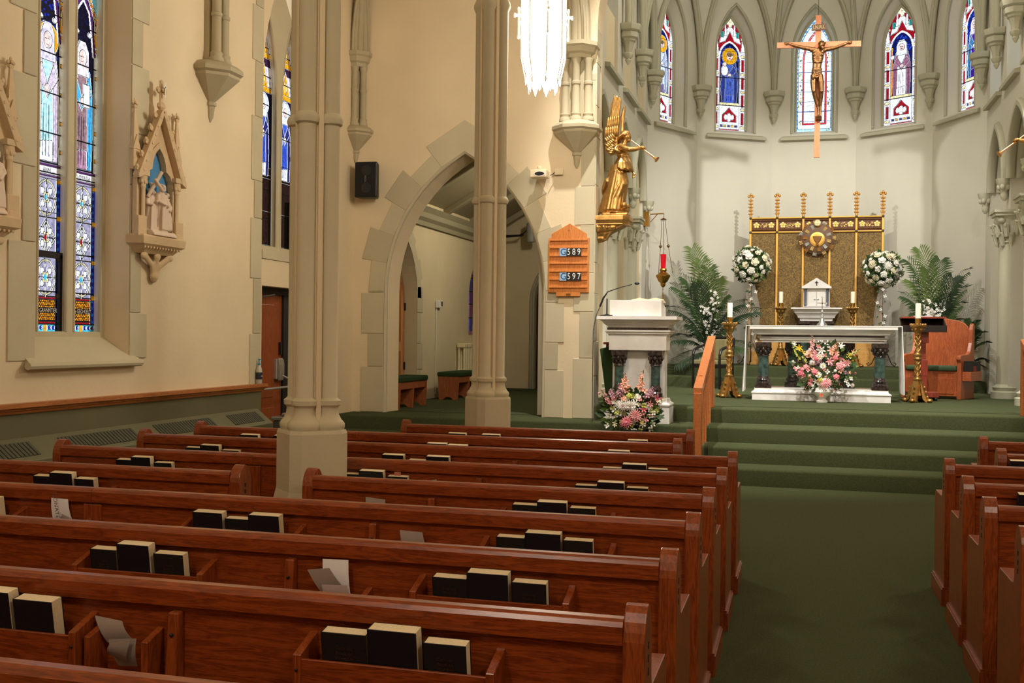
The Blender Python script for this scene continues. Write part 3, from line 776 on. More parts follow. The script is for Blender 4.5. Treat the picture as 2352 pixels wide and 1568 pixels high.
leaflet(1, [[(741, 1283), (800, 1286), (806, 1375), (748, 1370)], [(706, 1308), (756, 1304), (800, 1360), (750, 1376)], [(739, 1342), (797, 1344), (812, 1384), (752, 1380)]], 'fanned white and grey leaflets, seventh pew from chancel steps', (735, 832, 1362), [PAPER3, PAPER2, PINKP])
leaflet(2, [[(118, 1143), (156, 1146), (168, 1200), (124, 1200)], [(142, 1180), (170, 1194), (168, 1204), (138, 1202)]], 'white printed leaflet beside a small envelope, wall half of sixth pew', (108, 190, 1196), [PAPER3, PAPER2], ('DONATE', 131, 1160, .03))
leaflet(2, [[(918, 1217), (970, 1222), (982, 1262), (928, 1262)], [(926, 1247), (968, 1249), (974, 1264), (930, 1262)]], 'grey folded leaflet near the aisle half of sixth pew from chancel steps', (912, 1000, 1258), [PAPER2, PAPER])
leaflet('3L', [[(318, 1129), (340, 1130), (344, 1140), (316, 1138)]], 'white leaflet tip above short pew between heater and column', None, [PAPER])
leaflet(3, [[(840, 1141), (885, 1147), (886, 1172), (843, 1170)]], 'grey leaflet in rack of short pew between column and aisle', None, [PAPER2])
leaflet(4, [[(970, 1108), (1002, 1100), (1010, 1114), (968, 1112)]], 'tilted grey leaflet in rack of fourth pew from chancel steps', None, [PAPER2])
leaflet(6, [[(1166, 1031), (1198, 1033), (1198, 1040), (1166, 1038)]], 'pale leaflet edge in rack of second pew from chancel steps', None, [PAPER3])
b = at(913, 1088, Y=RY[4]-.12); o = B().box(-.02, .02, 0, .001, -.03, .012).build('bookmark', mat('pink_card', (176, 110, 84), .8), loc=b); tag(o, 'pinkish bookmark card sticking out of hymnal in fourth pew rack', 'bookmark')

# ================================================================== NAVE SMALL THINGS
# ---- convector heater along the left wall
GRN = mat('heater_green', (104, 100, 70), .5, vary=.06); GRILLE = mat('grille_dark', (74, 74, 56), .6)
h = thing('wall_heater', 'long green convector heater with slotted top grilles below the chair rail', 'heater', (XL+.012, 4.0, 0))
b = B(); b.prism([(0, 0), (.2, 0), (.2, .60), (.0, .76)], -9, 6.75, lambda u, v, d: (u, d, v)); b.build('casing', GRN, h, bevel=.006)
y = -.6
while y < 6.6:
    b = B()
    for j in range(22):
        yy = y+j*.0455
        if yy > 6.6: break
        b.hexa([(.045, yy, .727), (.045, yy+.032, .727), (.165, yy+.032, .632), (.165, yy, .632)], [(.047, yy, .731), (.047, yy+.032, .731), (.167, yy+.032, .636), (.167, yy, .636)])
    b.build('grille', GRILLE, h); y += 1.32
# ---- side door with closer box and push arm
d1 = struct(thing('door_1', 'orange wooden side door with dark frame behind clustered column', 'door', (XL-.2, 10.85, 0)))
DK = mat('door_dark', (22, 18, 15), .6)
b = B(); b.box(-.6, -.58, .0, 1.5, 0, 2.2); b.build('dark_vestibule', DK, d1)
b = B(); b.box(-.02, .03, .86, 1.45, 0, 2.12); b.box(-.02, .05, 0, 1.45, 2.07, 2.15); b.build('door_frame', DK, d1)
b = B(); b.box(-.04, .0, .03, .86, 0, 2.07); db = b.build('door_leaf', DOORW, d1)
for (y0, y1, z0, z1) in ((.12, .66, .15, .72), (.12, .66, .84, 1.95)):
    b = B(); b.box(-.0, .012, y0, y1, z0, z1); b.build('panel', DOORW, db, bevel=.01)
b = B(); b.box(0, .05, .05, .3, 1.98, 2.05); b.tube([(.03, .3, 2.03), (.14, .42, 2.06)], .01, 6); b.build('door_closer', mat('grey_metal', (120, 116, 110), .4, metal=.7), db)
b = B(); b.box(0, .006, .04, .14, 1.86, 1.92); b.build('door_plate', BRASS, db)
b = B(); b.box(.0, .05, .66, .8, 1.05, 1.3); b.prism([(.0, 0), (.02, .02), (.03, .1), (.03, .2), (.02, .26), (0, .28)], .68, .8, lambda u, v, d: (.05+u, d, 1.03+v)); b.build('panic_box', mat('silver_grey', (178, 172, 164), .35, metal=.6), db, bevel=.01)
b = B(); b.tube([(.06, .76, 1.1), (.16, .9, 1.02), (.18, .92, .96)], [.014, .012, .012], 8); b.tube([(.18, .92, .965), (.2, .02, .96)], .014, 8); b.build('push_bar', _M['silver_grey'], db)
b = B(); b.box(.005, .03, .79, .83, 1.35, 1.5); b.build('pull_handle', BLACK, db)
# ---- hand sanitiser on the chair rail
p = at(594, 884, X=XL+.05)
s = thing('sanitizer_bottle', 'clear pump bottle of hand sanitizer with dark label on the chair rail', 'bottle', (XL+.045, 10.72, 1.035))
CLEAR = mat('clear_plastic', (190, 186, 170), .15); 
b = B(); b.lathe([(.03, 0), (.036, .01), (.036, .15), (.03, .18), (.014, .2), (.014, .21)], 16); b.build('bottle', CLEAR, s, smooth=40)
b = B(); b.lathe([(.0368, .05), (.0368, .13)], 16); b.build('label', mat('navy_label', (36, 38, 56), .5), s, smooth=40)
b = B(); b.box(-.001, .001, -.02, .02, .085, .092); b.build('label_print', WHITE, s, (.0372, 0, 0))
b = B(); b.lathe([(.016, .21), (.016, .23), (.006, .235), (.006, .265), (.012, .27), (.012, .28)], 12); b.tube([(0, 0, .275), (.04, 0, .272)], .006, 6); b.build('pump', mat('blue_pump', (40, 130, 170), .4), s, smooth=40)
# ---- metal bin beside the door
p = at(645, 950, Z=.72)
s = thing('waste_bin', 'grey metal bin with pierced side and shiny rim beside the side door', 'bin', (-5.35, 10.55, 0))
b = B(); b.box(-.17, .17, -.17, .17, 0, .66); b.build('bin_body', mat('pewter', (96, 94, 92), .45, metal=.6), s, bevel=.02)
b = B(); b.box(-.185, .185, -.185, .185, .66, .7); b.lathe([(.13, .7), (.14, .72), (.12, .735), (.1, .72)], 20); b.build('rim', mat('bright_metal', (170, 168, 164), .3, metal=.8), s, bevel=.008)
b = B(); b.prism([(-.12, .2), (.12, .2), (.12, .5), (.06, .42), (.03, .52), (-.03, .44), (-.08, .54), (-.12, .46)], -.172, -.175, lambda u, v, d: (u, d, v)); b.build('pierced_panel', BLACK, s)
# ---- loudspeaker high on the wall
sp = thing('loudspeaker', 'black two-cone loudspeaker mounted on cream wall near pointed arch', 'loudspeaker', at(844, 455, Y=13.2), rz=radians(4))
b = B(); b.hexa([(-.16, -.08, 0), (.16, -.08, 0), (.12, .12, .0), (-.12, .12, 0)], [(-.16, -.08, .48), (.16, -.08, .48), (.12, .12, .48), (-.12, .12, .48)]); b.build('cabinet', BLACK, sp, bevel=.02)
b = B(); b.box(-.14, .14, -.087, -.08, .02, .46); gr = b.build('grille', mat('grille_cloth', (10, 10, 11), .8), sp, bevel=.006)
for z in (.13, .36):
    b = B(); b.lathe([(.062, 0), (.07, .003), (.07, .006), (.055, .006), (.03, .002)], 24); b.build('cone', mat('cone_grey', (26, 26, 27), .5), gr, (.01, -.087, z), (pi/2, 0, 0), smooth=40)
text('YORK', .035, mat('badge', (130, 130, 130), .4), sp, (0, -.089, .25), (pi/2, -pi/2, 0), 'badge', .001)
b = B(); b.tube([(0, .1, .3), (-.02, .2, .3)], .02, 8); b.build('wall_bracket', BLACK, sp)
# ---- projector and junction box
pr = thing('projector', 'small cream projector on a wall bracket beside the hymn board', 'projector', at(1239, 409, Y=13.18))
CREAMP = mat('cream_plastic', (226, 208, 172), .45)
b = B(); b.box(-.11, .11, -.08, .1, 0, .1); b.build('housing', CREAMP, pr, bevel=.012)
b = B(); b.prism([(.055*cos(a*pi/8)*1.4+.02, .033*sin(a*pi/8)+.045) for a in range(16)], -.088, -.08, lambda u, v, d: (u, d, v)); b.build('lens_ring', WHITE, pr)
b = B(); b.prism([(.045*cos(a*pi/8)*1.4+.02, .026*sin(a*pi/8)+.045) for a in range(16)], -.09, -.08, lambda u, v, d: (u, d, v)); b.build('lens', mat('lens_glass', (38, 36, 40), .1), pr)
b = B(); b.box(-.06, .06, -.02, .22, .1, .115); b.lathe([(.03, .115), (.03, .15), (.02, .155)], 12); b.build('bracket', CREAMP, pr, bevel=.004)
jb = thing('junction_box', 'cream cable box on the wall beside the projector', 'box', at(1283, 401, Y=13.34))
b = B(); b.box(-.055, .055, 0, .06, 0, .08); b.build('box', CREAMP, jb, bevel=.006)
b = B(); b.tube([(-.05, .0, .03), (-.075, -.01, .01), (-.1, -.03, -.01)], .006, 6); b.build('cable', DARK, jb)
# ---- wooden hymn board
hb = thing('hymn_board', 'orange oak hymn board with gabled top and number cards on cream pier', 'hymn board', at(1305, 680, Y=13.355))
W_ = at(1352, 600, Y=13.35).x-at(1259, 600, Y=13.35).x; H_ = at(1305, 513, Y=13.35).z-at(1305, 680, Y=13.35).z
hw = W_/2
poly = [(-hw, .05), (-hw*.6, .05), (-hw*.6, 0), (hw*.58, 0), (hw*.58, .05), (hw, .05), (hw, H_*.8), (hw*.86, H_*.805), (hw*.86, H_*.86), (.01, H_), (-hw*.86, H_*.86), (-hw*.86, H_*.805), (-hw, H_*.8)]
b = B(); b.prism(poly, 0, .03); b.build('board', ORANGE, hb, bevel=.003, seg=1)
zr = [H_*f for f in (.125, .232, .345, .452, .558, .668, .772)][::-1]
for z in zr[1:] if False else zr:
    b = B(); b.box(-hw*.93, hw*.93, -.018, .002, z-.012, z+.012); b.build('slat', ORANGE, hb, bevel=.003, seg=1)
CBLU = mat('card_blue', (150, 190, 226), .6); CBLK = mat('card_black', (18, 18, 20), .5); TBLU = mat('ink_blue', (30, 70, 120), .6); TWHT = mat('ink_white', (236, 236, 230), .6)
for (px, py, num) in ((1285, 579, '589'), (1285, 635, '597')):
    base = at(px, py, Y=13.33)-Vector(hb.location); u = .108
    for i, ch in enumerate('G'+num):
        x = base.x+(.052 if i == 0 else .052+.052+.066*(i-1)+.02); wd = .1 if i == 0 else .064
        c = B(); c.box(x-wd/2, x+wd/2, -.026, -.022, base.z-.052, base.z+.052); c = c.build('number_card', CBLU if i == 0 else CBLK, hb)
        text(ch, .12 if i == 0 else .115, TBLU if i == 0 else TWHT, c, (x, -.027, base.z), (pi/2, 0, 0), 'digit', .0005, sx=.95 if i == 0 else .8)
b = B(); b.box(-.03, .03, -.004, 0, .012, .035); b.build('name_plate', BRASS, hb)
text('+', .06, mat('cross_ink', (120, 60, 24), .6), hb, (0, -.001, H_*.9), (pi/2, 0, 0), 'cross_mark', .0005)

# ---- pendant lantern (the visible one, its sister across the aisle, two added behind view as front light)
LGLOW = glow('lantern_glass', (255, 243, 222), 56.0); LMET = mat('lantern_metal', (196, 186, 168), .4, metal=.5)
def lantern(loc, label):
    t = thing('pendant_lantern', label, 'lamp', loc)
    n = 8; R0 = .25
    def oc(r, z): return [(r*cos(2*pi*(j+.5)/n), r*sin(2*pi*(j+.5)/n), z) for j in range(n)]
    for j in range(n):
        a0, a1 = 2*pi*(j+.5)/n, 2*pi*(j+1.5)/n
        q = lambda r, z, a: (r*cos(a), r*sin(a), z)
        b = B(); am = (a0+a1)/2
        b.rings([[q(.19, .62, a0), q(.19, .62, a1)], [q(R0, .42, a0), q(R0, .42, a1)], [q(R0, -.05, a0), q(R0, -.05, a1)], [q(.2, -.22, a0), q(.2, -.22, a1)]], closed=False)
        b.v += [q(.17, -.36, am)]; k = len(b.v)-1; b.f.append((k-2, k-1, k))
        b.build('glass_panel', LGLOW, t)
        b = B(); b.tube([q(.2, .66, a0), q(.265, .42, a0), q(.265, -.08, a0), q(.215, -.25, a0)], [.012, .012, .012, .008], 6); b.build('rib', LMET, t)
        b = B(); b.ell(q(.21, -.27, a0), (.014, .014, .03), 8, 6); b.build('finial', LMET, t)
        if j % 2 == 0:
            d = Vector((cos(a0), sin(a0), 0)); c = d*.3+Vector((0, 0, .2))
            b = B(); b.tube([c-Vector((0, 0, .12)), c+Vector((0, 0, .1))], .012, 6); b.tube([c+Vector((0, 0, .05))-d*.045, c+Vector((0, 0, .05))+d*.045], .012, 6)
            for e in (c+Vector((0,0,.1)), c-Vector((0,0,.12)), c+Vector((0,0,.05))-d*.045, c+Vector((0,0,.05))+d*.045): b.ell(e, .018, 8, 5)
            b.tube([c-Vector((0, 0, .03)), d*.26+Vector((0, 0, .22))], .008, 5); b.build('cross', WHITE, t)
    b = B(); b.rings([oc(.21, .62), oc(.22, .66), oc(.16, .7), oc(.05, .85), oc(.02, .86)]); b.build('crown', LMET, t)
    b = B(); b.tube([(0, 0, .84), (0, 0, (9.38-loc[2])/1.2)], .012, 6); b.build('hanging_chain', DARK, t)
    t.scale = (.8, .8, 1.2)
    return t
lantern((at(1248, 100, Y=9.75).x, 9.75, at(1248, 215, Y=9.75).z+.43), 'glowing white octagonal lantern with small crosses hanging near clustered column')
for x, y, lb in ((2.95, 9.75, 'over the pews across the aisle'), (-1.9, .0, 'over the rear pews on the column side'), (2.4, .0, 'over the rear pews across the aisle')):
    lantern((x, y, 4.62), 'glowing pendant lantern hanging '+lb)
# ================================================================== STAINED GLASS
import numpy as np
class Glass:
    """window picture cut into separate panes on a fine raster; later shapes lie over earlier ones"""
    def __init__(s, outline, cell):
        s.o = outline; s.c = cell
        us = [p[0] for p in outline]; vs = [p[1] for p in outline]
        s.u0, s.v0 = min(us), min(vs); s.nu = int((max(us)-s.u0)/cell)+1; s.nv = int((max(vs)-s.v0)/cell)+1
        s.U, s.V = np.meshgrid(s.u0+(np.arange(s.nu)+.5)*cell, s.v0+(np.arange(s.nv)+.5)*cell)
        s.inm = s.mask(outline); s.id = np.zeros((s.nv, s.nu), int); s.meta = {0: ((12, 10, 12), 'ground', True)}; s.keys = {}
    def mask(s, poly):
        m = np.zeros(s.U.shape, bool) if True else None
        n = len(poly)
        for i in range(n):
            (x0, y0), (x1, y1) = poly[i], poly[(i+1) % n]
            if y0 == y1: continue
            c = ((s.V >= min(y0, y1)) & (s.V < max(y0, y1))) & (s.U < x0+(s.V-y0)*(x1-x0)/(y1-y0))
            m ^= c
        return m
    def put(s, m, col, key=None, lead=True, only=None):
        if key is not None and (key, col) in s.keys: k = s.keys[(key, col)]
        else:
            k = len(s.meta); s.meta[k] = (col, key or 'pane', lead)
            if key is not None: s.keys[(key, col)] = k
        m = m & s.inm
        s.id[m] = k
        return s
    def poly(s, pts, col, **k): return s.put(s.mask(pts), col, **k)
    def rect(s, u0, u1, v0, v1, col, **k): return s.put((s.U >= u0) & (s.U < u1) & (s.V >= v0) & (s.V < v1), col, **k)
    def ell(s, cu, cv, ru, rv, col, **k): return s.put(((s.U-cu)/ru)**2+((s.V-cv)/rv)**2 < 1, col, **k)
    def ring(s, cu, cv, ru, rv, t, col, **k):
        d = np.sqrt(((s.U-cu)/ru)**2+((s.V-cv)/rv)**2); return s.put((d < 1) & (d > 1-t/ru), col, **k)
    def line(s, pts, w, col, key='painted_line', **k):
        m = np.zeros(s.U.shape, bool)
        for (x0, y0), (x1, y1) in zip(pts, pts[1:]):
            dx, dy = x1-x0, y1-y0; L = dx*dx+dy*dy+1e-12
            t = np.clip(((s.U-x0)*dx+(s.V-y0)*dy)/L, 0, 1)
            m |= (s.U-x0-t*dx)**2+(s.V-y0-t*dy)**2 < (w/2)**2
        return s.put(m, col, key=key, lead=False, **k)
    def build(s, parent, mp, lead_w=1):
        I = s.id.copy(); L = np.zeros(I.shape, bool)
        led = np.array([s.meta[k][2] for k in range(len(s.meta))])
        d = (I[:, 1:] != I[:, :-1]) & (led[I[:, 1:]] | led[I[:, :-1]]) & (led[np.maximum(I[:, 1:], I[:, :-1])]); L[:, 1:] |= d
        d = (I[1:] != I[:-1]) & (led[np.maximum(I[1:], I[:-1])]); L[1:] |= d
        if lead_w > 1: L[:, :-1] |= L[:, 1:]
        er = s.inm.copy(); er[1:] &= s.inm[:-1]; er[:-1] &= s.inm[1:]; er[:, 1:] &= s.inm[:, :-1]; er[:, :-1] &= s.inm[:, 1:]
        L |= s.inm & ~er
        I[L] = -1; I[~s.inm] = -2
        for k in [-1]+list(range(len(s.meta))):
            m = I == k
            if not m.any(): continue
            vs = []; fs = []; c = s.c
            # greedy runs: rows merged upward when identical
            open_ = {}
            for r in range(s.nv+1):
                runs = []
                if r < s.nv:
                    row = np.concatenate(([0], m[r].astype(np.int8), [0])); e = np.flatnonzero(np.diff(row)); runs = list(zip(e[::2], e[1::2]))
                cur = set(runs)
                for q in list(open_):
                    if q not in cur:
                        a, b2 = q; r0 = open_.pop(q); o = len(vs)
                        for (uu, vv) in ((a, r0), (b2, r0), (b2, r), (a, r)): vs.append(mp(s.u0+uu*c, s.v0+vv*c, 0 if k >= 0 else -.004))
                        fs.append((o, o+1, o+2, o+3))
                for q in cur: open_.setdefault(q, r)
            me = bpy.data.meshes.new('pane'); me.from_pydata(vs, [], fs)
            if k == -1: me.materials.append(LEAD); nm = 'lead_came'
            else:
                col, key, _ = s.meta[k]; me.materials.append(stained(col)); nm = 'glass_pane' if key in ('pane', 'ground') else key
            o = bpy.data.objects.new(nm, me); COL.objects.link(o); o.parent = parent
            if k == -1 or nm != 'glass_pane': o['kind'] = 'stuff'
WH = (250, 246, 250); GOLDG = (230, 160, 30); RED = (150, 12, 26); BLU = (20, 40, 170); DBL = (10, 14, 60); CYA = (60, 190, 220); PUR = (84, 40, 92); ORA = (214, 104, 16); INK = (20, 14, 18); MAU = (176, 130, 150); FLESH = (236, 206, 196); SKY = (130, 205, 232); GRY = (156, 146, 168)
def figure(g, cx, z0, h, robe, mantle, under, halo=None, veil=None, hold=None, face=1, wf=.17):
    """robed standing saint; h to the top of the head"""
    w = h*wf
    P_ = lambda pts: [(cx+u*w, z0+v*h) for u, v in pts]
    g.poly(P_([(-.9, .0), (.9, .0), (1.05, .3), (.95, .62), (.7, .8), (-.7, .8), (-.95, .6), (-1.1, .3)]), mantle)
    g.poly(P_([(-.55, .02), (.55, .02), (.5, .4), (.42, .74), (-.42, .74), (-.5, .4)]), robe)
    g.poly(P_([(-.62, .0), (.5, .0), (.46, .16), (-.56, .14)]), under)
    if halo: g.ell(cx, z0+.9*h, w*.95, w*.95, halo)
    hd = z0+.9*h
    if veil: g.poly(P_([(-.62, .74), (.6, .74), (.56, .95), (.25, 1.02), (-.3, 1.02), (-.6, .92)]), veil)
    g.ell(cx, hd-.01*h, w*.36, h*.062, FLESH)
    if not veil: g.ell(cx, hd+.035*h, w*.42, h*.035, (120, 84, 50))
    g.poly(P_([(-.9, .62), (-.5, .72), (.15, .52), (.02, .46), (-.5, .56)]), mantle); g.poly(P_([(.9, .62), (.5, .72), (-.1, .55), (.05, .48), (.55, .56)]), mantle)
    g.ell(cx, z0+.54*h, w*.22, h*.03, FLESH)
    if hold == 'book': g.poly(P_([(.1, .5), (.72, .5), (.72, .68), (.1, .68)]), WH)
    if hold == 'child':
        g.ell(cx-.62*w, z0+.62*h, w*.42, h*.1, WH); g.ell(cx-.62*w, z0+.74*h, w*.24, h*.04, FLESH)
    if hold == 'staff': g.line(P_([(-1.1, .02), (-1.05, .9)]), w*.12, GOLDG); g.ell(cx-1.05*w, z0+.72*h, w*.22, w*.22, WH)
    if hold == 'cross': g.line(P_([(.75, .5), (.75, .92)]), w*.16, WH); g.line(P_([(.5, .82), (1.0, .82)]), w*.16, WH)
    for u in (-.3, -.05, .22): g.line(P_([(u, .04), (u*.8, .42)]), max(w*.07, g.c*1.2), tuple(int(v*.5) for v in robe), key='fold_line')
    for u, a in ((-.8, .3), (.8, .32), (-.7, .2)): g.line(P_([(u, .04), (u, .5)]), max(w*.07, g.c*1.2), tuple(int(v*.55) for v in mantle), key='fold_line')
    g.line(P_([(-.14, .9), (-.04, .9)]), g.c*1.3, INK); g.line(P_([(.06, .9), (.16, .9)]), g.c*1.3, INK); g.line(P_([(-.08, .86), (.1, .86)]), g.c*1.2, (150, 60, 60))
def side_lancet(outline, fig):
    g = Glass(outline, .0062)
    ua, ub = outline[0][0], outline[-1][0]; cu = (ua+ub)/2; W = ub-ua; z0 = outline[0][1]
    bw = W*.13
    if fig[0] == 'dark':
        g.rect(ua, ub, z0, 6, (26, 16, 14))
        for v in (z0+.02, z0+.42, z0+.86, z0+1.3): g.rect(ua, ub, v, v+.4, (38, 22, 18))
        zb = z0+.95
        g.rect(ua, ub, zb, 6, (18, 14, 44)); 
        figure(g, cu, zb-.1, .95, (60, 90, 200), (40, 40, 110), WH, halo=(220, 220, 250), veil=WH, wf=.15)
        zt = zb+.9
    else:
        g.rect(ua, ub, z0, z0+1.32, GRY)
        # bottom border, honeycomb bands and donor's lettering
        g.rect(ua, ub, z0, z0+.055, CYA)
        for i in range(7): g.ell(ua+W*(i+.5)/7, z0+.028, W/18, .018, BLU, key='blue_jewels')
        g.rect(cu-.02, cu+.02, z0, z0+.055, GOLDG)
        g.rect(ua, ub, z0+.06, z0+.08, RED)
        g.rect(ua, ub, z0+.085, z0+.27, INK)
        for z in (z0+.095, z0+.205):
            for r in range(4):
                for i in range(14): g.ell(ua+bw*.4+(W-bw*.8)*(i+.5*(r % 2)+.25)/14, z+.008+r*.0155, W/44, .0062, GOLDG if (r+i) % 3 else ORA, key='gold_honeycomb', lead=False)
        g.rect(ua, ub, z0+.275, z0+.29, RED)
        for q, (zc, kind) in enumerate(((z0+.46, 'o'), (z0+.8, 'd'), (z0+1.14, 'o'))):
            g.rect(ua, ub, zc-.165, zc+.165, (156, 148, 172)); mw = W/2-bw*1.2
            if kind == 'o':
                g.ell(cu, zc, mw, .155, (190, 174, 126)); g.ell(cu, zc, mw*.87, .135, (164, 156, 180))
            else:
                g.poly([(cu-mw, zc), (cu, zc+.16), (cu+mw, zc), (cu, zc-.16)], (186, 178, 160)); g.poly([(cu-mw*.82, zc), (cu, zc+.13), (cu+mw*.82, zc), (cu, zc-.13)], (172, 166, 186))
            for a in range(4):
                aa = pi/4+a*pi/2; pu, pv = cos(aa), sin(aa)
                g.ell(cu+pu*mw*.5, zc+pv*.075, mw*.2, .03, WH, key='white_blossoms'); g.ell(cu+pu*mw*.22, zc+pv*.034, mw*.13, .022, (240, 214, 110), key='gold_leaves')
            for a in range(8): 
                aa = a*pi/4; g.ell(cu+cos(aa)*mw*.7, zc+sin(aa)*.1, mw*.08, .014, WH, key='white_blossoms', lead=False)
            g.ell(cu, zc, mw*.17, .03, CYA if kind == 'o' else RED)
            g.line([(cu, zc-.165), (cu, zc+.165)], .008, INK, key='glazing_line'); g.line([(ua, zc), (ub, zc)], .008, INK, key='glazing_line'); g.ell(cu, zc, mw*.15, .027, CYA if kind == 'o' else RED, key='jewel', lead=False)
        for s_ in (0, 1):
            e0 = ua if s_ == 0 else ub-bw
            g.rect(e0, e0+bw, z0+.06, z0+1.31, BLU, key='blue_border')
            for i in range(20): g.ell(e0+bw/2, z0+.09+i*.062, bw*.3, .014, (40, 110, 235), key='blue_beads', lead=False)
            for zc in (.3, .62, .97, 1.29): g.rect(e0, e0+bw, z0+zc-.02, z0+zc+.02, GOLDG, key='gold_squares')
            g.rect(e0+(bw if s_ == 0 else -.008), e0+(bw+.008 if s_ == 0 else 0), z0+.06, z0+1.31, PUR, key='purple_fillet')
        zn = z0+1.32
        g.rect(ua, ub, zn, zn+.02, PUR); g.rect(ua, ub, zn+.022, zn+.085, (236, 228, 228)); g.rect(ua, ub, zn+.088, zn+.11, PUR)
        zb = zn+.11
        g.rect(ua, ub, zb, zb+1.55, (14, 12, 34))
        rng = random.Random(3)
        for i in range(60): g.ell(rng.uniform(ua, ub), zb+rng.uniform(.9, 1.4), .012, .012, BLU if fig[0] == 'ann' else (18, 18, 50), key='blue_ground', lead=False)
        if fig[0] == 'ann': figure(g, cu, zb+.02, 1.16, (190, 236, 244), (216, 196, 214), WH, halo=GOLDG, veil=(222, 210, 232), wf=.128)
        else: figure(g, cu-.01, zb+.02, 1.12, (150, 116, 120), (70, 170, 224), MAU, veil=(238, 222, 224), hold='book', wf=.128)
        # side shafts and pointed canopy
        for s_ in (0, 1):
            e = ua if s_ == 0 else ub-bw*.7
            g.rect(e, e+bw*.7, zb, zb+1.42, WH)
            for zc in (.1, .35, .6, .85, 1.1): g.rect(e, e+bw*.7, zb+zc, zb+zc+.03, GOLDG, key='gold_collars')
            g.poly([(e, zb+1.15), (e+bw*.7, zb+1.15), (e+bw*.35, zb+1.62)], GOLDG)
        zt = zb+1.12
        oa, ia = parch(ua, ub, zt, zt+.48, 8), parch(ua+.035, ub-.035, zt, zt+.4, 8)
        ring = oa+ia[::-1]
        g.poly([(ua, zt+.3), (ua, zt+.62), (cu, zt+.6), (ub, zt+.62), (ub, zt+.3), (cu, zt+.55)], SKY)
        g.poly([(ua, zt+.3), (cu, zt+.66), (ub, zt+.3), (ub, zt+.2), (cu, zt+.56), (ua, zt+.2)], ORA)
        for i in range(5):
            f = (i+.5)/5; g.ell(ua+(cu-ua)*f, zt+.25+.36*f, .02, .02, GOLDG, key='gold_crockets'); g.ell(ub+(cu-ub)*f, zt+.25+.36*f, .02, .02, GOLDG, key='gold_crockets')
        for s_ in (-1, 1):
            q = [(cu+s_*(W/2-.02), zt-.05), (cu+s_*(W/2-.045), zt+.12), (cu+s_*.1, zt+.33), (cu, zt+.46)]
            g.line(q, .03, PUR, key='purple_arch'); g.line([(a-s_*.022, b-.012) for a, b in q], .02, WH, key='white_arch'); g.ell(cu+s_*W*.24, zt+.12, .03, .02, WH, key='white_cusps')
        zt = zt+.62
    # upper canopy work
    g.rect(ua, ub, zt, 7, (60, 34, 60)); v = zt
    for q in range(6):
        g.rect(ua, ub, v, v+.06, GOLDG); g.rect(ua+.02, ub-.02, v+.07, v+.3, (196, 176, 200) if q % 2 else (226, 214, 226))
        g.poly([(cu-.11, v+.06), (cu+.11, v+.06), (cu, v+.36)], ORA if fig[0] != 'dark' else GOLDG); g.ell(cu, v+.16, .035, .06, (240, 190, 60))
        g.rect(ua, ua+.03, v, v+.4, RED); g.rect(ub-.03, ub, v, v+.4, RED); v += .4
    # saddle bars
    for k in range(1, 14):
        vv = z0+k*.34
        g.line([(ua, vv), (ub, vv)], .012, INK, key='saddle_bar')
    return g
for wn, XG, lz in ((w1, XG1, ((L1a, 'ann', 'ANN', 'E·A·GRANNTIER'), (L1b, 'clo', '·CLOTILDA·', 'Mrs·GEO·KIELY'))), (w2, XG2, ((L2a, 'dark', '', ''), (L2b, 'dark', '', '')))):
    for ol, fg, t1, t2 in lz:
        g = side_lancet(ol, (fg,)); g.build(wn, mYZ(XG))
        cu = (ol[0][0]+ol[-1][0])/2; z0 = ol[0][1]
        if t1:
            text(t1, .055, LEAD, wn, (XG+.008, cu, z0+1.373), (pi/2, 0, pi/2), 'saint_name', .0005, sx=.8)
            text(t2, .055, mat('white_letter_glass', (236, 232, 226), .6), wn, (XG+.008, cu, z0+.178), (pi/2, 0, pi/2), 'donor_name', .0005, sx=.72)
    b = B(); b.box(XG-.02, XG+.03, L1a[0][0], L1a[-1][0], 1.6+.63, 1.6+.68) if wn is w1 else None
    if wn is w1:
        b.box(XG-.02, XG+.03, L1a[-1][0]-.03, L1a[-1][0], 1.6, 2.26); b.tube([(XG+.02, 7.75, 1.6), (XG+.06, 7.76, 1.56), (XG+.06, 7.77, 1.5)], .006, 6); b.build('casement_frame', DARK, wn)
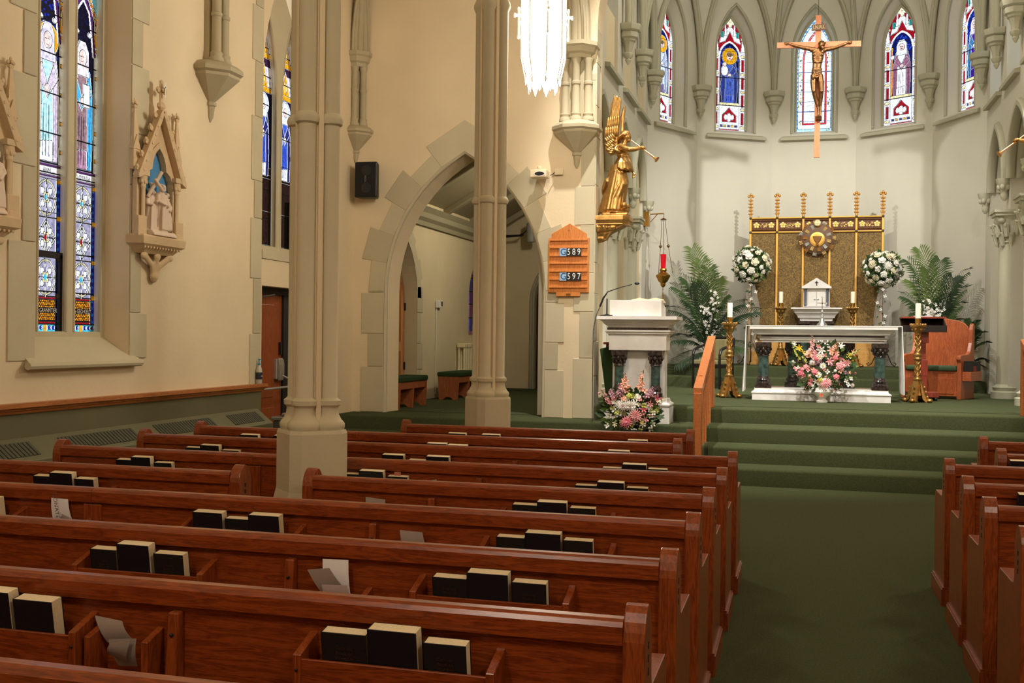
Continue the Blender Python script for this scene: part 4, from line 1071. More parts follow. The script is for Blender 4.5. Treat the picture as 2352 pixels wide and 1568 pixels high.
def apse_window(i, figs):
    mp, cu = AW[i]
    ol = parch(cu-.36, cu+.36, 7.3, 8.12, 8, 5.84); z0 = 5.84
    g = Glass(ol, .0085); ua, ub = cu-.36, cu+.36
    if figs is None:                       # centre light: pale quarries in red and blue borders
        g.rect(ua, ub, z0, 9, (70, 150, 235))
        for k in range(30): g.rect(ua, ub, z0+k*.085, z0+k*.085+.05, (180, 225, 250), key='pale_blue_border', lead=False)
        inn = parch(ua+.04, ub-.04, 7.28, 8.03, 8, z0+.04); g.poly(inn, (244, 250, 246))
        rng = random.Random(5)
        for k in range(46): g.ell(rng.choice((ua+.085, ub-.085))+rng.uniform(-.03, .03), rng.uniform(z0, 7.7), .014, .02, rng.choice(((120, 150, 80), (60, 70, 90), (190, 170, 70))), key='border_sprigs', lead=False)
        g.poly(parch(ua+.125, ub-.125, 7.25, 7.86, 8, z0+.13), (226, 40, 60)); g.poly(parch(ua+.155, ub-.155, 7.25, 7.8, 8, z0+.16), (250, 254, 252))
        for k in range(40): g.line([(cu+(rng.random()-.5)*.34, z0+.2+k*.045), (cu+(rng.random()-.5)*.34, z0+.22+k*.045)], .009, (170, 190, 190), key='vine_scroll')
        for k in range(1, 11): g.line([(ua, z0+k*.2), (ub, z0+k*.2)], .01 if k != 6 else .02, (30, 60, 120), key='saddle_bar')
    else:
        g.rect(ua, ub, z0, 9, RED)
        # side shafts with red slots
        for s_ in (-1, 1):
            e = cu+s_*.29; g.rect(e-.07, e+.07, z0, 7.45, (226, 222, 226))
            for k in range(5): g.rect(e-.03, e+.03, z0+.12+k*.36, z0+.36+k*.36, RED)
            for k in range(6): g.ell(e, z0+.06+k*.36, .05, .03, (228, 206, 150), key='gilt_collars')
            g.poly([(e-.05, 7.4), (e+.05, 7.4), (e, 7.8)], WH)
        g.rect(cu-.22, cu+.22, z0+.02, z0+.5, (240, 238, 240))
        for k in range(5): g.rect(cu-.2+k*.08, cu-.14+k*.08, z0+.06, z0+.1, (210, 170, 60) if k % 2 else (60, 60, 110), key='chequers')
        g.poly([(cu-.16, z0+.16), (cu+.16, z0+.16), (cu+.16, z0+.3), (cu+.07, z0+.38), (cu, z0+.46), (cu-.07, z0+.38), (cu-.16, z0+.3)], RED)
        for u, v in ((0, .29), (-.07, .26), (.07, .26), (0, .22)): g.ell(cu+u, z0+v, .04, .055, WH, key='white_lily')
        g.rect(cu-.22, cu+.22, z0+.5, z0+.55, (228, 214, 160))
        zb = z0+.55
        g.poly(parch(cu-.21, cu+.21, zb+.95, zb+1.22, 8, zb), figs['bg'])
        rng = random.Random(i)
        for k in range(50): g.ell(cu+rng.uniform(-.2, .2), zb+rng.uniform(.7, 1.15), .016, .016, (30, 66, 190), key='blue_stars', lead=False)
        g.id[(g.id == g.keys.get(('blue_stars', (30, 66, 190)), -9)) & ~g.mask(parch(cu-.21, cu+.21, zb+.95, zb+1.22, 8, zb))] = 1
        figure(g, cu, zb+.0, 1.05, figs['robe'], figs['mantle'], figs['under'], halo=figs.get('halo'), veil=figs.get('veil'), hold=figs.get('hold'))
        q = parch(cu-.225, cu+.225, zb+.93, zb+1.24, 8)
        g.line(q, .035, (244, 240, 236), key='white_canopy')
        g.poly([(cu-.24, zb+1.2), (cu-.1, zb+1.25), (cu, zb+1.45), (cu+.1, zb+1.25), (cu+.24, zb+1.2), (cu+.2, zb+1.34), (cu, zb+1.58), (cu-.2, zb+1.34)], (240, 236, 230))
        for s_ in (-1, 1): g.rect(cu+s_*.17-.03, cu+s_*.17+.03, zb+1.32, zb+1.44, (30, 130, 120))
        for u, v in ((0, 1.72), (-.06, 1.66), (.06, 1.66), (0, 1.6)): g.ell(cu+u, zb+v-.02, .04, .06, (246, 232, 190), key='gilt_lily')
        for s_ in (-1, 1): g.poly([(cu+s_*.1-.03, zb+1.35), (cu+s_*.1+.03, zb+1.35), (cu+s_*.1, zb+1.7)], WH)
        g.line([(ua, z0+1.06), (ub, z0+1.06)], .02, INK, key='saddle_bar')
        for k in (.5, 1.6): g.line([(ua, z0+k), (ub, z0+k)], .012, INK, key='saddle_bar')
    fr = struct(thing('window_%d' % (i+3), 'stained glass', 'window', (0, 0, 0)))
    g.build(fr, lambda u, v, d: mp(u, v, .29+d))
    return fr
FIG = [dict(bg=(14, 24, 90), robe=(206, 214, 236), mantle=(180, 190, 214), under=(120, 96, 140), halo=GOLDG),
       dict(bg=(10, 14, 60), robe=(70, 92, 176), mantle=(46, 60, 130), under=(70, 90, 190), halo=(214, 150, 20), hold='child'), None,
       dict(bg=(12, 20, 84), robe=WH, mantle=(150, 96, 120), under=(236, 232, 240), veil=(236, 240, 244), hold='staff'),
       dict(bg=(14, 30, 120), robe=(70, 34, 150), mantle=(54, 120, 170), under=(60, 26, 140), veil=(226, 210, 226), hold='cross')]
for i in range(5): apse_window(i, FIG[i])
# plain leaded side lights
for X0, s_ in ((-2.8, 1), (3.08, -1)):
    for k, (ya, yb) in enumerate(((15.35, 16.35), (17.0, 18.0), (18.5, 19.5))):
        g = Glass(parch(ya-.01, yb+.01, 7.0, 8.01, 6, 5.65), .02)
        for r in range(12):
            for c in range(5): g.rect(ya+c*.2-.01, ya+c*.2+.21, 5.65+r*.2, 5.85+r*.2, ((206, 222, 236), (186, 206, 226), (214, 220, 216))[(r+2*c) % 3])
        g.build(wcl if s_ > 0 else wcr, (lambda u, v, d, X0=X0, s_=s_: (X0-s_*(.3+d), u, v)))
# ================================================================== CHANCEL FURNISHINGS
def mould(b, x0, x1, y0, y1, prof):
    """stack of rectangular rings: prof = [(inset, z)...]"""
    return b.rings([[(x0+i, y0+i, z), (x1-i, y0+i, z), (x1-i, y1-i, z), (x0+i, y1-i, z)] for i, z in prof])
# ---- marble altar
ya = 15.55; alt = thing('altar', 'white marble altar on green marble columns with stepped base', 'altar', (.29, ya, ZC))
ax0, ax1 = at(1727, 918, Y=ya).x-.29, at(2046, 918, Y=ya).x-.29
tx0, tx1 = at(1722, 770, Y=ya).x-.29, at(2062, 770, Y=ya).x-.29
b = B(); mould(b, ax0, ax1, 0, .85, [(0, 0), (0, .09), (.015, .09), (-.01, .1), (-.01, .115), (.02, .13), (.03, .15), (.03, .17), (.05, .17)]); b.build('plinth', MARBLE, alt)
TZ = at(1890, 749, Y=ya).z-ZC
b = B(); mould(b, tx0, tx1, -.03, .9, [(.17, TZ-.235), (.165, TZ-.2), (.14, TZ-.2), (.14, TZ-.185), (.11, TZ-.165), (.1, TZ-.155)]); b.build('lower_moulding', MARBLE, alt)
b = B(); mould(b, tx0, tx1, -.03, .9, [(.16, TZ-.155), (.16, TZ-.13)]); b.build('dark_inlay', KMARBLE, alt)
b = B(); mould(b, tx0, tx1, -.03, .9, [(.13, TZ-.13), (.1, TZ-.12), (.09, TZ-.1), (.06, TZ-.07), (.03, TZ-.05), (.02, TZ-.045), (0, TZ-.045), (0, TZ-.004)]); b.build('mensa', MARBLE, alt)
def order(parent, x, y, z0, z1, r):
    """green marble column with dark carved base and capital"""
    h = z1-z0
    b = B(); b.box(x-r*1.5, x+r*1.5, y-r*1.5, y+r*1.5, z0, z0+.04); b.lathe([(r*1.45, .04), (r*1.5, .07), (r*1.2, .09), (r*1.3, .12), (r*1.05, .15), (r, .17)], 18, (x, y, z0)); o = b.build('column_base', KMARBLE, parent, smooth=40)
    b = B(); b.lathe([(r, .15), (r*.95, h-.2)], 18, (x, y, z0)); c = b.build('column_shaft', GMARBLE, parent, smooth=40)
    b = B(); b.lathe([(r, h-.2), (r*1.15, h-.19), (r, h-.175), (r*1.1, h-.12), (r*1.45, h-.07), (r*1.5, h-.06)], 18, (x, y, z0)); b.box(x-r*1.45, x+r*1.45, y-r*1.45, y+r*1.45, z1-.06, z1)
    for j in range(8):
        a = j*pi/4; b.ell((x+r*1.25*cos(a), y+r*1.25*sin(a), z1-.1), (r*.35, r*.35, .03), 8, 5); b.ell((x+r*1.1*cos(a+.4), y+r*1.1*sin(a+.4), z1-.14), (r*.3, r*.3, .03), 8, 5)
    b.build('column_capital', KMARBLE, parent, smooth=40)
for px, py, dy in ((1753, 888, .14), (2020, 893, .14), (1820, 880, .68), (1944, 885, .68)):
    order(alt, at(px, py, Y=ya+dy).x-.29, dy, .17, TZ-.235, .075)
cl = thing('altar_cloth', 'white linen cloth over the marble altar with long narrow ends', 'cloth', (.29, ya, ZC+TZ-.004))
LINEN = mat('linen', (240, 238, 234), .8)
b = B(); b.box(tx0-.05, tx1+.05, -.035, .6, 0.002, .012); b.build('top', LINEN, cl)
for s_, e in ((-1, tx0-.055), (1, tx1+.05)):
    b = B(); rs = []
    for i in range(11):
        f = i/10; z = .012-f*(TZ-.11); o_ = s_*(.035*f); wv = [.6*(j/12)-.035 for j in range(13)]
        rs.append([(e+o_+.012*sin(j*1.9+i*.3)*f, y_, z) for j, y_ in enumerate(wv)]+[(e+o_+.01+.012*sin(j*1.9+i*.3)*f, y_, z) for j, y_ in reversed(list(enumerate(wv)))])
    b.rings(rs); b.build('drop', LINEN, cl, smooth=50)
# small silver crucifix on the altar
cz = ZC+TZ+.012; x = at(1888, 745, Y=ya+.25).x
sc = thing('altar_crucifix', 'small clear standing crucifix on the altar cloth', 'crucifix', (x, ya+.25, cz))
SIL = mat('silver', (206, 204, 204), .2, metal=.9)
b = B(); b.lathe([(.075, 0), (.07, .02), (.045, .045), (.03, .08), (.018, .1), (.022, .12), (.012, .14), (.01, .2), (.014, .21), (.008, .22)], 16); b.build('foot', SIL, sc, smooth=40)
b = B(); b.box(-.007, .007, -.005, .005, .21, .4); b.box(-.055, .055, -.005, .005, .315, .33); b.ell((0, 0, .405), .014, 8, 5); b.ell((-.058, 0, .322), .012, 8, 5); b.ell((.058, 0, .322), .012, 8, 5); b.build('cross', SIL, sc)

# ---- gilded candle stands with candles
WAX = mat('candle_wax', (244, 238, 214), .5)
def candle_stand(loc, h, label):
    t = thing('candle_stand', label, 'candle stand', loc); s = h/1.12
    b = B()
    for j in range(4):
        a = pi/4+j*pi/2+.3; d = Vector((cos(a), sin(a), 0)); pd = Vector((-d.y, d.x, 0))
        b.hexa([d*.16*s-pd*.045*s, d*.16*s+pd*.045*s, d*.1*s+pd*.05*s+Vector((0, 0, .045*s)), d*.1*s-pd*.05*s+Vector((0, 0, .045*s))],
               [d*.055*s-pd*.035*s+Vector((0, 0, .3*s)), d*.055*s+pd*.035*s+Vector((0, 0, .3*s)), d*.03*s+pd*.03*s+Vector((0, 0, .3*s)), d*.03*s-pd*.03*s+Vector((0, 0, .3*s))])
        for q in range(3):
            f = .25+.22*q; c = d*(.16-.1*f)*s+Vector((0, 0, .3*s*f)); b.ell(c+d*.012, (.016*s, .016*s, .026*s), 8, 5)
    b.lathe([(.11*s, .1*s), (.09*s, .15*s), (.06*s, .27*s), (.052*s, .31*s)], 4, a0=.3); b.build('tripod_base', GOLD, t)
    for j in range(4):
        a = pi/4+j*pi/2+.3; B().ell((.175*s*cos(a), .175*s*sin(a), .03*s), (.045*s, .045*s, .03*s), 12, 8).build('ball_foot', GOLD, t, smooth=60)
    b = B(); b.lathe([(.055, .3), (.062, .31), (.062, .325), (.045, .335), (.038, .35), (.038, .58), (.05, .59), (.06, .6), (.06, .62), (.056, .625), (.058, .645), (.06, .65), (.06, .665), (.045, .675), (.038, .69), (.035, .93), (.042, .94), (.042, .955), (.03, .96)], 16)
    b.v = [(x*s, y*s, z*s) for x, y, z in b.v]; b.build('stem', GOLD, t, smooth=40)
    b = B()                                     # twisted relief on the stem
    for z0, z1 in ((.36, .575), (.7, .925)):
        for k in range(4):
            for sg in (1, -1): b.tube([(.0385*s*cos(k*pi/2+sg*4*f/14), .0385*s*sin(k*pi/2+sg*4*f/14), (z0+(z1-z0)*f/14)*s) for f in range(15)], .006*s, 5)
    b.build('stem_relief', GOLD, t, smooth=60)['kind'] = 'stuff'
    b = B(); b.lathe([(.03, .95), (.045, .97), (.07, 1.02), (.1, 1.05), (.108, 1.06), (.108, 1.075), (.1, 1.08), (.04, 1.075)], 20); b.v = [(x*s, y*s, z*s) for x, y, z in b.v]; b.build('drip_pan', GOLD, t, smooth=40)
    b = B()
    for j in range(14): a = 2*pi*j/14; b.ell((.102*s*cos(a), .102*s*sin(a), 1.085*s), (.012*s, .012*s, .014*s), 6, 4)
    for j in range(6): a = 2*pi*j/6; b.ell((.068*s*cos(a), .068*s*sin(a), 1.015*s), (.022*s, .022*s, .024*s), 8, 5)
    b.build('pan_rim', GOLD, t)
    c = thing('candle', label.replace('candle stand', 'stand').replace('gilded', 'white pillar candle in brass follower on gilded'), 'candle', (loc[0], loc[1], loc[2]+1.08*s))
    b = B(); b.lathe([(.041*s, 0), (.041*s, .09*s), (.0385*s, .09*s)], 18); b.build('follower', BRASS, c, smooth=40)
    b = B(); b.lathe([(.038*s, .02*s), (.038*s, .29*s), (.034*s, .3*s), (.01*s, .296*s)], 18); cb = b.build('wax', WAX, c, smooth=40)
    B().tube([(0, 0, .295*s), (0, 0, .315*s)], .003, 5).build('wick', BLACK, c)
    return t
pL, pR = at(1676, 911, Z=ZC), at(2105, 923, Z=ZC)
candle_stand((pL.x, 15.95, ZC), 1.14, 'gilded candle stand beside the black armchair end of altar')
candle_stand((pR.x, 15.95, ZC), 1.14, 'gilded candle stand in front of the carved presider chair')
for px, lb in ((1792, 'gilded candle stand on the ambo side of the tabernacle'), (1957, 'gilded candle stand on the presider side of the tabernacle')):
    candle_stand((at(px, 830, Y=20.25).x, 20.25, ZR), 1.12, lb)

# ---- reredos: brocade panels in gilded frame
yr = 21.05
rx = [at(px, 520, Y=yr).x for px in (1724, 1785, 1845, 1906, 1967, 2028)]
zt, zm = at(1880, 499, Y=yr).z, at(1880, 532, Y=yr).z
rer = thing('reredos', 'gilded reredos screen with brown brocade panels and six finials behind tabernacle', 'altar screen', ((rx[0]+rx[-1])/2, yr, ZR))
cx = (rx[0]+rx[-1])/2; L = [x-cx for x in rx]; T = zt-ZR; Mz = zm-ZR
if 1:
    m = bpy.data.materials.new('brocade'); nt, out = nodes(m); p = nt.nodes.new('ShaderNodeBsdfPrincipled'); lk(nt, p.outputs[0], out.inputs[0]); p.inputs['Roughness'].default_value = .6
    tc = nt.nodes.new('ShaderNodeTexCoord'); v = nt.nodes.new('ShaderNodeTexNoise'); v.inputs['Scale'].default_value = 17; v.inputs['Distortion'].default_value = 3.0; v.inputs['Detail'].default_value = 1
    lk(nt, tc.outputs['Object'], v.inputs['Vector']); r = nt.nodes.new('ShaderNodeValToRGB'); r.color_ramp.elements[0].position = .47; r.color_ramp.elements[1].position = .54
    r.color_ramp.elements[0].color = rgb((94, 70, 24)); r.color_ramp.elements[1].color = rgb((138, 108, 46)); lk(nt, v.outputs[0], r.inputs[0]); lk(nt, r.outputs[0], p.inputs['Base Color']); BROC = m
GILT = mat('gilt_paint', (232, 178, 88), .4, metal=.55); FRIEZE = mat('frieze_red', (96, 52, 28), .6, vary=.3, vscale=60); PALE = mat('pale_gilt', (240, 210, 130), .4, metal=.3)
for i in range(5):
    b = B(); b.box(L[i], L[i+1], .02, .06, .0 if i != 9 else 0, Mz); b.build('brocade_panel', BROC, rer)
    b = B(); b.box(L[i], L[i+1], .015, .06, Mz, T); f = b.build('frieze', FRIEZE, rer)
    for zz in (Mz+.05, T-.05):
        c = B(); c.tube([(L[i], .01, zz), (L[i+1], .01, zz)], .012, 6); c.build('frieze_bead', BRONZE, f)
    w_ = L[i+1]-L[i]
    for q, fx in enumerate((.22, .78)):
        c = B(); xx = L[i]+w_*fx; zz = (Mz+T)/2
        for a in range(5): c.ell((xx+.036*cos(a*1.257+.3), .008, zz+.036*sin(a*1.257+.3)), (.028, .012, .028), 8, 5)
        c.ell((xx, 0, zz), (.016, .014, .016), 8, 5); c.build('rosette', PALE, f, smooth=60)
    c = B(); rg = random.Random(i)
    for q in range(40): c.ell((L[i]+w_*.5+rg.uniform(-.07, .07), .012, (Mz+T)/2+rg.uniform(-.05, .04)), (.008, .008, .008), 6, 4)
    o = c.build('berries', PALE, f); o['kind'] = 'stuff'
    c = B(); c.tube([(L[i], 0, T), (L[i+1], 0, T)], .018, 8); c.tube([(L[i], 0, Mz), (L[i+1], 0, Mz)], .016, 8); c.build('rail', GILT, rer)
FT = at(1880, 446, Y=yr).z-ZR
for x in L:
    b = B(); b.box(x-.022, x+.022, -.02, .06, 0, T+.03); p = b.build('post', GILT, rer, bevel=.008)
    for zz in (T, Mz): B().ell((x, -.025, zz), (.026, .014, .026), 10, 6).build('boss', mat('boss_green', (62, 58, 26), .5), p)
    b = B(); b.lathe([(.026, T+.02), (.022, T+.1), (.016, FT-.1), (.012, FT)], 8, (x, .02, 0))
    for k in range(5):
        z = T+.09+(FT-T-.18)*k/4
        for s_ in (-1, 1): b.ell((x+s_*.028, .02, z), (.02, .016, .018), 8, 5)
        b.ell((x, -.008, z), (.016, .016, .018), 8, 5)
    for s_ in (-1, 0, 1): b.ell((x+s_*.04, .02, FT-.01+(.03 if s_ == 0 else 0)), (.026, .024, .03), 8, 5)
    b.build('finial', mat('finial_gilt', (206, 150, 74), .4, metal=.5), rer, smooth=50)
b = B(); b.box(L[0], L[-1], -.05, .0, 0, .46); b.build('base_board', wood('gilt_oak', (196, 138, 62), (222, 170, 92), .4, (1.4, 14, 14)), rer)
# eucharistic emblem
em = thing('round_emblem', 'round carved emblem of a radiant chalice and shell-like rays on reredos', 'emblem', at(1877, 547, Y=yr-.05))
EM = mat('emblem_brown', (110, 82, 58), .6, vary=.1, vscale=20); r = .31
b = B(); b.lathe([(r*.5, .0), (r*.95, .0), (r, .03), (r*.9, .06), (r*.6, .085), (r*.3, .09)], 40); b.build('disc', EM, em, (0, 0, 0), (pi/2, 0, 0), smooth=40)
b = B(); b.lathe([(.12, .08), (.14, .1), (.1, .115), (.06, .11)], 28); b.build('halo', GILT, em, (0, 0, -.03), (pi/2, 0, 0), smooth=40)
b = B(); b.prism([(-.085, .03), (.085, .03), (.06, -.05), (.02, -.1), (.03, -.16), (-.03, -.16), (-.02, -.1), (-.06, -.05)], -.135, -.1); b.build('chalice', BRONZE, em, bevel=.01)
RAYM = [mat('ray_gold', (216, 180, 110), .4, metal=.4), mat('ray_silver', (190, 188, 180), .4, metal=.4), mat('ray_copper', (180, 120, 60), .4, metal=.4)]
for j in range(22):
    a = 2*pi*j/22; rr = r*(.72 if j % 2 else .98); c = B()
    for q in (-1, 0, 1):
        aa = a+q*.08; d = Vector((cos(aa), 0, sin(aa))); c.tube([d*(rr-.05)+Vector((0, -.08 if j % 2 else -.05, 0)), d*(rr+.035)+Vector((0, -.085 if j % 2 else -.05, 0))], [.006, .012], 6)
    c.build('ray', RAYM[j % 3], em)
b = B(); b.lathe([(.0, .1), (.06, .1), (.065, .12), (.05, .135), (.0, .135)], 20); b.tube([(-.05, 0, .137), (.05, 0, .137)], .006, 5); b.tube([(0, -.05, .137), (0, .05, .137)], .006, 5); b.build('host_disc', mat('host', (226, 214, 168), .4, metal=.3), em, (0, 0, .28), (pi/2, 0, 0), smooth=40)
# ---- tabernacle on its pedestal
yt = 20.45; tp = thing('tabernacle_pedestal', 'white marble pedestal on dark columns carrying the tabernacle', 'pedestal', (at(1875, 720, Y=yt).x, yt, ZR))
hz = at(1875, 706, Y=yt).z-ZR; hx = (at(1934, 710, Y=yt).x-at(1816, 710, Y=yt).x)/2
b = B(); mould(b, -hx, hx, -.02, .5, [(.17, hz-.25), (.16, hz-.2), (.13, hz-.19), (.12, hz-.16), (.1, hz-.13), (.07, hz-.1), (.06, hz-.07), (.03, hz-.03), (0, hz-.03), (0, hz)]); b.build('cornice', MARBLE, tp)
b = B(); b.box(-hx+.2, hx-.2, .2, .45, 0, hz-.25); b.build('core', KMARBLE, tp)
for s_ in (-1, 1): order(tp, s_*(hx-.24), .1, 0, hz-.25, .07)
tb = thing('tabernacle', 'small white marble tabernacle with gabled roof and dark cross', 'tabernacle', (tp.location.x, yt+.06, ZR+hz))
tw = (at(1905, 690, Y=yt).x-at(1844, 690, Y=yt).x)/2; th_ = at(1875, 662, Y=yt).z-at(1875, 706, Y=yt).z
b = B(); b.box(-tw, tw, .06, .36, 0, th_); b.box(-tw, tw, 0, .36, 0, .02); b.build('body', MARBLE, tb)
b = B(); b.prism([(-tw-.03, th_), (tw+.03, th_), (tw+.03, th_+.03), (0, th_+.2), (-tw-.03, th_+.03)], -.03, .38); b.build('gable', MARBLE, tb, bevel=.005)
b = B(); b.box(-.008, .008, -.036, -.03, th_+.05, th_+.14); b.box(-.03, .03, -.036, -.03, th_+.1, th_+.115); b.build('cross', DARK, tb)
for s_ in (-1, 1):
    b = B(); b.lathe([(.03, 0), (.022, .02), (.022, th_-.03), (.03, th_)], 12, (s_*(tw-.04), .03, 0)); b.build('colonnette', mat('grey_marble', (86, 92, 104), .3), tb, smooth=40)
    b = B(); b.box(s_*.004 if s_ > 0 else -(tw-.085), (tw-.085) if s_ > 0 else -.004, .04, .06, .03, th_-.06); d = b.build('door', WHITE, tb, bevel=.004)
    B().lathe([(.016, 0), (.02, .005), (.012, .006)], 14).build('door_knob', SIL, d, (s_*.03, .038, th_*.45), (pi/2, 0, 0))
B().box(-hx*.5, hx*.5, -.0, .3, .001, .006).build('cloth_runner', mat('navy_runner', (40, 44, 90), .8), tb, (0, -.05, 0))

# ---- presider's chair, small reading stand in front of it
pc = thing('presider_chair', 'large reddish oak armchair with curved wings and green seat cushion', 'chair', (at(2132, 897, Y=17.4).x, 17.1, ZC), rz=radians(-27))
W2 = .42
b = B(); b.prism([(-W2, .42), (W2, .42), (W2, .95), (W2-.06, 1.1), (W2-.12, 1.16), (W2-.2, 1.19), (0, 1.23), (-W2+.2, 1.19), (-W2+.12, 1.16), (-W2+.06, 1.1), (-W2, .95)], .5, .55); b.build('backrest', REDWOOD, pc, bevel=.008)
SP = [(-.02, 0), (.56, 0), (.56, 1.12), (.53, 1.15), (.49, 1.13), (.46, 1.05), (.44, .85), (.38, .72), (.3, .68), (.04, .67), (-.04, .65), (-.05, .6), (-.02, .56)]
for s_ in (-1, 1):
    b = B(); b.prism(SP, s_*W2-.03, s_*W2+.03, lambda u, v, d: (d, u, v)); b.build('side_panel', REDWOOD, pc, bevel=.01)
b = B(); b.box(-W2, W2, 0, .5, .36, .42); b.box(-W2+.03, W2-.03, .0, .04, .05, .36); sb = b.build('seat_box', REDWOOD, pc)
for xx in (-.2, .2): B().box(xx-.15, xx+.15, -.008, .0, .08, .32).build('front_panel', REDWOOD, sb, bevel=.004)
b = B(); b.box(-W2+.04, W2-.04, -.03, .48, .42, .5); b.build('seat_cushion', mat('cushion_green', (56, 72, 44), .95), pc, bevel=.03, seg=3)
b = B(); b.box(W2+.03, W2+.16, .04, .5, .28, .42); sh = b.build('book_pocket', REDWOOD, pc, bevel=.004)
for k, (y0, y1, c_, hh) in enumerate(((.05, .2, COVER, .58), (.22, .32, mat('red_book', (140, 20, 30), .5), .5), (.33, .5, COVER, .57))):
    o = B().box(W2+.05, W2+.14, y0, y1, .421, hh).build('prayer_book', c_, sh, bevel=.003)
rs = thing('reading_stand', 'slim dark-red wooden reading stand with black tilted top before presider chair', 'stand', (at(2117, 897, Y=16.55).x, 16.55, ZC))
REDS = wood('dark_red_wood', (118, 40, 26), (150, 60, 40), .35, (12, 12, 1.4)); KTOP = mat('black_top', (26, 12, 12), .4)
b = B(); b.box(-.24, .26, -.17, .17, .0, .03); b.hexa([(-.32, -.2, 1.12), (.32, -.2, 1.12), (.3, .2, 1.22), (-.3, .2, 1.22)], [(-.32, -.2, 1.13), (.32, -.2, 1.13), (.3, .2, 1.23), (-.3, .2, 1.23)])
b = B(); b.hexa([(-.31, -.2, 1.06), (.31, -.2, 1.06), (.31, .18, 1.2), (-.31, .18, 1.2)], [(-.31, -.2, 1.08), (.31, -.2, 1.08), (.31, .18, 1.22), (-.31, .18, 1.22)]); b.build('desk_top', KTOP, rs, bevel=.004)
b = B(); b.box(-.31, .31, -.21, -.19, 1.0, 1.1); b.build('lip', KTOP, rs); b = B(); b.box(-.3, .3, -.2, .17, 1.2, 1.225); b.build('top_edge', REDS, rs)
b = B(); b.box(-.08, .08, -.06, .06, .84, 1.1); b.box(-.045, .045, -.05, .05, .5, .85); b.box(-.075, .075, -.06, .06, .36, .6); b.box(-.065, .065, -.055, .055, .04, .4); b.build('post', REDS, rs, bevel=.005)
b = B(); b.box(-.22, .22, -.16, .16, .05, .13); b.build('foot', REDS, rs, bevel=.006)
for x, y in ((-.18, -.13), (.18, -.13), (-.18, .13), (.18, .13)): B().lathe([(.03, -.015), (.03, .015)], 12).build('caster', BLACK, rs, (x, y, .03), (0, pi/2, 0))
b = B(); b.hexa([(-.12, -.1, 1.215), (.2, -.1, 1.215), (.2, .12, 1.235), (-.12, .12, 1.235)], [(-.12, -.1, 1.23), (.2, -.1, 1.24), (.2, .12, 1.255), (-.12, .12, 1.25)]); o = B(); 
ob = thing('open_book', 'open white book lying on the red wooden reading stand', 'book', (rs.location.x, 16.55, ZC+1.225))
for s_ in (-1, 1): B().prism([(0, 0), (s_*.13, 0), (s_*.13, .012), (s_*.06, .024), (0, .012)][::s_], -.08, .1).build('page_block', PAPER3, ob)

# ---- black armchair beside the steps
ch = thing('armchair', 'black framed armchair with striped green seat beside the handrail', 'chair', (at(1624, 884, Y=18.8).x, 18.55, ZC), rz=radians(-24))
BLW = mat('black_wood', (22, 18, 18), .3); m = mat('striped_cloth', (150, 138, 96), .9, col2=(112, 108, 72), vscale=40, stretch=(1, .05, .05))
for x in (-.26, .26):
    B().tube([(x, .02, 0), (x, .0, .45), (x, .0, .6)], [.024, .024, .022], 8).build('leg', BLW, ch)
    B().tube([(x, .5, 0), (x, .47, .45), (x*.98, .52, .86)], [.022, .024, .022], 8).build('leg', BLW, ch)
    B().tube([(x, .0, .58), (x, .04, .67), (x, .12, .7), (x*1.02, .42, .76), (x*.98, .52, .86)], [.022, .026, .026, .024, .022], 8).build('armrest', BLW, ch, smooth=60)
B().tube([(-.26, .52, .86), (-.15, .55, .89), (.15, .55, .89), (.26, .52, .86)], .025, 8).build('top_rail', BLW, ch, smooth=60)
B().box(-.22, .22, .49, .53, .5, .86).build('back_pad', m, ch, bevel=.015); B().box(-.25, .25, -.01, .48, .42, .5).build('seat_pad', m, ch, bevel=.02); B().box(-.26, .26, .0, .48, .36, .42).build('seat_rail', BLW, ch)

# ---- wooden handrail at the chancel steps
hr = thing('handrail', 'orange oak handrail with square balusters beside the chancel steps', 'handrail', (-1.08, 12.1, 0))
zb_, zt_ = 1.02, 1.55
HRW = wood('rail_oak', (168, 92, 46), (200, 122, 68), .35, (12, 1.4, 12))
Y_a, Y_b = -.3, 1.5
b = B(); b.hexa([(-.05, Y_a, .98), (.05, Y_a, .98), (.05, Y_b, 1.56), (-.05, Y_b, 1.56)], [(-.05, Y_a, 1.06), (.05, Y_a, 1.06), (.05, Y_b, 1.64), (-.05, Y_b, 1.64)]); b.build('rail', HRW, hr, bevel=.008)
B().box(-.045, .045, Y_a-.02, Y_a+.1, 0, 1.0).build('newel', HRW, hr, bevel=.006); B().box(-.045, .045, Y_b-.1, Y_b, .733, 1.6).build('newel', HRW, hr, bevel=.006)
for y, z in ((.0, .0), (.3, .189), (.6, .37), (.9, .551), (1.2, .551)):
    B().box(-.02, .02, y+.05, y+.09, z, 1.1+(y-Y_a)/(Y_b-Y_a)*.5).build('baluster', HRW, hr)
# rail across the aisle side of the other pews
hr2 = thing('handrail', 'oak handrail post at far side of steps beside the pews', 'handrail', (at(2350, 900, Y=13.5).x+.03, 11.9, 0))
B().box(-.045, .045, .02, .12, 0, .99).build('newel', HRW, hr2, bevel=.006); b = B(); b.hexa([(-.05, 0, .98), (.05, 0, .98), (.05, 1.7, 1.56), (-.05, 1.7, 1.56)], [(-.05, 0, 1.06), (.05, 0, 1.06), (.05, 1.7, 1.64), (-.05, 1.7, 1.64)]); b.build('rail', HRW, hr2, bevel=.008)
for y, z in ((.4, .19), (.8, .37), (1.2, .55)): B().box(-.02, .02, y, y+.04, z, 1.0+y*.34).build('baluster', HRW, hr2)
B().box(-.045, .045, 1.6, 1.7, .733, 1.56).build('newel', HRW, hr2, bevel=.006)

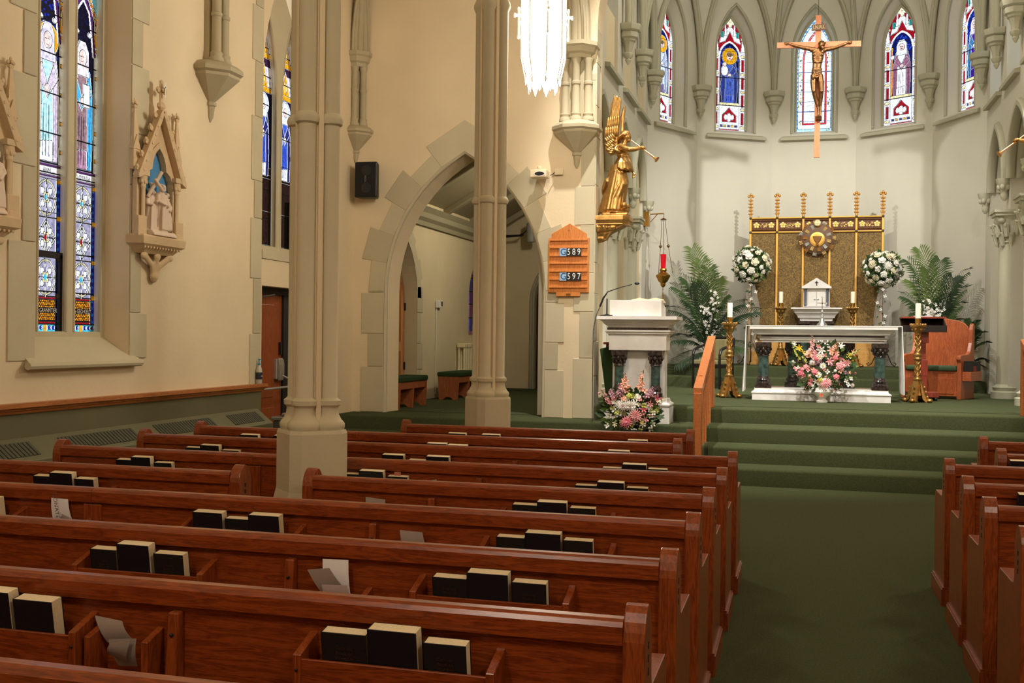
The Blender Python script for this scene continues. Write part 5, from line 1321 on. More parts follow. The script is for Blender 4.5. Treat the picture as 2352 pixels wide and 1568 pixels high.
# ---- marble ambo
ym = 12.98; amx = (at(1400, 700, Y=ym).x+at(1530, 700, Y=ym).x)/2
am = thing('ambo', 'white marble ambo with two green marble columns beside the handrail', 'lectern', (amx, ym, ZP))
AZ = at(1460, 726, Y=ym-.05).z-ZP; aw = (at(1530, 700, Y=ym).x-at(1398, 700, Y=ym).x)/2
b = B(); mould(b, -aw-.05, aw+.05, -.02, .42, [(0, 0), (0, .2), (.02, .2), (-.005, .22), (-.005, .235), (.03, .26), (.04, .3), (.06, .3)]); b.build('plinth', MARBLE, am)
b = B(); b.box(-aw+.03, aw-.03, .14, .38, .3, AZ-.42); b.build('back_panel', MARBLE, am)
b = B(); b.box(-aw, aw, .02, .4, AZ-.42, AZ-.25); b.build('frieze_block', MARBLE, am, bevel=.003)
b = B(); mould(b, -aw-.05, aw+.05, -.03, .45, [(.05, AZ-.25), (.04, AZ-.22), (.02, AZ-.215), (.02, AZ-.2), (0, AZ-.19), (0, AZ-.17)]); b.build('lower_moulding', MARBLE, am)
b = B(); b.box(-aw-.02, aw+.02, .0, .42, AZ-.17, AZ-.14); b.build('dark_inlay', KMARBLE, am)
b = B(); mould(b, -aw-.14, aw+.14, -.12, .54, [(.13, AZ-.14), (.12, AZ-.12), (.09, AZ-.1), (.06, AZ-.06), (.03, AZ-.045), (0, AZ-.04), (0, AZ)]); b.build('cornice', MARBLE, am)
for s_ in (-1, 1): order(am, s_*(aw-.13), .04, .3, AZ-.42, .06)
dz = at(1460, 689, Y=ym).z-ZP-AZ
b = B(); b.hexa([(-aw+.01, -.02, AZ), (aw-.06, -.02, AZ), (aw-.06, .4, AZ), (-aw+.01, .4, AZ)], [(-aw+.01, -.02, AZ+dz), (aw-.06, -.02, AZ+dz), (aw-.06, .4, AZ+dz*.6), (-aw+.01, .4, AZ+dz*.6)]); b.build('desk_block', MARBLE, am, bevel=.004)
lb = thing('lectionary', 'open book lying on top of the marble ambo', 'book', (amx+.12, ym+.02, ZP+AZ+dz))
for s_ in (-1, 1): B().prism([(0, 0), (s_*.2, 0), (s_*.2, .008), (s_*.1, .03), (0, .012)][::s_], .0, .2).build('page_block', PAGES, lb, rot=(radians(-8), 0, 0))
mc = thing('microphone', 'black gooseneck microphone on small round stand on the ambo', 'microphone', (amx-aw-.03, ym+.02, ZP+AZ))
b = B(); b.lathe([(.09, 0), (.09, .012), (.03, .02), (.012, .03)], 20); b.build('base', BLACK, mc, smooth=40)
b = B(); b.tube([(0, 0, .02), (0, 0, .22)], .008, 8); b.build('pole', DARK, mc)
g0 = at(1387, 690, Y=ym)-mc.location; pts_ = [at(x_, y_, Y=ym)-mc.location for x_, y_ in ((1378, 704), (1386, 684), (1396, 670), (1425, 660), (1452, 653))]
b = B(); b.tube(pts_, [.012, .012, .007, .005, .005], 8); b.build('gooseneck', BLACK, mc, smooth=60)
B().ell(at(1463, 651, Y=ym)-mc.location, (.032, .02, .018), 12, 8).build('capsule', BLACK, mc, smooth=60)
mcc = thing('microphone_cable', 'thin black microphone cable hanging down beside the ambo', 'cable', (amx-aw-.17, ym-.14, ZP))
q = mc.location+pts_[0]-mcc.location; B().tube([q, (q.x*.6, 0, q.z-.12), (0, 0, q.z-.3), (0, 0, .3), (.0, .0, .01)], .005, 6).build('cable', BLACK, mcc)
# wooden side desk and green padded kneeler behind the ambo
sd = thing('side_desk', 'dark red wooden desk with papers standing behind the ambo', 'desk', (-2.28, 13.62, ZC))
B().box(-.16, .3, .0, .35, 0, .78).build('body', REDS, sd, bevel=.006); B().box(-.19, .33, -.04, .38, .78, .81).build('desk_top', REDS, sd, bevel=.006)
o = B().box(-.12, .12, .0, .2, .812, .83).build('paper_stack', PAPER3, sd); B().box(-.1, .14, .03, .22, .83, .85).build('paper_stack', PAPER, sd, rot=(0, 0, .1))
kn = thing('kneeler', 'green carpeted slanting kneeler board beside the cream pier', 'kneeler', (-2.38, 13.5, ZC))
GK = mat('kneeler_green', (52, 70, 42), 1, spec=.1, bump=.3, bscale=300)
b = B(); b.hexa([(-.02, 0, 0), (.24, -.02, 0), (.24, .1, 0), (-.02, .1, 0)], [(-.13, .05, .72), (.02, .05, .76), (.02, .12, .76), (-.13, .12, .72)]); b.build('board', GK, kn, bevel=.01)
b = B(); b.hexa([(.12, -.04, 0), (.26, -.05, 0), (.26, .0, 0), (.12, .0, 0)], [(-.0, .01, .74), (.06, .01, .74), (.06, .05, .74), (-.0, .05, .74)]); b.build('side_strip', GK, kn)
# ---- sanctuary lamp hanging from a bracket
ys = 19.45; wb = at(1491, 492, X=-2.66)
sl_ = thing('sanctuary_lamp', 'brass sanctuary lamp with red glass hanging on chains from wall bracket', 'lamp', (at(1523, 640, Y=ys).x, ys, at(1523, 655, Y=ys).z))
lz = sl_.location; S = lambda x, y: at(x, y, Y=ys)-lz
bx = S(1492, 492); tp_ = S(1525, 490)
b = B(); b.tube([bx, tp_], .012, 8); b.tube([S(1494, 510), S(1510, 492)], .008, 6); b.box(-2.79-lz.x, bx.x, -.1, .1, bx.z-.22, bx.z+.04); b.build('wall_bracket', BRASS, sl_)
cz_ = S(1524, 505); b = B(); b.tube([tp_, cz_], .005, 6); b.lathe([(.065, 0), (.05, .015), (.02, .03), (.006, .04)], 16, cz_); b.build('chain_cap', BRONZE, sl_, smooth=50)
for k, (mx, my, ex, ey) in enumerate(((1517, 566, 1512, 632), (1535, 565, 1545, 627))):
    for q in ((0, .0), ) : b = B(); b.tube([cz_+Vector(((mx-1526)*.003, 0, 0)), S(mx, my), S(ex, ey)], .005, 6); b.ell(S(mx, my), .028, 10, 6); b.build('chain', BRONZE, sl_, smooth=60)
b = B(); b.tube([cz_, S(1523, 566)+Vector((0, .1, 0)), S(1523, 630)+Vector((0, .14, 0))], .005, 6); b.build('chain', BRONZE, sl_)
def LZ(y): return S(1523, y).z
RG = bpy.data.materials.new('red_glass'); nt, out = nodes(RG); p = nt.nodes.new('ShaderNodeBsdfPrincipled'); lk(nt, p.outputs[0], out.inputs[0]); p.inputs['Base Color'].default_value = rgb((176, 8, 26)); p.inputs['Roughness'].default_value = .15; p.inputs['Emission Color'].default_value = rgb((200, 10, 30)); p.inputs['Emission Strength'].default_value = .35
b = B(); b.lathe([(.045, LZ(617)), (.05, LZ(600)), (.056, LZ(584)), (.05, LZ(584))], 18); b.build('red_glass', RG, sl_, smooth=40)
u = .0077
b = B(); b.lathe([(8*u, LZ(617)), (9*u, LZ(620)), (7*u, LZ(624)), (12*u, LZ(628)), (17*u, LZ(632)), (17*u, LZ(635)), (14*u, LZ(640)), (11*u, LZ(646)), (6*u, LZ(650)), (6*u, LZ(655)), (3*u, LZ(659)), (1*u, LZ(660))], 24); b.build('lamp_bowl', BRASS, sl_, smooth=40)
b = B(); b.tube([(0, 0, LZ(659)), (0, 0, LZ(672))], .005, 6); b.ell((0, 0, LZ(664)), .014, 8, 5); b.lathe([(.01, LZ(672)), (.016, LZ(676)), (.02, LZ(694))], 10); b.build('tassel', GOLD, sl_)

# ---- side chapel furnishings
def bench(loc, rz, L_, label):
    t = thing('bench', label, 'bench', loc, rz)
    BW = wood('bench_wood', (138, 70, 34), (172, 98, 54), .5, (12, 12, 1.4)); h = .38
    for x in (-L_/2+.03, 0, L_/2-.03):
        b = B(); b.prism([(-.16, 0), (-.09, 0), (-.05, .035), (0, .05), (.05, .035), (.09, 0), (.16, 0), (.18, h), (-.18, h)], x-.02, x+.02, lambda u, v, d: (d, u, v)); b.build('leg_board', BW, t)
    for y in (-.17, .15): B().box(-L_/2, L_/2, y, y+.02, h-.1, h).build('apron', BW, t)
    B().box(-L_/2-.01, L_/2+.01, -.19, .19, h, h+.075).build('seat_pad', GK, t, bevel=.02, seg=3)
bench((-5.6, 14.48, ZP), radians(90), 1.14, 'wooden bench with green padded seat beside the open chapel door')
bench((-5.56, 17.05, ZP), radians(90), 1.25, 'wooden bench with green padded seat in front of the chapel radiator')
bench((-3.96, 17.45, ZP), radians(90), 1.1, 'wooden bench with green padded seat by the chapel back doorway')
rd = thing('radiator', 'cream cast-iron column radiator against the chapel wall', 'radiator', (XCH+.1, 18.5, ZP))
for k in range(9):
    b = B(); y = -.5+k*.125
    for x in (-.05, .05): b.tube([(x, y, .05), (x, y, .86)], .026, 6)
    b.box(-.075, .075, y-.05, y+.05, .84, .92); b.box(-.075, .075, y-.05, y+.05, .03, .1); b.box(-.07, .07, y-.05, y+.05, .4, .45); b.build('section', mat('radiator_cream', (222, 208, 166), .5), rd, bevel=.012)
th = thing('thermostat', 'white wall thermostat with dark display and cable on the chapel wall', 'thermostat', at(1006, 700, X=XCH+.01))
B().box(-.0, .04, -.12, .0, -.05, .07).build('box', WHITE, th, bevel=.005); B().box(0, .05, .0, .11, -.05, .08).build('control', WHITE, th, bevel=.005); B().box(.05, .053, .03, .09, -.02, .06).build('display', BLACK, th)
B().tube([(.012, -.1, -.05), (.012, -.11, -1.5)], .006, 6).build('cable', WHITE, th)
d2 = struct(thing('door_2', 'tall wooden pointed door standing open in the chapel', 'door', (XCH-.22, 15.93, ZP)))
b = B(); dp = parch(-.8, .0, 1.62, 2.42, 8, 0); b.prism(dp, -.02, .02, lambda u, v, d: (u*.62, -.0+u*.0-d+u*-.1, v)); dl_ = b.build('door_leaf', DOORW, d2, rot=(0, 0, radians(180)))
b = B(); b.prism(dp, -.02, .02, lambda u, v, d: (d, u, v)); bpy.data.objects.remove(dl_); dl_ = b.build('door_leaf', wood('pale_door', (176, 112, 64), (206, 146, 92), .4, (12, 12, 1.2)), d2, rot=(0, 0, radians(-14)))
for (u0, u1, z0, z1) in ((-.68, -.44, .2, .8), (-.34, -.1, .2, .8), (-.68, -.44, .95, 1.9), (-.34, -.1, .95, 1.9)):
    for s_ in (-1, 1): B().box(s_*.02-.008, s_*.02+.008, u0, u1, z0, z1).build('panel', mat('panel_edge', (150, 92, 48), .4), dl_, bevel=.006)
for z in (.98, 1.16):
    b = B(); b.tube([(-.06, -.7, z), (.06, -.7, z)], .01, 8); b.ell((.07, -.7, z), .026, 10, 6); b.ell((-.07, -.7, z), .026, 10, 6); b.build('knob', BRASS, dl_, smooth=50)
for z in (.5, 1.45): B().box(-.03, .03, -.02, .02, z, z+.12).build('hinge', DARK, dl_)
d3 = struct(thing('door_3', 'dark red wooden door in the chapel back doorway', 'door', (-4.65, Y2+.2, ZP)))
b = B(); b.prism([(u+4.65, v-ZP) for u, v in parch(-5.18, -4.12, 2.3, 3.18, 8, ZP)], 0, .04); b.build('door_leaf', wood('maroon_door', (60, 24, 18), (84, 38, 26), .4, (12, 12, 1.2)), d3)
b = B(); b.tube([(.3, -.04, 1.0), (.3, -.04, 1.3)], .012, 6); b.build('handle', DARK, d3)
cw = struct(thing('window_8', 'narrow chapel window with purple frame', 'window', (XCH-.1, 19.2, 0)))
b = B(); b.plate(parch(-.54, .54, 2.3, 3.05, 8, 1.58), [parch(-.4, .4, 2.3, 2.85, 8, 1.7)], 0, .05, lambda u, v, d: (-d, u, v)); b.build('frame', mat('mauve_frame', (170, 120, 138), .6), cw)
g = Glass(parch(-.4, .4, 2.3, 2.85, 8, 1.7), .02)
for k in range(5):
    for j in range(3): g.rect(-.4+j*.267, -.133+j*.267, 1.7+k*.25, 1.95+k*.25, ((80, 50, 90), (60, 60, 110), (96, 60, 80))[(k+j) % 3])
g.build(cw, lambda u, v, d: (-.03, u, v))
wl2 = thing('wall_lamp', 'black arm wall lamp with clear glass shade high on chapel wall', 'lamp', at(1196, 543, Y=Y2-.5))
b = B(); b.tube([(-.42, .0, .0), (0, 0, .02)], [.03, .02], 8); b.tube([(0, 0, .02), (.05, .0, .05)], .03, 8); b.build('arm', BLACK, wl2)
b = B(); b.lathe([(.09, -.16), (.1, -.1), (.1, .2), (.04, .24)], 14, (.22, 0, .05)); b.build('glass_shade', mat('frosted', (170, 170, 160), .4), wl2, smooth=40); b = B(); b.tube([(.05, 0, .05), (.2, 0, .2), (.2, .5, .2)], .012, 6); b.build('bracket', BLACK, wl2)
# ================================================================== SCULPTURE
def body_of(b, name, material, parent, voxel, smooth=2):
    o = b.build(name, material, parent, smooth=180); remesh(o, voxel, smooth); return o
# ---- hanging crucifix
yc = 18.0; cz0, cz1 = at(1878, 362, Y=yc).z, at(1878, 36, Y=yc).z; cxx = at(1878, 200, Y=yc).x
cr = thing('crucifix', 'large wooden cross with bronze figure hanging in front of the centre window', 'crucifix', (cxx, yc, cz0))
CW = wood('cross_wood', (200, 118, 76), (216, 140, 98), .45, (14, 14, 1.5)); K = lambda x, y, d=-.06: at(x, y, Y=yc+d)-Vector(cr.location)
hw = .046
B().box(-hw, hw, -.025, .025, 0, cz1-cz0).build('upright', CW, cr, bevel=.003)
zl, zr_ = K(1785, 105, 0), K(1978, 101, 0)
b = B(); b.hexa([(zl.x, -.024, zl.z-.045), (zr_.x, -.024, zr_.z-.045), (zr_.x, .024, zr_.z-.045), (zl.x, .024, zl.z-.045)], [(zl.x, -.024, zl.z+.048), (zr_.x, -.024, zr_.z+.048), (zr_.x, .024, zr_.z+.048), (zl.x, .024, zl.z+.048)]); b.build('crossbeam', CW, cr, bevel=.003)
pl = K(1881, 63, -.03); b = B(); b.box(pl.x-.115, pl.x+.115, -.05, -.026, pl.z-.05, pl.z+.05); b.build('title_board', mat('title_brown', (112, 84, 62), .6), cr, bevel=.004)
text('I.N.R.I.', .085, mat('title_letters', (214, 190, 130), .5), cr, (pl.x, -.052, pl.z), (pi/2, 0, 0), 'title_lettering', .001, sx=.8)
b = B()
hd = K(1888, 103, -.12)
b.ell(hd, (.05, .055, .066), 14, 10, Matrix.Rotation(radians(22), 3, 'Y'))
b.ell(hd+Vector((-.005, .012, .018)), (.058, .056, .056), 12, 8)                    # hair
b.ell(hd+Vector((-.035, .03, -.04)), (.028, .03, .06), 10, 8); b.ell(hd+Vector((.012, -.03, -.055)), (.026, .024, .035), 10, 8)     # hair lock, beard
b.ell(hd+Vector((.022, -.055, -.008)), (.011, .014, .016), 8, 6)                    # nose
for k in range(9): a = k*.7; b.ell(hd+Vector((.056*cos(a), .056*sin(a), .03)), (.014, .014, .012), 6, 5)    # crown
b.tube([hd+Vector((-.01, .03, -.03)), K(1880, 117, -.06)], [.032, .04], 10)
b.tube([K(1879, 113), K(1879, 122), K(1878, 134), K(1877, 146), K(1876, 156), K(1876, 168)], [.072, .1, .094, .074, .07, .08], 14, flat=(.62, 1))
b.tube([K(1862, 114), K(1879, 117), K(1896, 115)], [.04, .05, .04], 10)
for s_ in (-1, 1): b.ell(K(1879+s_*8, 125, -.095), (.04, .03, .03), 10, 8)
for r_ in range(4):
    for s_ in (-1, 1): b.tube([K(1878+s_*2, 131+r_*4, -.112), K(1878+s_*8, 129+r_*4, -.108), K(1878+s_*11, 132+r_*4, -.08)], .008, 6)
aL = [K(1864, 113), K(1846, 110, -.05), K(1834, 107, -.05), K(1820, 103, -.05), K(1813, 100, -.045)]
aR = [K(1895, 114), K(1912, 111, -.05), K(1924, 108, -.05), K(1938, 102, -.05), K(1945, 99, -.045)]
for A, s_ in ((aL, -1), (aR, 1)):
    b.tube(A, [.038, .034, .028, .024, .018], 10)
    e = A[-1]; b.ell(e+Vector((s_*.025, 0, .008)), (.028, .012, .022), 10, 6)
    for q in range(4): b.tube([e+Vector((s_*.045, -.004, .02-q*.012)), e+Vector((s_*.072, -.012, .026-q*.012)), e+Vector((s_*.082, -.026, .018-q*.01))], [.008, .0075, .006], 6)
    b.tube([e+Vector((s_*.02, -.005, .02)), e+Vector((s_*.035, -.02, .045))], [.008, .006], 6)
for kx, fx, o_ in ((1868, 1879, -.0), (1886, 1884, -.02)):
    b.tube([K(1876+(kx-1877)*.8, 172), K(kx, 190, -.09), K(kx+1, 208, -.13+o_), K((kx+fx)/2, 228, -.09+o_), K(fx, 248, -.07+o_)], [.05, .048, .038, .034, .02], 12)
    b.ell(K(kx+1, 209, -.14+o_), (.032, .03, .036), 10, 8)
    b.tube([K(fx, 247, -.07+o_), K(fx+1, 256, -.1+o_), K(fx+1, 265, -.13+o_)], [.025, .028, .018], 10, flat=(1, .7))
    for q in range(5): b.ell(K(fx-3+q*1.6, 266, -.135+o_), (.008, .012, .01), 6, 5)
co_ = body_of(b, 'corpus', BRONZE, cr, .0085, 2)
b = B(); b.tube([K(1876, 156), K(1876, 166), K(1875, 178)], [.076, .086, .08], 18, flat=(.75, 1))
for q in range(4): b.tube([K(1865, 160+q*5, -.07), K(1876, 163+q*5, -.135), K(1888, 158+q*5, -.08)], .013, 8)
b.ell(K(1868, 176, -.12), (.03, .03, .06), 10, 8); body_of(b, 'loincloth', BRONZE, cr, .009, 1)
b = B(); q = K(1880, 270, -.06); b.hexa([q+Vector((-.05, -.07, -.03)), q+Vector((.05, -.07, -.03)), q+Vector((.05, .04, -.05)), q+Vector((-.05, .04, -.05))], [q+Vector((-.05, -.08, -.0)), q+Vector((.05, -.08, -.0)), q+Vector((.05, .04, .03)), q+Vector((-.05, .04, .03))]); b.build('foot_rest', BRONZE, cr)
b = B(); b.tube([(0, .0, cz1-cz0), (0, 0, 10.3-cz0)], .004, 5); b.build('hanging_wire', DARK, cr)

# ---- gilded angel with a trumpet on a carved bracket
def angel(yg, loc_px, mirror, label, lab2, wall_x):
    base = at(*loc_px, Y=yg); sg = -1 if mirror else 1
    t = thing('angel_statue', label, 'statue', base); S_ = 1/172.0
    A = lambda x, y, d=0: Vector((sg*(x-1412)*S_, d, (497-y)*S_))
    b = B()
    b.tube([A(1430, 338), A(1427, 348), A(1426, 358), A(1428, 366), A(1423, 380), A(1420, 393)], [.055, .082, .08, .07, .088, .105], 16, flat=(.95, .9))
    b.tube([A(1420, 385), A(1417, 405), A(1414, 430), A(1408, 455), A(1404, 478), A(1404, 490)], [.105, .13, .13, .14, .16, .17], 18, flat=(.85, 1))
    b.tube([A(1424, 400, -.03), A(1430, 428, -.06), A(1424, 450, -.05), A(1421, 480, -.04)], [.07, .075, .06, .05], 12)
    b.tube([A(1432, 336), A(1434, 326)], [.036, .034], 10)
    b.ell(A(1437, 318), (.056, .05, .07), 14, 10); b.ell(A(1445, 320), (.018, .014, .014), 8, 6); b.ell(A(1442, 329), (.024, .03, .02), 8, 6); b.ell(A(1445, 325), (.012, .014, .008), 8, 5)
    # shoulders and near arm, hand closed on the trumpet
    b.tube([A(1424, 343, -.07), A(1426, 346, 0), A(1424, 343, .07)], [.05, .06, .05], 10)
    b.tube([A(1427, 345, -.09), A(1437, 350, -.14), A(1448, 353, -.16), A(1460, 352, -.14), A(1470, 349, -.1)], [.05, .04, .036, .03, .024], 12)
    b.ell(A(1474, 347, -.08), (.03, .022, .024), 10, 8)
    for q in range(4): b.tube([A(1472+q*2, 344+q*1.6, -.1), A(1475+q*2, 344+q*1.6, -.062), A(1474+q*2, 349+q*1.4, -.05)], .009, 6)
    b.tube([A(1471, 350, -.07), A(1476, 352, -.045)], .009, 6)
    # far arm reaching down, open hand
    b.tube([A(1427, 346, .09), A(1438, 366, .12), A(1446, 388, .08), A(1450, 397, .05)], [.045, .036, .028, .02], 10)
    b.ell(A(1452, 402, .04), (.022, .014, .028), 8, 6)
    for q in range(4): b.tube([A(1449+q*2.2, 406, .04), A(1450+q*2.4, 413-q, .03)], [.008, .006], 6)
    b.tube([A(1455, 400, .035), A(1458, 404, .02)], .008, 6)
    # feet
    for x, d in ((1420, -.06), (1428, .03)): b.tube([A(x, 483, d), A(x+6, 490, d), A(x+14, 494, d)], [.028, .028, .018], 8)
    bd = body_of(b, 'figure', GOLD, t, .011, 2)
    # hair
    b = B(); b.ell(A(1434, 314), (.066, .062, .055), 14, 10)
    for k in range(6): b.tube([A(1430-k*1.2, 314+k*2.5, -.045+.018*k), A(1421-k*.8, 320+k*2.2, -.05+.02*k), A(1417-k*.4, 327+k*.8, -.04+.016*k)], [.022, .018, .008], 7)
    body_of(b, 'hair', GOLD, t, .01, 1)
    # draped folds over bodice, peplum and skirt
    b = B()
    for k in range(13):
        a = -1.5+k*.25; c, s2 = cos(a), sin(a)
        b.tube([A(1427+11*c*.9, 366, .0)+Vector((0, s2*.075-.0, 0)), A(1423+21*c, 380)+Vector((0, s2*.12, 0)), A(1422+27*c, 394+3*(k % 2))+Vector((0, s2*.14, 0))], [.014, .026, .03], 7)
    b.tube([A(1418, 363, -.05), A(1428, 364, -.085), A(1438, 363, -.05), A(1439, 363, .05), A(1418, 363, .05), A(1418, 363, -.05)], .012, 6)
    for k in range(11):
        a = -2.2+k*.34
        b.tube([A(1420+14*cos(a), 396)+Vector((0, sin(a)*.1, 0)), A(1418+20*cos(a), 420)+Vector((0, sin(a)*.13, 0)), A(1412+21*cos(a), 450)+Vector((0, sin(a)*.13, 0)), A(1407+24*cos(a), 486)+Vector((0, sin(a)*.16, 0))], [.02, .03, .032, .026], 7)
    b.tube([A(1432, 405, -.1), A(1424, 432, -.14), A(1412, 458, -.15), A(1398, 482, -.12)], [.014, .02, .022, .016], 7); b.tube([A(1436, 402, -.07), A(1430, 436, -.13), A(1420, 464, -.13), A(1412, 488, -.1)], [.014, .02, .02, .014], 7)
    # blown drapery behind
    for k in range(5): b.tube([A(1408, 412+k*6, .02*k-.04), A(1396, 420+k*6, .02*k-.06), A(1389, 432+k*4, .02*k-.04), A(1384, 442+k*2.5, .02*k-.05)], [.05, .05, .035, .012], 9)
    body_of(b, 'drapery', GOLD, t, .0095, 1)
    b = B()
    for k in range(6): b.tube([A(1420-k*2, 340, -.1+.01*k), A(1414+k*1.5, 350+k, -.13), A(1409+k*4, 362-k, -.1)], [.014, .022, .016], 7)
    body_of(b, 'sleeve', GOLD, t, .011, 1)
    # wings
    def wing(pts, d0, name, rows, thick=.03):
        b = B(); b.prism([(A(x, y).x, A(x, y).z) for x, y in pts], d0-thick, d0+thick, lambda u, v, d: (u, d, v)); o = b.build(name, GOLD, t, bevel=.015)
        for (x0, y0, x1, y1, w_, n_, dx, dy) in rows:
            c = B()
            for q in range(n_):
                f = A(x0+dx*q, y0+dy*q, d0-thick-.006); g2 = A(x1+dx*q, y1+dy*q, d0-thick-.016)
                c.tube([f, f.lerp(g2, .4)+Vector((0, -.016, 0)), f.lerp(g2, .8)+Vector((0, -.01, 0)), g2], [w_*.6, w_*1.3, w_*1.1, w_*.3], 8)
            c.build('feathers', GOLD, o, smooth=60)
    wing([(1415, 225), (1408, 228), (1400, 245), (1397, 275), (1392, 300), (1387, 318), (1386, 335), (1390, 350), (1400, 360), (1410, 356), (1416, 340), (1418, 312), (1420, 280), (1418, 240)], .03, 'wing',
         [(1402, 285, 1410, 226, .016, 6, 2.6, 1.5), (1394, 305, 1396, 275, .017, 6, 4.6, -1.2), (1390, 322, 1391, 296, .018, 6, 5, -.6), (1398, 334, 1387, 320, .016, 5, 3.6, -2.5), (1402, 344, 1387, 334, .016, 5, 3, -3), (1406, 352, 1389, 345, .016, 4, 3, -3), (1410, 356, 1394, 354, .016, 3, 2, -4)])
    b = B(); b.prism([(A(x, y).x, A(x, y).z) for x, y in ((1428, 243), (1424, 252), (1419, 270), (1420, 300), (1419, 312), (1412, 322), (1410, 330), (1414, 334), (1422, 322), (1427, 305), (1428, 275), (1430, 250))], .1, .15, lambda u, v, d: (u, d, v)); b.build('wing', GOLD, t, bevel=.012)
    # trumpet
    b = B(); m_, e_ = A(1447, 328, -.03), A(1508, 376, -.12); b.tube([m_, m_.lerp(e_, .5), m_.lerp(e_, .86), m_.lerp(e_, .94), e_], [.007, .009, .012, .018, .042], 12); b.build('trumpet', mat('trumpet_brass', (226, 172, 110), .3, metal=.8), t, smooth=60)
    # cloud under the feet
    b = B(); rg = random.Random(2)
    for k in range(22): b.ell(A(1390+rg.uniform(0, 48), 490-rg.uniform(0, 8)*(1 if k % 3 else 2), rg.uniform(-.12, .12)), (rg.uniform(.04, .08), .06, rg.uniform(.03, .05)), 8, 6)
    b.box(min(A(1387, 0).x, A(1445, 0).x), max(A(1387, 0).x, A(1445, 0).x), -.14, .14, 0, .03); body_of(b, 'cloud', GOLD, t, .014, 2)
    # bracket fixed to the wall
    br = thing('statue_bracket', lab2, 'bracket', base)
    b = B(); poly = [(A(1371, 0).x, -.2), (A(1436, 0).x, -.2), (A(1448, 0).x, -.1), (A(1448, 0).x, .2), (A(1371, 0).x, .2)]
    b.rings([[(x*f, y*f, z) for x, y in poly] for f, z in ((.96, -.002), (1, -.01), (1, -.06), (.94, -.075), (.9, -.11), (.94, -.12))]); b.build('shelf', GOLD, br, bevel=.006)
    b = B(); b.rings([[(A(1373, 0).x, -.16*f, z), (A(1373+66*f, 0).x, -.16*f, z), (A(1373+66*f, 0).x, .16*f, z), (A(1373, 0).x, .16*f, z)] for f, z in ((1, -.11), (.8, -.16), (.5, -.22), (.38, -.27), (.36, -.3), (.2, -.33), (.08, -.345))])
    for k in range(5): b.tube([A(1376+k*13, 512, -.15+.01*k), A(1378+k*9, 524, -.16+.015*k), A(1376+k*6, 534, -.12+.015*k)], [.03, .032, .012], 8)
    for k in range(3): b.tube([A(1400+k*12, 514, -.1), A(1392+k*11, 524, -.17+.02*k), A(1380+k*5, 532, -.12)], [.025, .03, .01], 8)
    for k in range(12): b.ell(A(1378+(k % 4)*4, 527+(k//4)*3, -.09), .014, 6, 5)
    for z in (-.29, -.245): b.tube([(A(1374, 0).x, -.07, z), (A(1390, 0).x, -.07, z)], .02, 8)
    body_of(b, 'corbel', GOLD, br, .012, 1)
    q = sorted((A(1371, 0).x, wall_x-base.x)); b = B(); b.box(q[0], q[1]+.01, -.1, .1, -.3, -.02); b.build('wall_plate', GOLD, br)
    return t
angel(13.62, (1412, 497), False, 'gilded angel blowing a trumpet on a bracket beside the hymn board', 'gilded carved bracket carrying the trumpet angel beside the hymn board', -2.57)
# its twin on the other side of the chancel arch: only the trumpet and hand reach into view
p = at(2290, 358, Y=13.62); bx2 = p.x+96/172
ab = at(1412, 497, Y=13.62); angel2_px = None
def _px(X_, z_, Y_):
    v = Vector((X_, Y_, z_))-CP; return 1176+FPX*v.dot(CR)/v.dot(CF), 784-FPX*v.dot(CU)/v.dot(CF)
zz2 = p.z-(497-376)/172
angel(13.62, _px(bx2, zz2, 13.62), True, 'second gilded trumpet angel facing the altar at the far chancel pier', 'gilded bracket of the second angel on the far chancel pier', 3.09)

# ---- carved stations on the left wall
TAN = mat('station_frame', (206, 178, 138), .7, vary=.06, vscale=8); CAST = mat('station_cast', (222, 200, 178), .7); BLUE = mat('niche_blue', (70, 138, 190), .7, vary=.08, vscale=6)
def robed(b, u, z, h, d, lean=0, arm=None, beard=True):
    """small standing relief figure; local x = out of wall, y = along wall, z up"""
    P_ = lambda a, f, o=0: Vector((d+o, u+a*h+lean*f*h, z+f*h))
    b.tube([P_(0, 0), P_(0, .15), P_(0, .4), P_(0, .62), P_(0, .78), P_(0, .83)], [.17*h, .15*h, .125*h, .12*h, .11*h, .05*h], 12, flat=(1, .8))
    b.ell(P_(0, .915, .03), (.058*h, .052*h, .072*h), 10, 8); b.ell(P_(0, .95), (.066*h, .062*h, .055*h), 10, 8); b.tube([P_(0, .82), P_(0, .88)], .04*h, 8)
    b.ell(P_(0, .915, .03+.06*h), (.014*h, .012*h, .018*h), 6, 5)
    if beard: b.ell(P_(0, .87, .05), (.03*h, .032*h, .035*h), 8, 6)
    for k in range(7): b.tube([P_(-.1+k*.033, .03, .13*h), P_(-.09+k*.03, .3, .12*h), P_(-.06+k*.02, .6, .1*h)], [.022*h, .018*h, .01*h], 6)
    for s_ in (-1, 1):
        A = arm[0 if s_ < 0 else 1] if arm else (s_*.05, .52)
        b.tube([P_(s_*.11, .77), P_(s_*.15, .62, .05*h), P_(A[0], A[1], .14*h)], [.05*h, .045*h, .03*h], 8); b.ell(P_(A[0], A[1], .15*h), (.03*h, .03*h, .026*h), 8, 6)
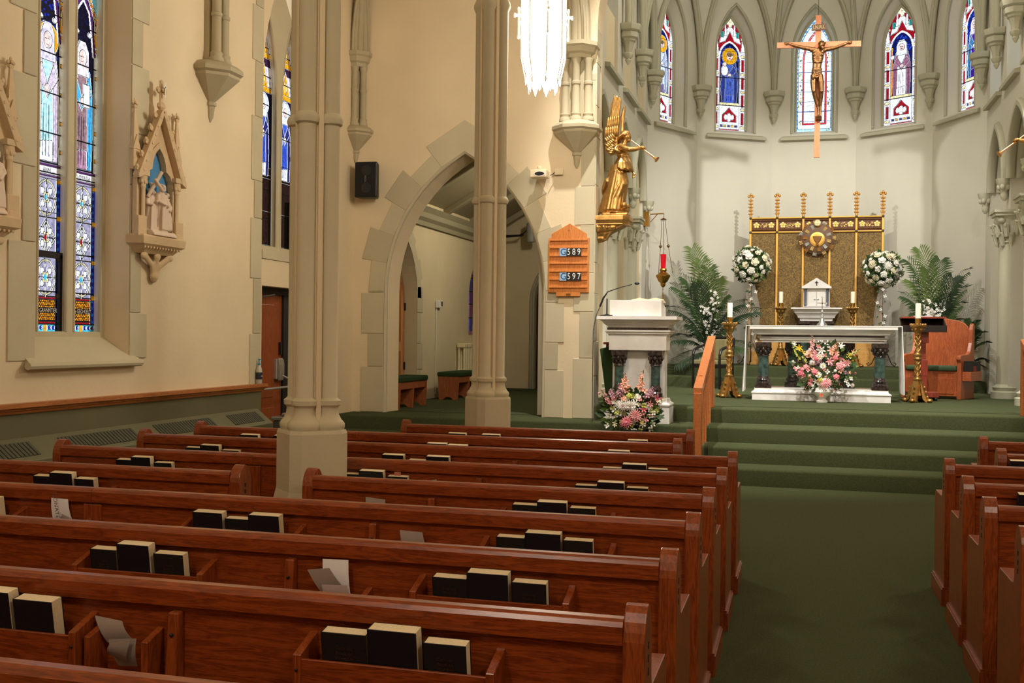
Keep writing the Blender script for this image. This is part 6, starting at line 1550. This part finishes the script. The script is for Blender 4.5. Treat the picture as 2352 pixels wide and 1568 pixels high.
def station(yc_, zs, figs, label, lab2, cross):
    t = thing('station_shrine', label, 'wall shrine', (XL, yc_, zs))
    hw = .36; m_ = lambda u, v, d: (d, u, v)
    # niche plate with trefoil-headed opening
    op = [(-.235, 0), (-.235, .52), (-.225, .62), (-.19, .7), (-.14, .735), (-.12, .74), (-.118, .76), (-.105, .84), (-.06, .93), (0, .99), (.06, .93), (.105, .84), (.118, .76), (.12, .74), (.14, .735), (.19, .7), (.225, .62), (.235, .52), (.235, 0)]
    outl = [(-hw, -.0), (-hw, .62), (-.33, .66), (0, 1.36), (.33, .66), (hw, .62), (hw, 0)]
    b = B(); b.plate(outl, [[(u, v+.002) for u, v in op]], .15, .05, m_); b.build('niche_front', TAN, t)
    b = B(); b.plate([(u*.999, v) for u, v in parch(-.265, .265, .55, 1.06, 8, 0)], [[(u, v+.002) for u, v in op]], .175, .15, m_); b.build('trefoil_moulding', TAN, t)
    B().prism([(-.34, 0), (-.34, .62), (0, 1.2), (.34, .62), (.34, 0)], .01, .05, m_).build('niche_back', BLUE, t)
    for s_ in (-1, 1):
        b = B(); b.lathe([(.05, 0), (.05, .05), (.04, .06), (.03, .09), (.028, .5), (.04, .52), (.035, .54), (.055, .6), (.06, .64)], 12, (.2, s_*.29, .0))
        for k in range(6): a = k*pi/3; b.ell((.2+.045*cos(a), s_*.29+.045*sin(a), .58), (.018, .018, .03), 6, 5)
        b.build('colonnette', TAN, t, smooth=40)
        b = B(); b.box(.1, .27, s_*.29-.065, s_*.29+.065, .64, .7); b.build('impost', TAN, t, bevel=.008)
        # raking gable moulding with crockets
        b = B(); b.prism([(s_*.03, 1.42), (s_*-.02, 1.4), (s_*.33, .64), (s_*.41, .6), (s_*.42, .64)][::s_], .14, .28, m_); g_ = b.build('gable_moulding', TAN, t, bevel=.006)
        for k in range(5):
            f = .12+k*.2; c = B(); u_, v_ = s_*(.04+f*.34), 1.42-f*.8
            c.lathe([(.03, -.03), (.035, 0), (.03, .03)], 10, (0, 0, 0)); c.xf(Matrix.Translation((.2, u_+s_*.03, v_+.02)) @ Matrix.Rotation(pi/2, 4, 'Y')); c.ell((.22, u_+s_*.05, v_+.045), .024, 8, 5); c.build('crocket', TAN, t, smooth=50)
        for k in range(7):
            f = .08+k*.135; c = B(); c.lathe([(.014, 0), (.017, .006), (.01, .01)], 10); c.build('rosette', TAN, g_, (.28, s_*(.025+f*.345), 1.385-f*.77), (0, pi/2, 0))
        # side pinnacle
        b = B(); b.box(.04, .14, s_*.36-.05, s_*.36+.05, .7, .92); b.prism([(s_*.36-.06, .92), (s_*.36+.06, .92), (s_*.36, 1.08)], .03, .15, m_); b.rings([[(.09+r_*cx_, s_*.36+r_*cy_, z) for cx_, cy_ in ((1, 1), (-1, 1), (-1, -1), (1, -1))] for r_, z in ((.038, .95), (.036, 1.12), (.014, 1.36), (.026, 1.38), (.026, 1.395))])
        for dx, dy in ((1, 0), (-1, 0), (0, 1), (0, -1)): b.ell((.09+.03*dx, s_*.36+.03*dy, 1.42), (.022, .022, .02), 8, 5)
        b.ell((.09, s_*.36, 1.45), (.018, .018, .026), 8, 5); b.build('pinnacle', TAN, t, smooth=30)
        b = B(); b.box(.12, .24, s_*.32-.07, s_*.32+.07, -.02, .2); b.build('pedestal', TAN, t, bevel=.008)
    # finial with cross
    b = B(); b.lathe([(.05, 1.36), (.035, 1.42), (.06, 1.45), (.055, 1.49), (.03, 1.51), (.028, 1.72), (.035, 1.74), (.01, 1.76)], 8, (.2, 0, 0))
    for s_ in (-1, 1): b.ell((.2, s_*.055, 1.64), (.035, .035, .035), 8, 6)
    b.ell((.25, 0, 1.64), (.03, .03, .03), 8, 6); b.ell((.14, 0, 1.64), (.03, .03, .03), 8, 6); b.build('finial', TAN, t, smooth=40)
    B().box(.285, .295, -.008, .008, 1.56, 1.72).box(.285, .295, -.035, .035, 1.665, 1.68).build('white_cross', WHITE, t)
    # shelf and corbel
    b = B(); b.rings([[(0, -w_, z), (d_, -w_+.06, z), (d_, w_-.06, z), (0, w_, z)] for w_, d_, z in ((.3, .16, -.2), (.36, .24, -.14), (.38, .28, -.12), (.42, .32, -.1), (.43, .33, -.02), (.41, .31, .0))]); b.build('shelf', TAN, t)
    b = B()
    for k in range(13): b.ell((.27, -.3+k*.05, -.135), .014, 6, 5)
    b.build('shelf_beading', TAN, t)['kind'] = 'stuff'
    b = B()
    for s_ in (-1, 0, 1): b.tube([(.12, s_*.22, -.2), (.13, s_*.17, -.25), (.1, s_*.06, -.32), (.06, 0, -.42)], [.05, .04, .04, .05], 8); b.ell((.14, s_*.22, -.22), (.05, .06, .045), 8, 6)
    b.ell((.07, 0, -.44), (.07, .07, .05), 10, 6); b.ell((.06, 0, -.48), (.05, .05, .035), 8, 6); body_of(b, 'corbel', TAN, t, .016, 1)
    t.scale = (.46, .93, .84); g_ = t
    b = B(); b.rings([[(.06, -.22, z), (.06+d_, -.2, z), (.06+d_, .2, z), (.06, .22, z)] for d_, z in ((.14, .002), (.13, .03), (.1, .06))])
    for f in figs: robed(b, *f)
    if cross: b.tube([(.1, -.2, .42), (.17, -.05, .72)], .022, 6); b.tube([(.17, -.17, .62), (.17, -.02, .5)], .02, 6)
    b.xf(Matrix.Scale(1.75, 4, (1, 0, 0))); fo = body_of(b, 'carved_figures', CAST, g_, .0085, 1); fo['label'] = lab2
    return t
station(8.72, 2.5, [(.02, .06, .54, .1, .02, ((-.03, .55), (.06, .52))), (-.13, .05, .48, .07, .03, ((-.1, .6), (.05, .7)), False), (.15, .08, .44, .07, -.02, ((-.05, .8), (.02, .5)), False), (-.06, .2, .4, .05, -.05, ((-.1, .9), (.05, .7)), False)],
        'tan gothic wall shrine with blue niche between window and vault corbel', 'pale carved group of a robed man and soldiers in blue niche', True)
station(6.48, 2.47, [(-.04, .08, .5, .09, .03, ((-.05, .55), (.06, .6))), (.14, .05, .54, .1, .0, ((-.05, .5), (-.02, .48)))],
        'tan gothic wall shrine with blue niche at near side of the double window', 'pale carved group with a bearded robed man at near window side', False)
# ================================================================== FLOWERS AND PALMS
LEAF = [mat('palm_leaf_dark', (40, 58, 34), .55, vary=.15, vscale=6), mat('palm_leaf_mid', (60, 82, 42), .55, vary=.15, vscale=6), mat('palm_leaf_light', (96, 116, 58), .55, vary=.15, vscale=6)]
STEM = mat('stem_green', (84, 92, 46), .6)
def frond(t, base, tip, rg, mi, droop=.25, ll=.26, n=22):
    base, tip = Vector(base), Vector(tip); d = tip-base; L_ = d.length
    ctl = base+Vector((d.x*.25, d.y*.25, d.z*.55+L_*droop))
    P_ = lambda f: base*(1-f)**2+ctl*2*f*(1-f)+tip*f*f
    b = B(); b.tube([P_(i/10) for i in range(11)], [.009-.0007*i for i in range(11)], 5)
    rows = []
    for i in range(n):
        f = .22+.78*i/(n-1); p = P_(f); tg = (P_(min(f+.02, 1))-P_(f-.02)).normalized()
        side = tg.cross(Vector((0, -.55, .85))).normalized(); up = side.cross(tg)
        l2 = ll*(.45+.75*sin(pi*min(1, (f-.15)*1.05)))*rg.uniform(.85, 1.1)
        for s_ in (-1, 1):
            dr = (side*s_*.75+tg*.75+up*.12).normalized(); w_ = .017*rg.uniform(.8, 1.2)
            m_ = p+dr*l2*.5+up*.015; e = p+dr*l2-Vector((0, 0, .22*l2)); wv = up*w_*.3+tg*w_
            o = len(b.v); b.v += [tuple(p-wv*.4), tuple(p+wv*.4), tuple(m_-wv), tuple(m_+wv), tuple(e)]; b.f += [(o, o+1, o+3, o+2), (o+2, o+3, o+4)]
    return b.build('frond', LEAF[mi], t, smooth=30)
def palm(px, py, Y, zbase, tips, label, seed, pot=True, ll=.26):
    base = at(px, py, Y=Y); base.z = zbase
    t = thing('palm', label, 'plant', base); rg = random.Random(seed)
    if pot:
        b = B(); b.lathe([(.09, 0), (.12, .17), (.13, .18), (.13, .2), (.11, .2), (.1, .17)], 18); b.build('pot', mat('basket_pot', (150, 96, 52), .8, vary=.2, vscale=40), t, smooth=40)
    hub = Vector((0, 0, .22))
    for k, (x, y, dd, mi) in enumerate(tips):
        tp = at(x, y, Y=Y+dd)-base
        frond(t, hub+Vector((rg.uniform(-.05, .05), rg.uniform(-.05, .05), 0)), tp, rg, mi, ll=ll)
    return t
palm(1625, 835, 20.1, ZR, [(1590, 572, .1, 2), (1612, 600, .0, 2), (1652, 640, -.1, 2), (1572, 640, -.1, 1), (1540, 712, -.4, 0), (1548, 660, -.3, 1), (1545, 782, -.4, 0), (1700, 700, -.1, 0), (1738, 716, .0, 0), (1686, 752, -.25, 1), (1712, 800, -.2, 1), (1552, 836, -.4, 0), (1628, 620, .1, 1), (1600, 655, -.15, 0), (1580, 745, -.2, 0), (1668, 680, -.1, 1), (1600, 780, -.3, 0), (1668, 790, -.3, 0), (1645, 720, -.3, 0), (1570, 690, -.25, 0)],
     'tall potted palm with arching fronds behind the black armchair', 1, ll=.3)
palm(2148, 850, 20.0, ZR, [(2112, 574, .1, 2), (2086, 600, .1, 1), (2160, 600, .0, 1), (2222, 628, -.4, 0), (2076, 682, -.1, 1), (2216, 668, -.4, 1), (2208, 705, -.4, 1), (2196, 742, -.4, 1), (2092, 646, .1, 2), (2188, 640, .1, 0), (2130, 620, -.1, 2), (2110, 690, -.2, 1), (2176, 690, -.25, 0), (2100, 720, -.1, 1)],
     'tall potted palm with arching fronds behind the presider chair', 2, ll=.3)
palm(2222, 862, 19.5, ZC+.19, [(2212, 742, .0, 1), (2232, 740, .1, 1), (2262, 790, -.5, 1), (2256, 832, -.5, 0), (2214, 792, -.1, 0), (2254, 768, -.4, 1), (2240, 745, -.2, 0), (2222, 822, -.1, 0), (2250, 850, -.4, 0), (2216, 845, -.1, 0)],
     'small dark palm on the step beside the presider chair', 3, ll=.2)
# ---- blossom meshes
def petal_mesh(kind):
    b = B()
    if kind == 'rose':
        for ring, (n, r, tilt, s_) in enumerate(((5, .55, .5, .62), (5, .4, .9, .55), (4, .22, 1.2, .45))):
            for j in range(n):
                a = 2*pi*(j+.5*ring)/n; M = Matrix.Rotation(a, 3, 'Z') @ Matrix.Rotation(-tilt, 3, 'Y')
                b.ell(M @ Vector((r, 0, 0))+Vector((0, 0, .1*ring)), (s_*.62, s_*.62, .14), 8, 4, M)
        b.ell((0, 0, .42), (.24, .24, .22), 8, 5)
    elif kind == 'daisy':
        for j in range(12):
            M = Matrix.Rotation(2*pi*j/12, 3, 'Z') @ Matrix.Rotation(-.15-.1*(j % 2), 3, 'Y'); b.ell(M @ Vector((.6, 0, 0)), (.42, .14, .04), 8, 4, M)
    elif kind == 'mum':
        for ring, (n, r, tilt, l_) in enumerate(((16, .62, .05, .42), (13, .48, .4, .36), (9, .32, .8, .3), (5, .14, 1.2, .22))):
            for j in range(n):
                M = Matrix.Rotation(2*pi*(j+.5*ring)/n, 3, 'Z') @ Matrix.Rotation(-tilt, 3, 'Y'); b.ell(M @ Vector((r, 0, 0))+Vector((0, 0, .05*ring)), (l_, .1, .05), 6, 4, M)
    elif kind == 'lily':
        for j in range(6):
            M = Matrix.Rotation(2*pi*j/6, 3, 'Z') @ Matrix.Rotation(-.45, 3, 'Y'); b.ell(M @ Vector((.5, 0, 0)), (.5, .17, .06), 8, 4, M)
        b.ell((0, 0, .1), (.12, .12, .2), 6, 4)
    elif kind == 'bud':
        b.ell((0, 0, .3), (.28, .28, .5), 8, 6)
    elif kind == 'floret':
        for j in range(4):
            M = Matrix.Rotation(2*pi*j/4+.3, 3, 'Z') @ Matrix.Rotation(-.4, 3, 'Y'); b.ell(M @ Vector((.45, 0, 0)), (.4, .3, .07), 6, 4, M)
    return b
_fm = {}
def bloom(t, kind, material, loc, nrm, size, name='blossom'):
    key = (kind, material.name)
    if key not in _fm:
        me = petal_mesh(kind).mesh(kind); me.materials.append(material); me.polygons.foreach_set('use_smooth', [True]*len(me.polygons)); _fm[key] = me
    o = link(name, _fm[key], t, loc); o.rotation_euler = Vector(nrm).to_track_quat('Z', 'Y').to_euler(); o.rotation_euler.rotate_axis('Z', random.uniform(0, 6)); o.scale = (size, size, size)
    return o
WHF = mat('petal_white', (238, 234, 224), .6); CRF = mat('petal_cream', (236, 226, 196), .6); PKF = mat('petal_pink', (232, 160, 160), .6, vary=.12, vscale=8); RSF = mat('petal_rose', (222, 120, 132), .6, vary=.12, vscale=8); SAL = mat('petal_salmon', (240, 176, 150), .6); YEF = mat('petal_yellow', (240, 190, 40), .6); CORAL = mat('petal_coral', (220, 92, 70), .6); MVF = mat('petal_mauve', (190, 140, 152), .6, vary=.15, vscale=8); YG = mat('yellow_green', (190, 196, 90), .6)
GRL = [mat('leaf_green_a', (54, 78, 40), .6, vary=.2, vscale=9), mat('leaf_green_b', (96, 122, 52), .6, vary=.2, vscale=9)]
def leaves(t, pts, size, mi, name='foliage'):
    b = B()
    for p, d in pts:
        p = Vector(p); d = Vector(d).normalized(); s_ = d.orthogonal().normalized(); s_.rotate(Matrix.Rotation(random.uniform(0, 6), 3, d)); l_ = size*random.uniform(.7, 1.3); w_ = l_*.28
        o = len(b.v); m_ = p+d*l_*.5; b.v += [tuple(p), tuple(m_-s_*w_), tuple(m_+s_*w_), tuple(p+d*l_)]; b.f += [(o, o+1, o+3, o+2)]
    o = b.build(name, GRL[mi], t); o['kind'] = 'stuff'; return o
# ---- white flower balls on iron stands
TULLE = bpy.data.materials.new('tulle'); nt, out = nodes(TULLE); d_ = nt.nodes.new('ShaderNodeBsdfTranslucent'); d_.inputs[0].default_value = rgb((240, 238, 232)); df = nt.nodes.new('ShaderNodeBsdfDiffuse'); df.inputs[0].default_value = rgb((240, 238, 232)); tr = nt.nodes.new('ShaderNodeBsdfTransparent'); m1 = nt.nodes.new('ShaderNodeMixShader'); m1.inputs[0].default_value = .5; m2 = nt.nodes.new('ShaderNodeMixShader'); m2.inputs[0].default_value = .26
lk(nt, d_.outputs[0], m1.inputs[1]); lk(nt, df.outputs[0], m1.inputs[2]); lk(nt, tr.outputs[0], m2.inputs[1]); lk(nt, m1.outputs[0], m2.inputs[2]); lk(nt, m2.outputs[0], out.inputs[0])
def flower_ball(px, py, Y, label, lab2, seed):
    rg = random.Random(seed); random.seed(seed)
    c = at(px, py, Y=Y); r = .345
    st = thing('flower_stand', lab2, 'stand', (c.x, Y, ZR)); hz = c.z-ZR
    b = B(); b.tube([(0, 0, .05), (0, 0, hz-.35)], .012, 8)
    for j in range(3):
        a = j*2.094+.5; d = Vector((cos(a), sin(a), 0)); b.tube([Vector((0, 0, .5)), d*.1+Vector((0, 0, .28)), d*.2+Vector((0, 0, .06)), d*.27+Vector((0, 0, .015)), d*.3+Vector((0, 0, .06)), d*.26+Vector((0, 0, .08))], .009, 6)
    b.build('iron_stand', DARK, st, smooth=60)
    b = B(); rows = []
    for i in range(9):
        f = i/8; z = hz-.36-f*(hz-.62); ring = []
        for j in range(16):
            a = 2*pi*j/16; rr = (.05+.07*sin(pi*min(1, f*1.2))+.04*f)*(1+.22*sin(j*2.6+i*.5)); ring.append((rr*cos(a), rr*sin(a)*.7, z))
        rows.append(ring)
    b.rings(rows, cap=False); b.build('tulle_veil', TULLE, st, smooth=60)
    for i in range(9):
        p = (rg.uniform(-.1, .1), -.12, hz-.38-i*(hz-.7)/9); bloom(st, 'floret', WHF, p, (rg.uniform(-.3, .3), -1, .2), .045, 'trailing_blossom')
    leaves(st, [((rg.uniform(-.1, .1), -.1, hz-.4-rg.random()*(hz-.7)), (rg.uniform(-1, 1), -.5, rg.uniform(-1, .3))) for i in range(40)], .07, 0)
    t = thing('flower_ball', label, 'flowers', (c.x, Y, c.z-.34))
    B().ell((0, 0, .34), .25, 16, 10).build('foliage_core', GRL[0], t)
    n = 54
    for i in range(n):
        z = 1-2*(i+.5)/n; a = i*2.39996; q = sqrt(max(0, 1-z*z)); d = Vector((q*cos(a), q*sin(a), z))
        if d.y > .55: continue
        s_ = rg.choice((.062, .075, .09, .1)); bloom(t, rg.choice(('rose', 'rose', 'rose', 'mum')), rg.choice((WHF, WHF, CRF)), d*(r-.06*rg.random())*.98+Vector((0, 0, .34)), d, s_)
    lp = []
    for i in range(240):
        d = Vector((rg.gauss(0, 1), rg.gauss(0, 1), rg.gauss(0, 1))).normalized(); lp.append((d*(r-.08)+Vector((0, 0, .34)), d+Vector((rg.uniform(-.7, .7), rg.uniform(-.7, .7), rg.uniform(-.7, .7)))))
    leaves(t, lp[:120], .13, 0); leaves(t, lp[120:], .11, 1)
flower_ball(1727, 609, 20.58, 'round bouquet of white roses at the lectern-side edge of reredos', 'iron flower stand draped in tulle on ambo side of reredos', 11)
flower_ball(2028, 618, 20.58, 'round bouquet of white roses at the presider-side edge of reredos', 'iron flower stand draped in tulle on presider side of reredos', 12)
# ---- white orchid sprays tucked into the palms
def orchids(pts, Y, label, seed):
    rg = random.Random(seed); random.seed(seed)
    c = at(*pts[-1][-1], Y=Y); t = thing('orchid_spray', label, 'flowers', c)
    for line in pts:
        P_ = [at(x, y, Y=Y)-c for x, y in line]; B().tube(P_, .006, 5).build('stem', STEM, t)
        for k in range(26):
            f = rg.random()*(len(P_)-1); i = min(int(f), len(P_)-2); p = P_[i].lerp(P_[i+1], f-i)+Vector((rg.uniform(-.09, .09), rg.uniform(-.12, .0), rg.uniform(-.05, .05))); bloom(t, 'floret', WHF, p, (rg.uniform(-.6, .6), -1, rg.uniform(-.2, .6)), rg.uniform(.03, .045))
    for P_ in pts: pass
orchids([[(1636, 672), (1642, 690), (1648, 715)], [(1612, 705), (1628, 722), (1645, 752)], [(1622, 735), (1632, 755), (1640, 775)]], 20.05, 'cascading white orchids in front of the potted palm near armchair', 21)
orchids([[(2122, 690), (2126, 706), (2130, 726)], [(2158, 700), (2163, 712), (2166, 730)], [(2140, 715), (2142, 725), (2146, 735)]], 19.9, 'white orchids in front of the palm behind presider chair', 22)
# ---- pink and white arrangements
def arrangement(t, S_, items, seed, spikes=(), fill=0, ell=None):
    rg = random.Random(seed); random.seed(seed)
    for (x, y, kind, m_, sz, d) in items:
        p = S_(x, y, d); bloom(t, kind, m_, p, (rg.uniform(-.35, .35)+p.x*.8, -1, rg.uniform(.0, .5)), sz)
        if kind in ('daisy', 'mum'): B().ell(p+Vector((0, -.02*1, .0)), sz*.24, 8, 5).build('flower_eye', YEF if kind == 'daisy' else MVF, t)
    for (x0, y0, x1, y1, m_, sz) in spikes:
        a, b_ = S_(x0, y0, -.02), S_(x1, y1, .02); B().tube([a, a.lerp(b_, .5), b_], .007, 5).build('stem', STEM, t)
        for k in range(16):
            f = (k/15)**.9; p = a.lerp(b_, .15+.85*f)+Vector((rg.uniform(-1, 1)*.05*(1-f*.6), rg.uniform(-.07, 0), 0)); bloom(t, 'floret' if k < 12 else 'bud', m_, p, (rg.uniform(-.8, .8), -1, .3), sz*(1-.55*f))
    cx, cy, rx_, ry_ = ell; lp = []
    for i in range(fill):
        a = rg.uniform(0, 2*pi); q = sqrt(rg.random()); p = S_(cx+rx_*q*cos(a), cy+ry_*q*sin(a), rg.uniform(-.02, .16)); lp.append((p, (cos(a)*.7+rg.uniform(-.6, .6), rg.uniform(-1, .2), -sin(a)*.5+rg.uniform(-.3, .8))))
    leaves(t, lp[:len(lp)//2], .12, 0); leaves(t, lp[len(lp)//2:], .09, 1)
Yv = 15.28; vb = at(1888, 921, Y=Yv); vb.z = ZC
va = thing('vase_arrangement', 'white china vase of pink, white and yellow flowers in front of altar', 'flowers', vb)
vs = lambda x, y, d=0: at(x, y, Y=Yv+d)-vb
b = B(); b.lathe([(.075, 0), (.08, .02), (.05, .05), (.06, .07), (.115, .12), (.125, .15), (.1, .19), (.06, .22), (.07, .26), (.095, .3), (.09, .3)], 24); b.build('vase', mat('china', (232, 230, 222), .15), va, smooth=40)
rg = random.Random(5); IT = [(1931, 841, 'rose', PKF, .085, -.1), (1872, 855, 'rose', RSF, .055, -.1), (1842, 858, 'rose', RSF, .055, -.05), (1921, 866, 'rose', RSF, .055, -.1), (1897, 880, 'mum', PKF, .085, -.14), (1882, 820, 'daisy', WHF, .05, -.08), (1890, 840, 'daisy', WHF, .05, -.12), (1880, 861, 'daisy', WHF, .05, -.12), (1887, 805, 'lily', WHF, .08, 0), (1866, 832, 'mum', WHF, .045, -.06), (1852, 843, 'rose', PKF, .05, -.05), (1858, 815, 'rose', SAL, .075, .0), (1910, 805, 'lily', SAL, .07, 0), (1836, 800, 'lily', YEF, .06, .02), (1843, 810, 'lily', YEF, .05, .02), (1950, 816, 'lily', YEF, .045, 0), (1936, 825, 'lily', YEF, .035, 0), (1868, 838, 'bud', (YEF), .04, -.05), (1960, 810, 'lily', SAL, .055, .02), (1964, 858, 'bud', RSF, .06, 0), (1905, 830, 'lily', PKF, .07, -.08), (1918, 822, 'rose', RSF, .05, -.05), (1946, 835, 'lily', PKF, .06, -.03), (1822, 833, 'mum', WHF, .04, .02), (1833, 845, 'floret', WHF, .045, 0), (1826, 846, 'floret', PKF, .04, 0), (1954, 870, 'floret', WHF, .045, -.03), (1943, 875, 'floret', WHF, .045, -.05), (1948, 884, 'floret', WHF, .045, -.05), (1958, 885, 'mum', WHF, .035, 0), (1884, 873, 'rose', YG, .05, -.1), (1932, 795, 'lily', WHF, .06, .02), (1826, 790, 'lily', WHF, .05, .05), (1892, 848, 'floret', PKF, .04, -.1), (1862, 868, 'bud', CORAL, .035, -.1), (1878, 875, 'bud', CORAL, .04, -.14), (1886, 908, 'floret', CORAL, .04, -.15), (1892, 910, 'bud', CORAL, .03, -.15)]
for k in range(26): IT.append((rg.uniform(1846, 1862), rg.uniform(862, 894), 'bud', rg.choice((CORAL, RSF, PKF)), .022, -.08)) if k < 14 else IT.append((rg.uniform(1910, 1935), rg.uniform(880, 902), 'bud', rg.choice((CORAL, CORAL, PKF)), .022, -.1))
for k in range(60):
    a = rg.uniform(0, 6.28); q = sqrt(rg.random()); IT.append((1893+62*q*cos(a), 842+48*q*sin(a), rg.choice(('floret', 'lily', 'rose')), rg.choice((PKF, RSF, WHF, SAL, MVF)), rg.uniform(.03, .05), rg.uniform(-.08, .05)))
arrangement(va, vs, IT, 31, [(1868, 830, 1866, 770, PKF, .05), (1915, 820, 1920, 785, SAL, .045), (1852, 840, 1815, 783, YG, .03), (1940, 825, 1976, 800, YG, .025), (1845, 870, 1822, 838, PKF, .035)], 260, (1893, 845, 66, 52))
for k in range(26):
    p = vs(1892+rg.uniform(-14, 14), 790+rg.uniform(-10, 16), 0); B().ell(p, .012, 6, 5).build('baby_breath', WHF, va) if k < 14 else None
Yw = 12.55; wb_ = at(1455, 1000, Y=Yw); wb_.z = .37
fa = thing('floor_arrangement', 'large pink and white flower arrangement on the step before ambo', 'flowers', wb_)
fs_ = lambda x, y, d=0: at(x, y, Y=Yw+d)-wb_
b = B(); b.lathe([(.12, 0), (.15, .12), (.16, .14), (.13, .14)], 18); b.build('pot', mat('dark_pot', (40, 40, 34), .7), fa, smooth=40)
rg = random.Random(8); IT = [(1460, 955, 'mum', PKF, .085, -.12), (1439, 969, 'mum', RSF, .085, -.12), (1446, 910, 'rose', YG, .05, -.05), (1412, 915, 'rose', PKF, .06, -.02), (1434, 917, 'rose', SAL, .055, -.04), (1465, 914, 'rose', WHF, .06, -.04), (1448, 932, 'mum', WHF, .075, -.1), (1431, 932, 'mum', WHF, .075, -.08), (1458, 928, 'lily', WHF, .07, -.08), (1478, 940, 'lily', RSF, .06, -.06), (1477, 952, 'bud', RSF, .05, -.08), (1493, 953, 'bud', PKF, .05, -.06), (1487, 966, 'bud', PKF, .05, -.06), (1487, 921, 'lily', PKF, .06, 0), (1510, 918, 'lily', RSF, .08, .05), (1498, 916, 'lily', RSF, .07, .05), (1420, 928, 'mum', WHF, .06, -.05), (1410, 940, 'floret', WHF, .06, -.05), (1400, 955, 'floret', WHF, .055, 0), (1423, 950, 'floret', WHF, .055, -.06), (1476, 975, 'lily', WHF, .05, -.08), (1474, 970, 'lily', YEF, .03, -.1), (1500, 975, 'floret', WHF, .05, -.02), (1495, 985, 'floret', WHF, .05, -.04), (1395, 978, 'floret', WHF, .05, -.02), (1455, 990, 'floret', WHF, .05, -.1), (1440, 990, 'floret', WHF, .05, -.1), (1470, 988, 'floret', YG, .045, -.1), (1400, 918, 'lily', PKF, .06, .03), (1378, 903, 'bud', PKF, .05, .05), (1390, 912, 'bud', RSF, .05, .03), (1384, 897, 'bud', PKF, .045, .05)]
for k in range(70):
    a = rg.uniform(0, 6.28); q = sqrt(rg.random()); IT.append((1450+55*q*cos(a), 948+42*q*sin(a), rg.choice(('floret', 'floret', 'lily')), rg.choice((WHF, WHF, PKF, CRF, YG)), rg.uniform(.028, .045), rg.uniform(-.08, .04)))
arrangement(fa, fs_, IT, 32, [(1440, 905, 1436, 857, SAL, .05), (1472, 905, 1478, 850, SAL, .05), (1420, 915, 1404, 893, MVF, .05), (1430, 910, 1424, 880, MVF, .045), (1486, 915, 1500, 888, MVF, .045), (1408, 930, 1380, 895, PKF, .03), (1510, 925, 1530, 913, CRF, .025), (1500, 950, 1516, 935, YG, .02)], 420, (1450, 950, 62, 48))
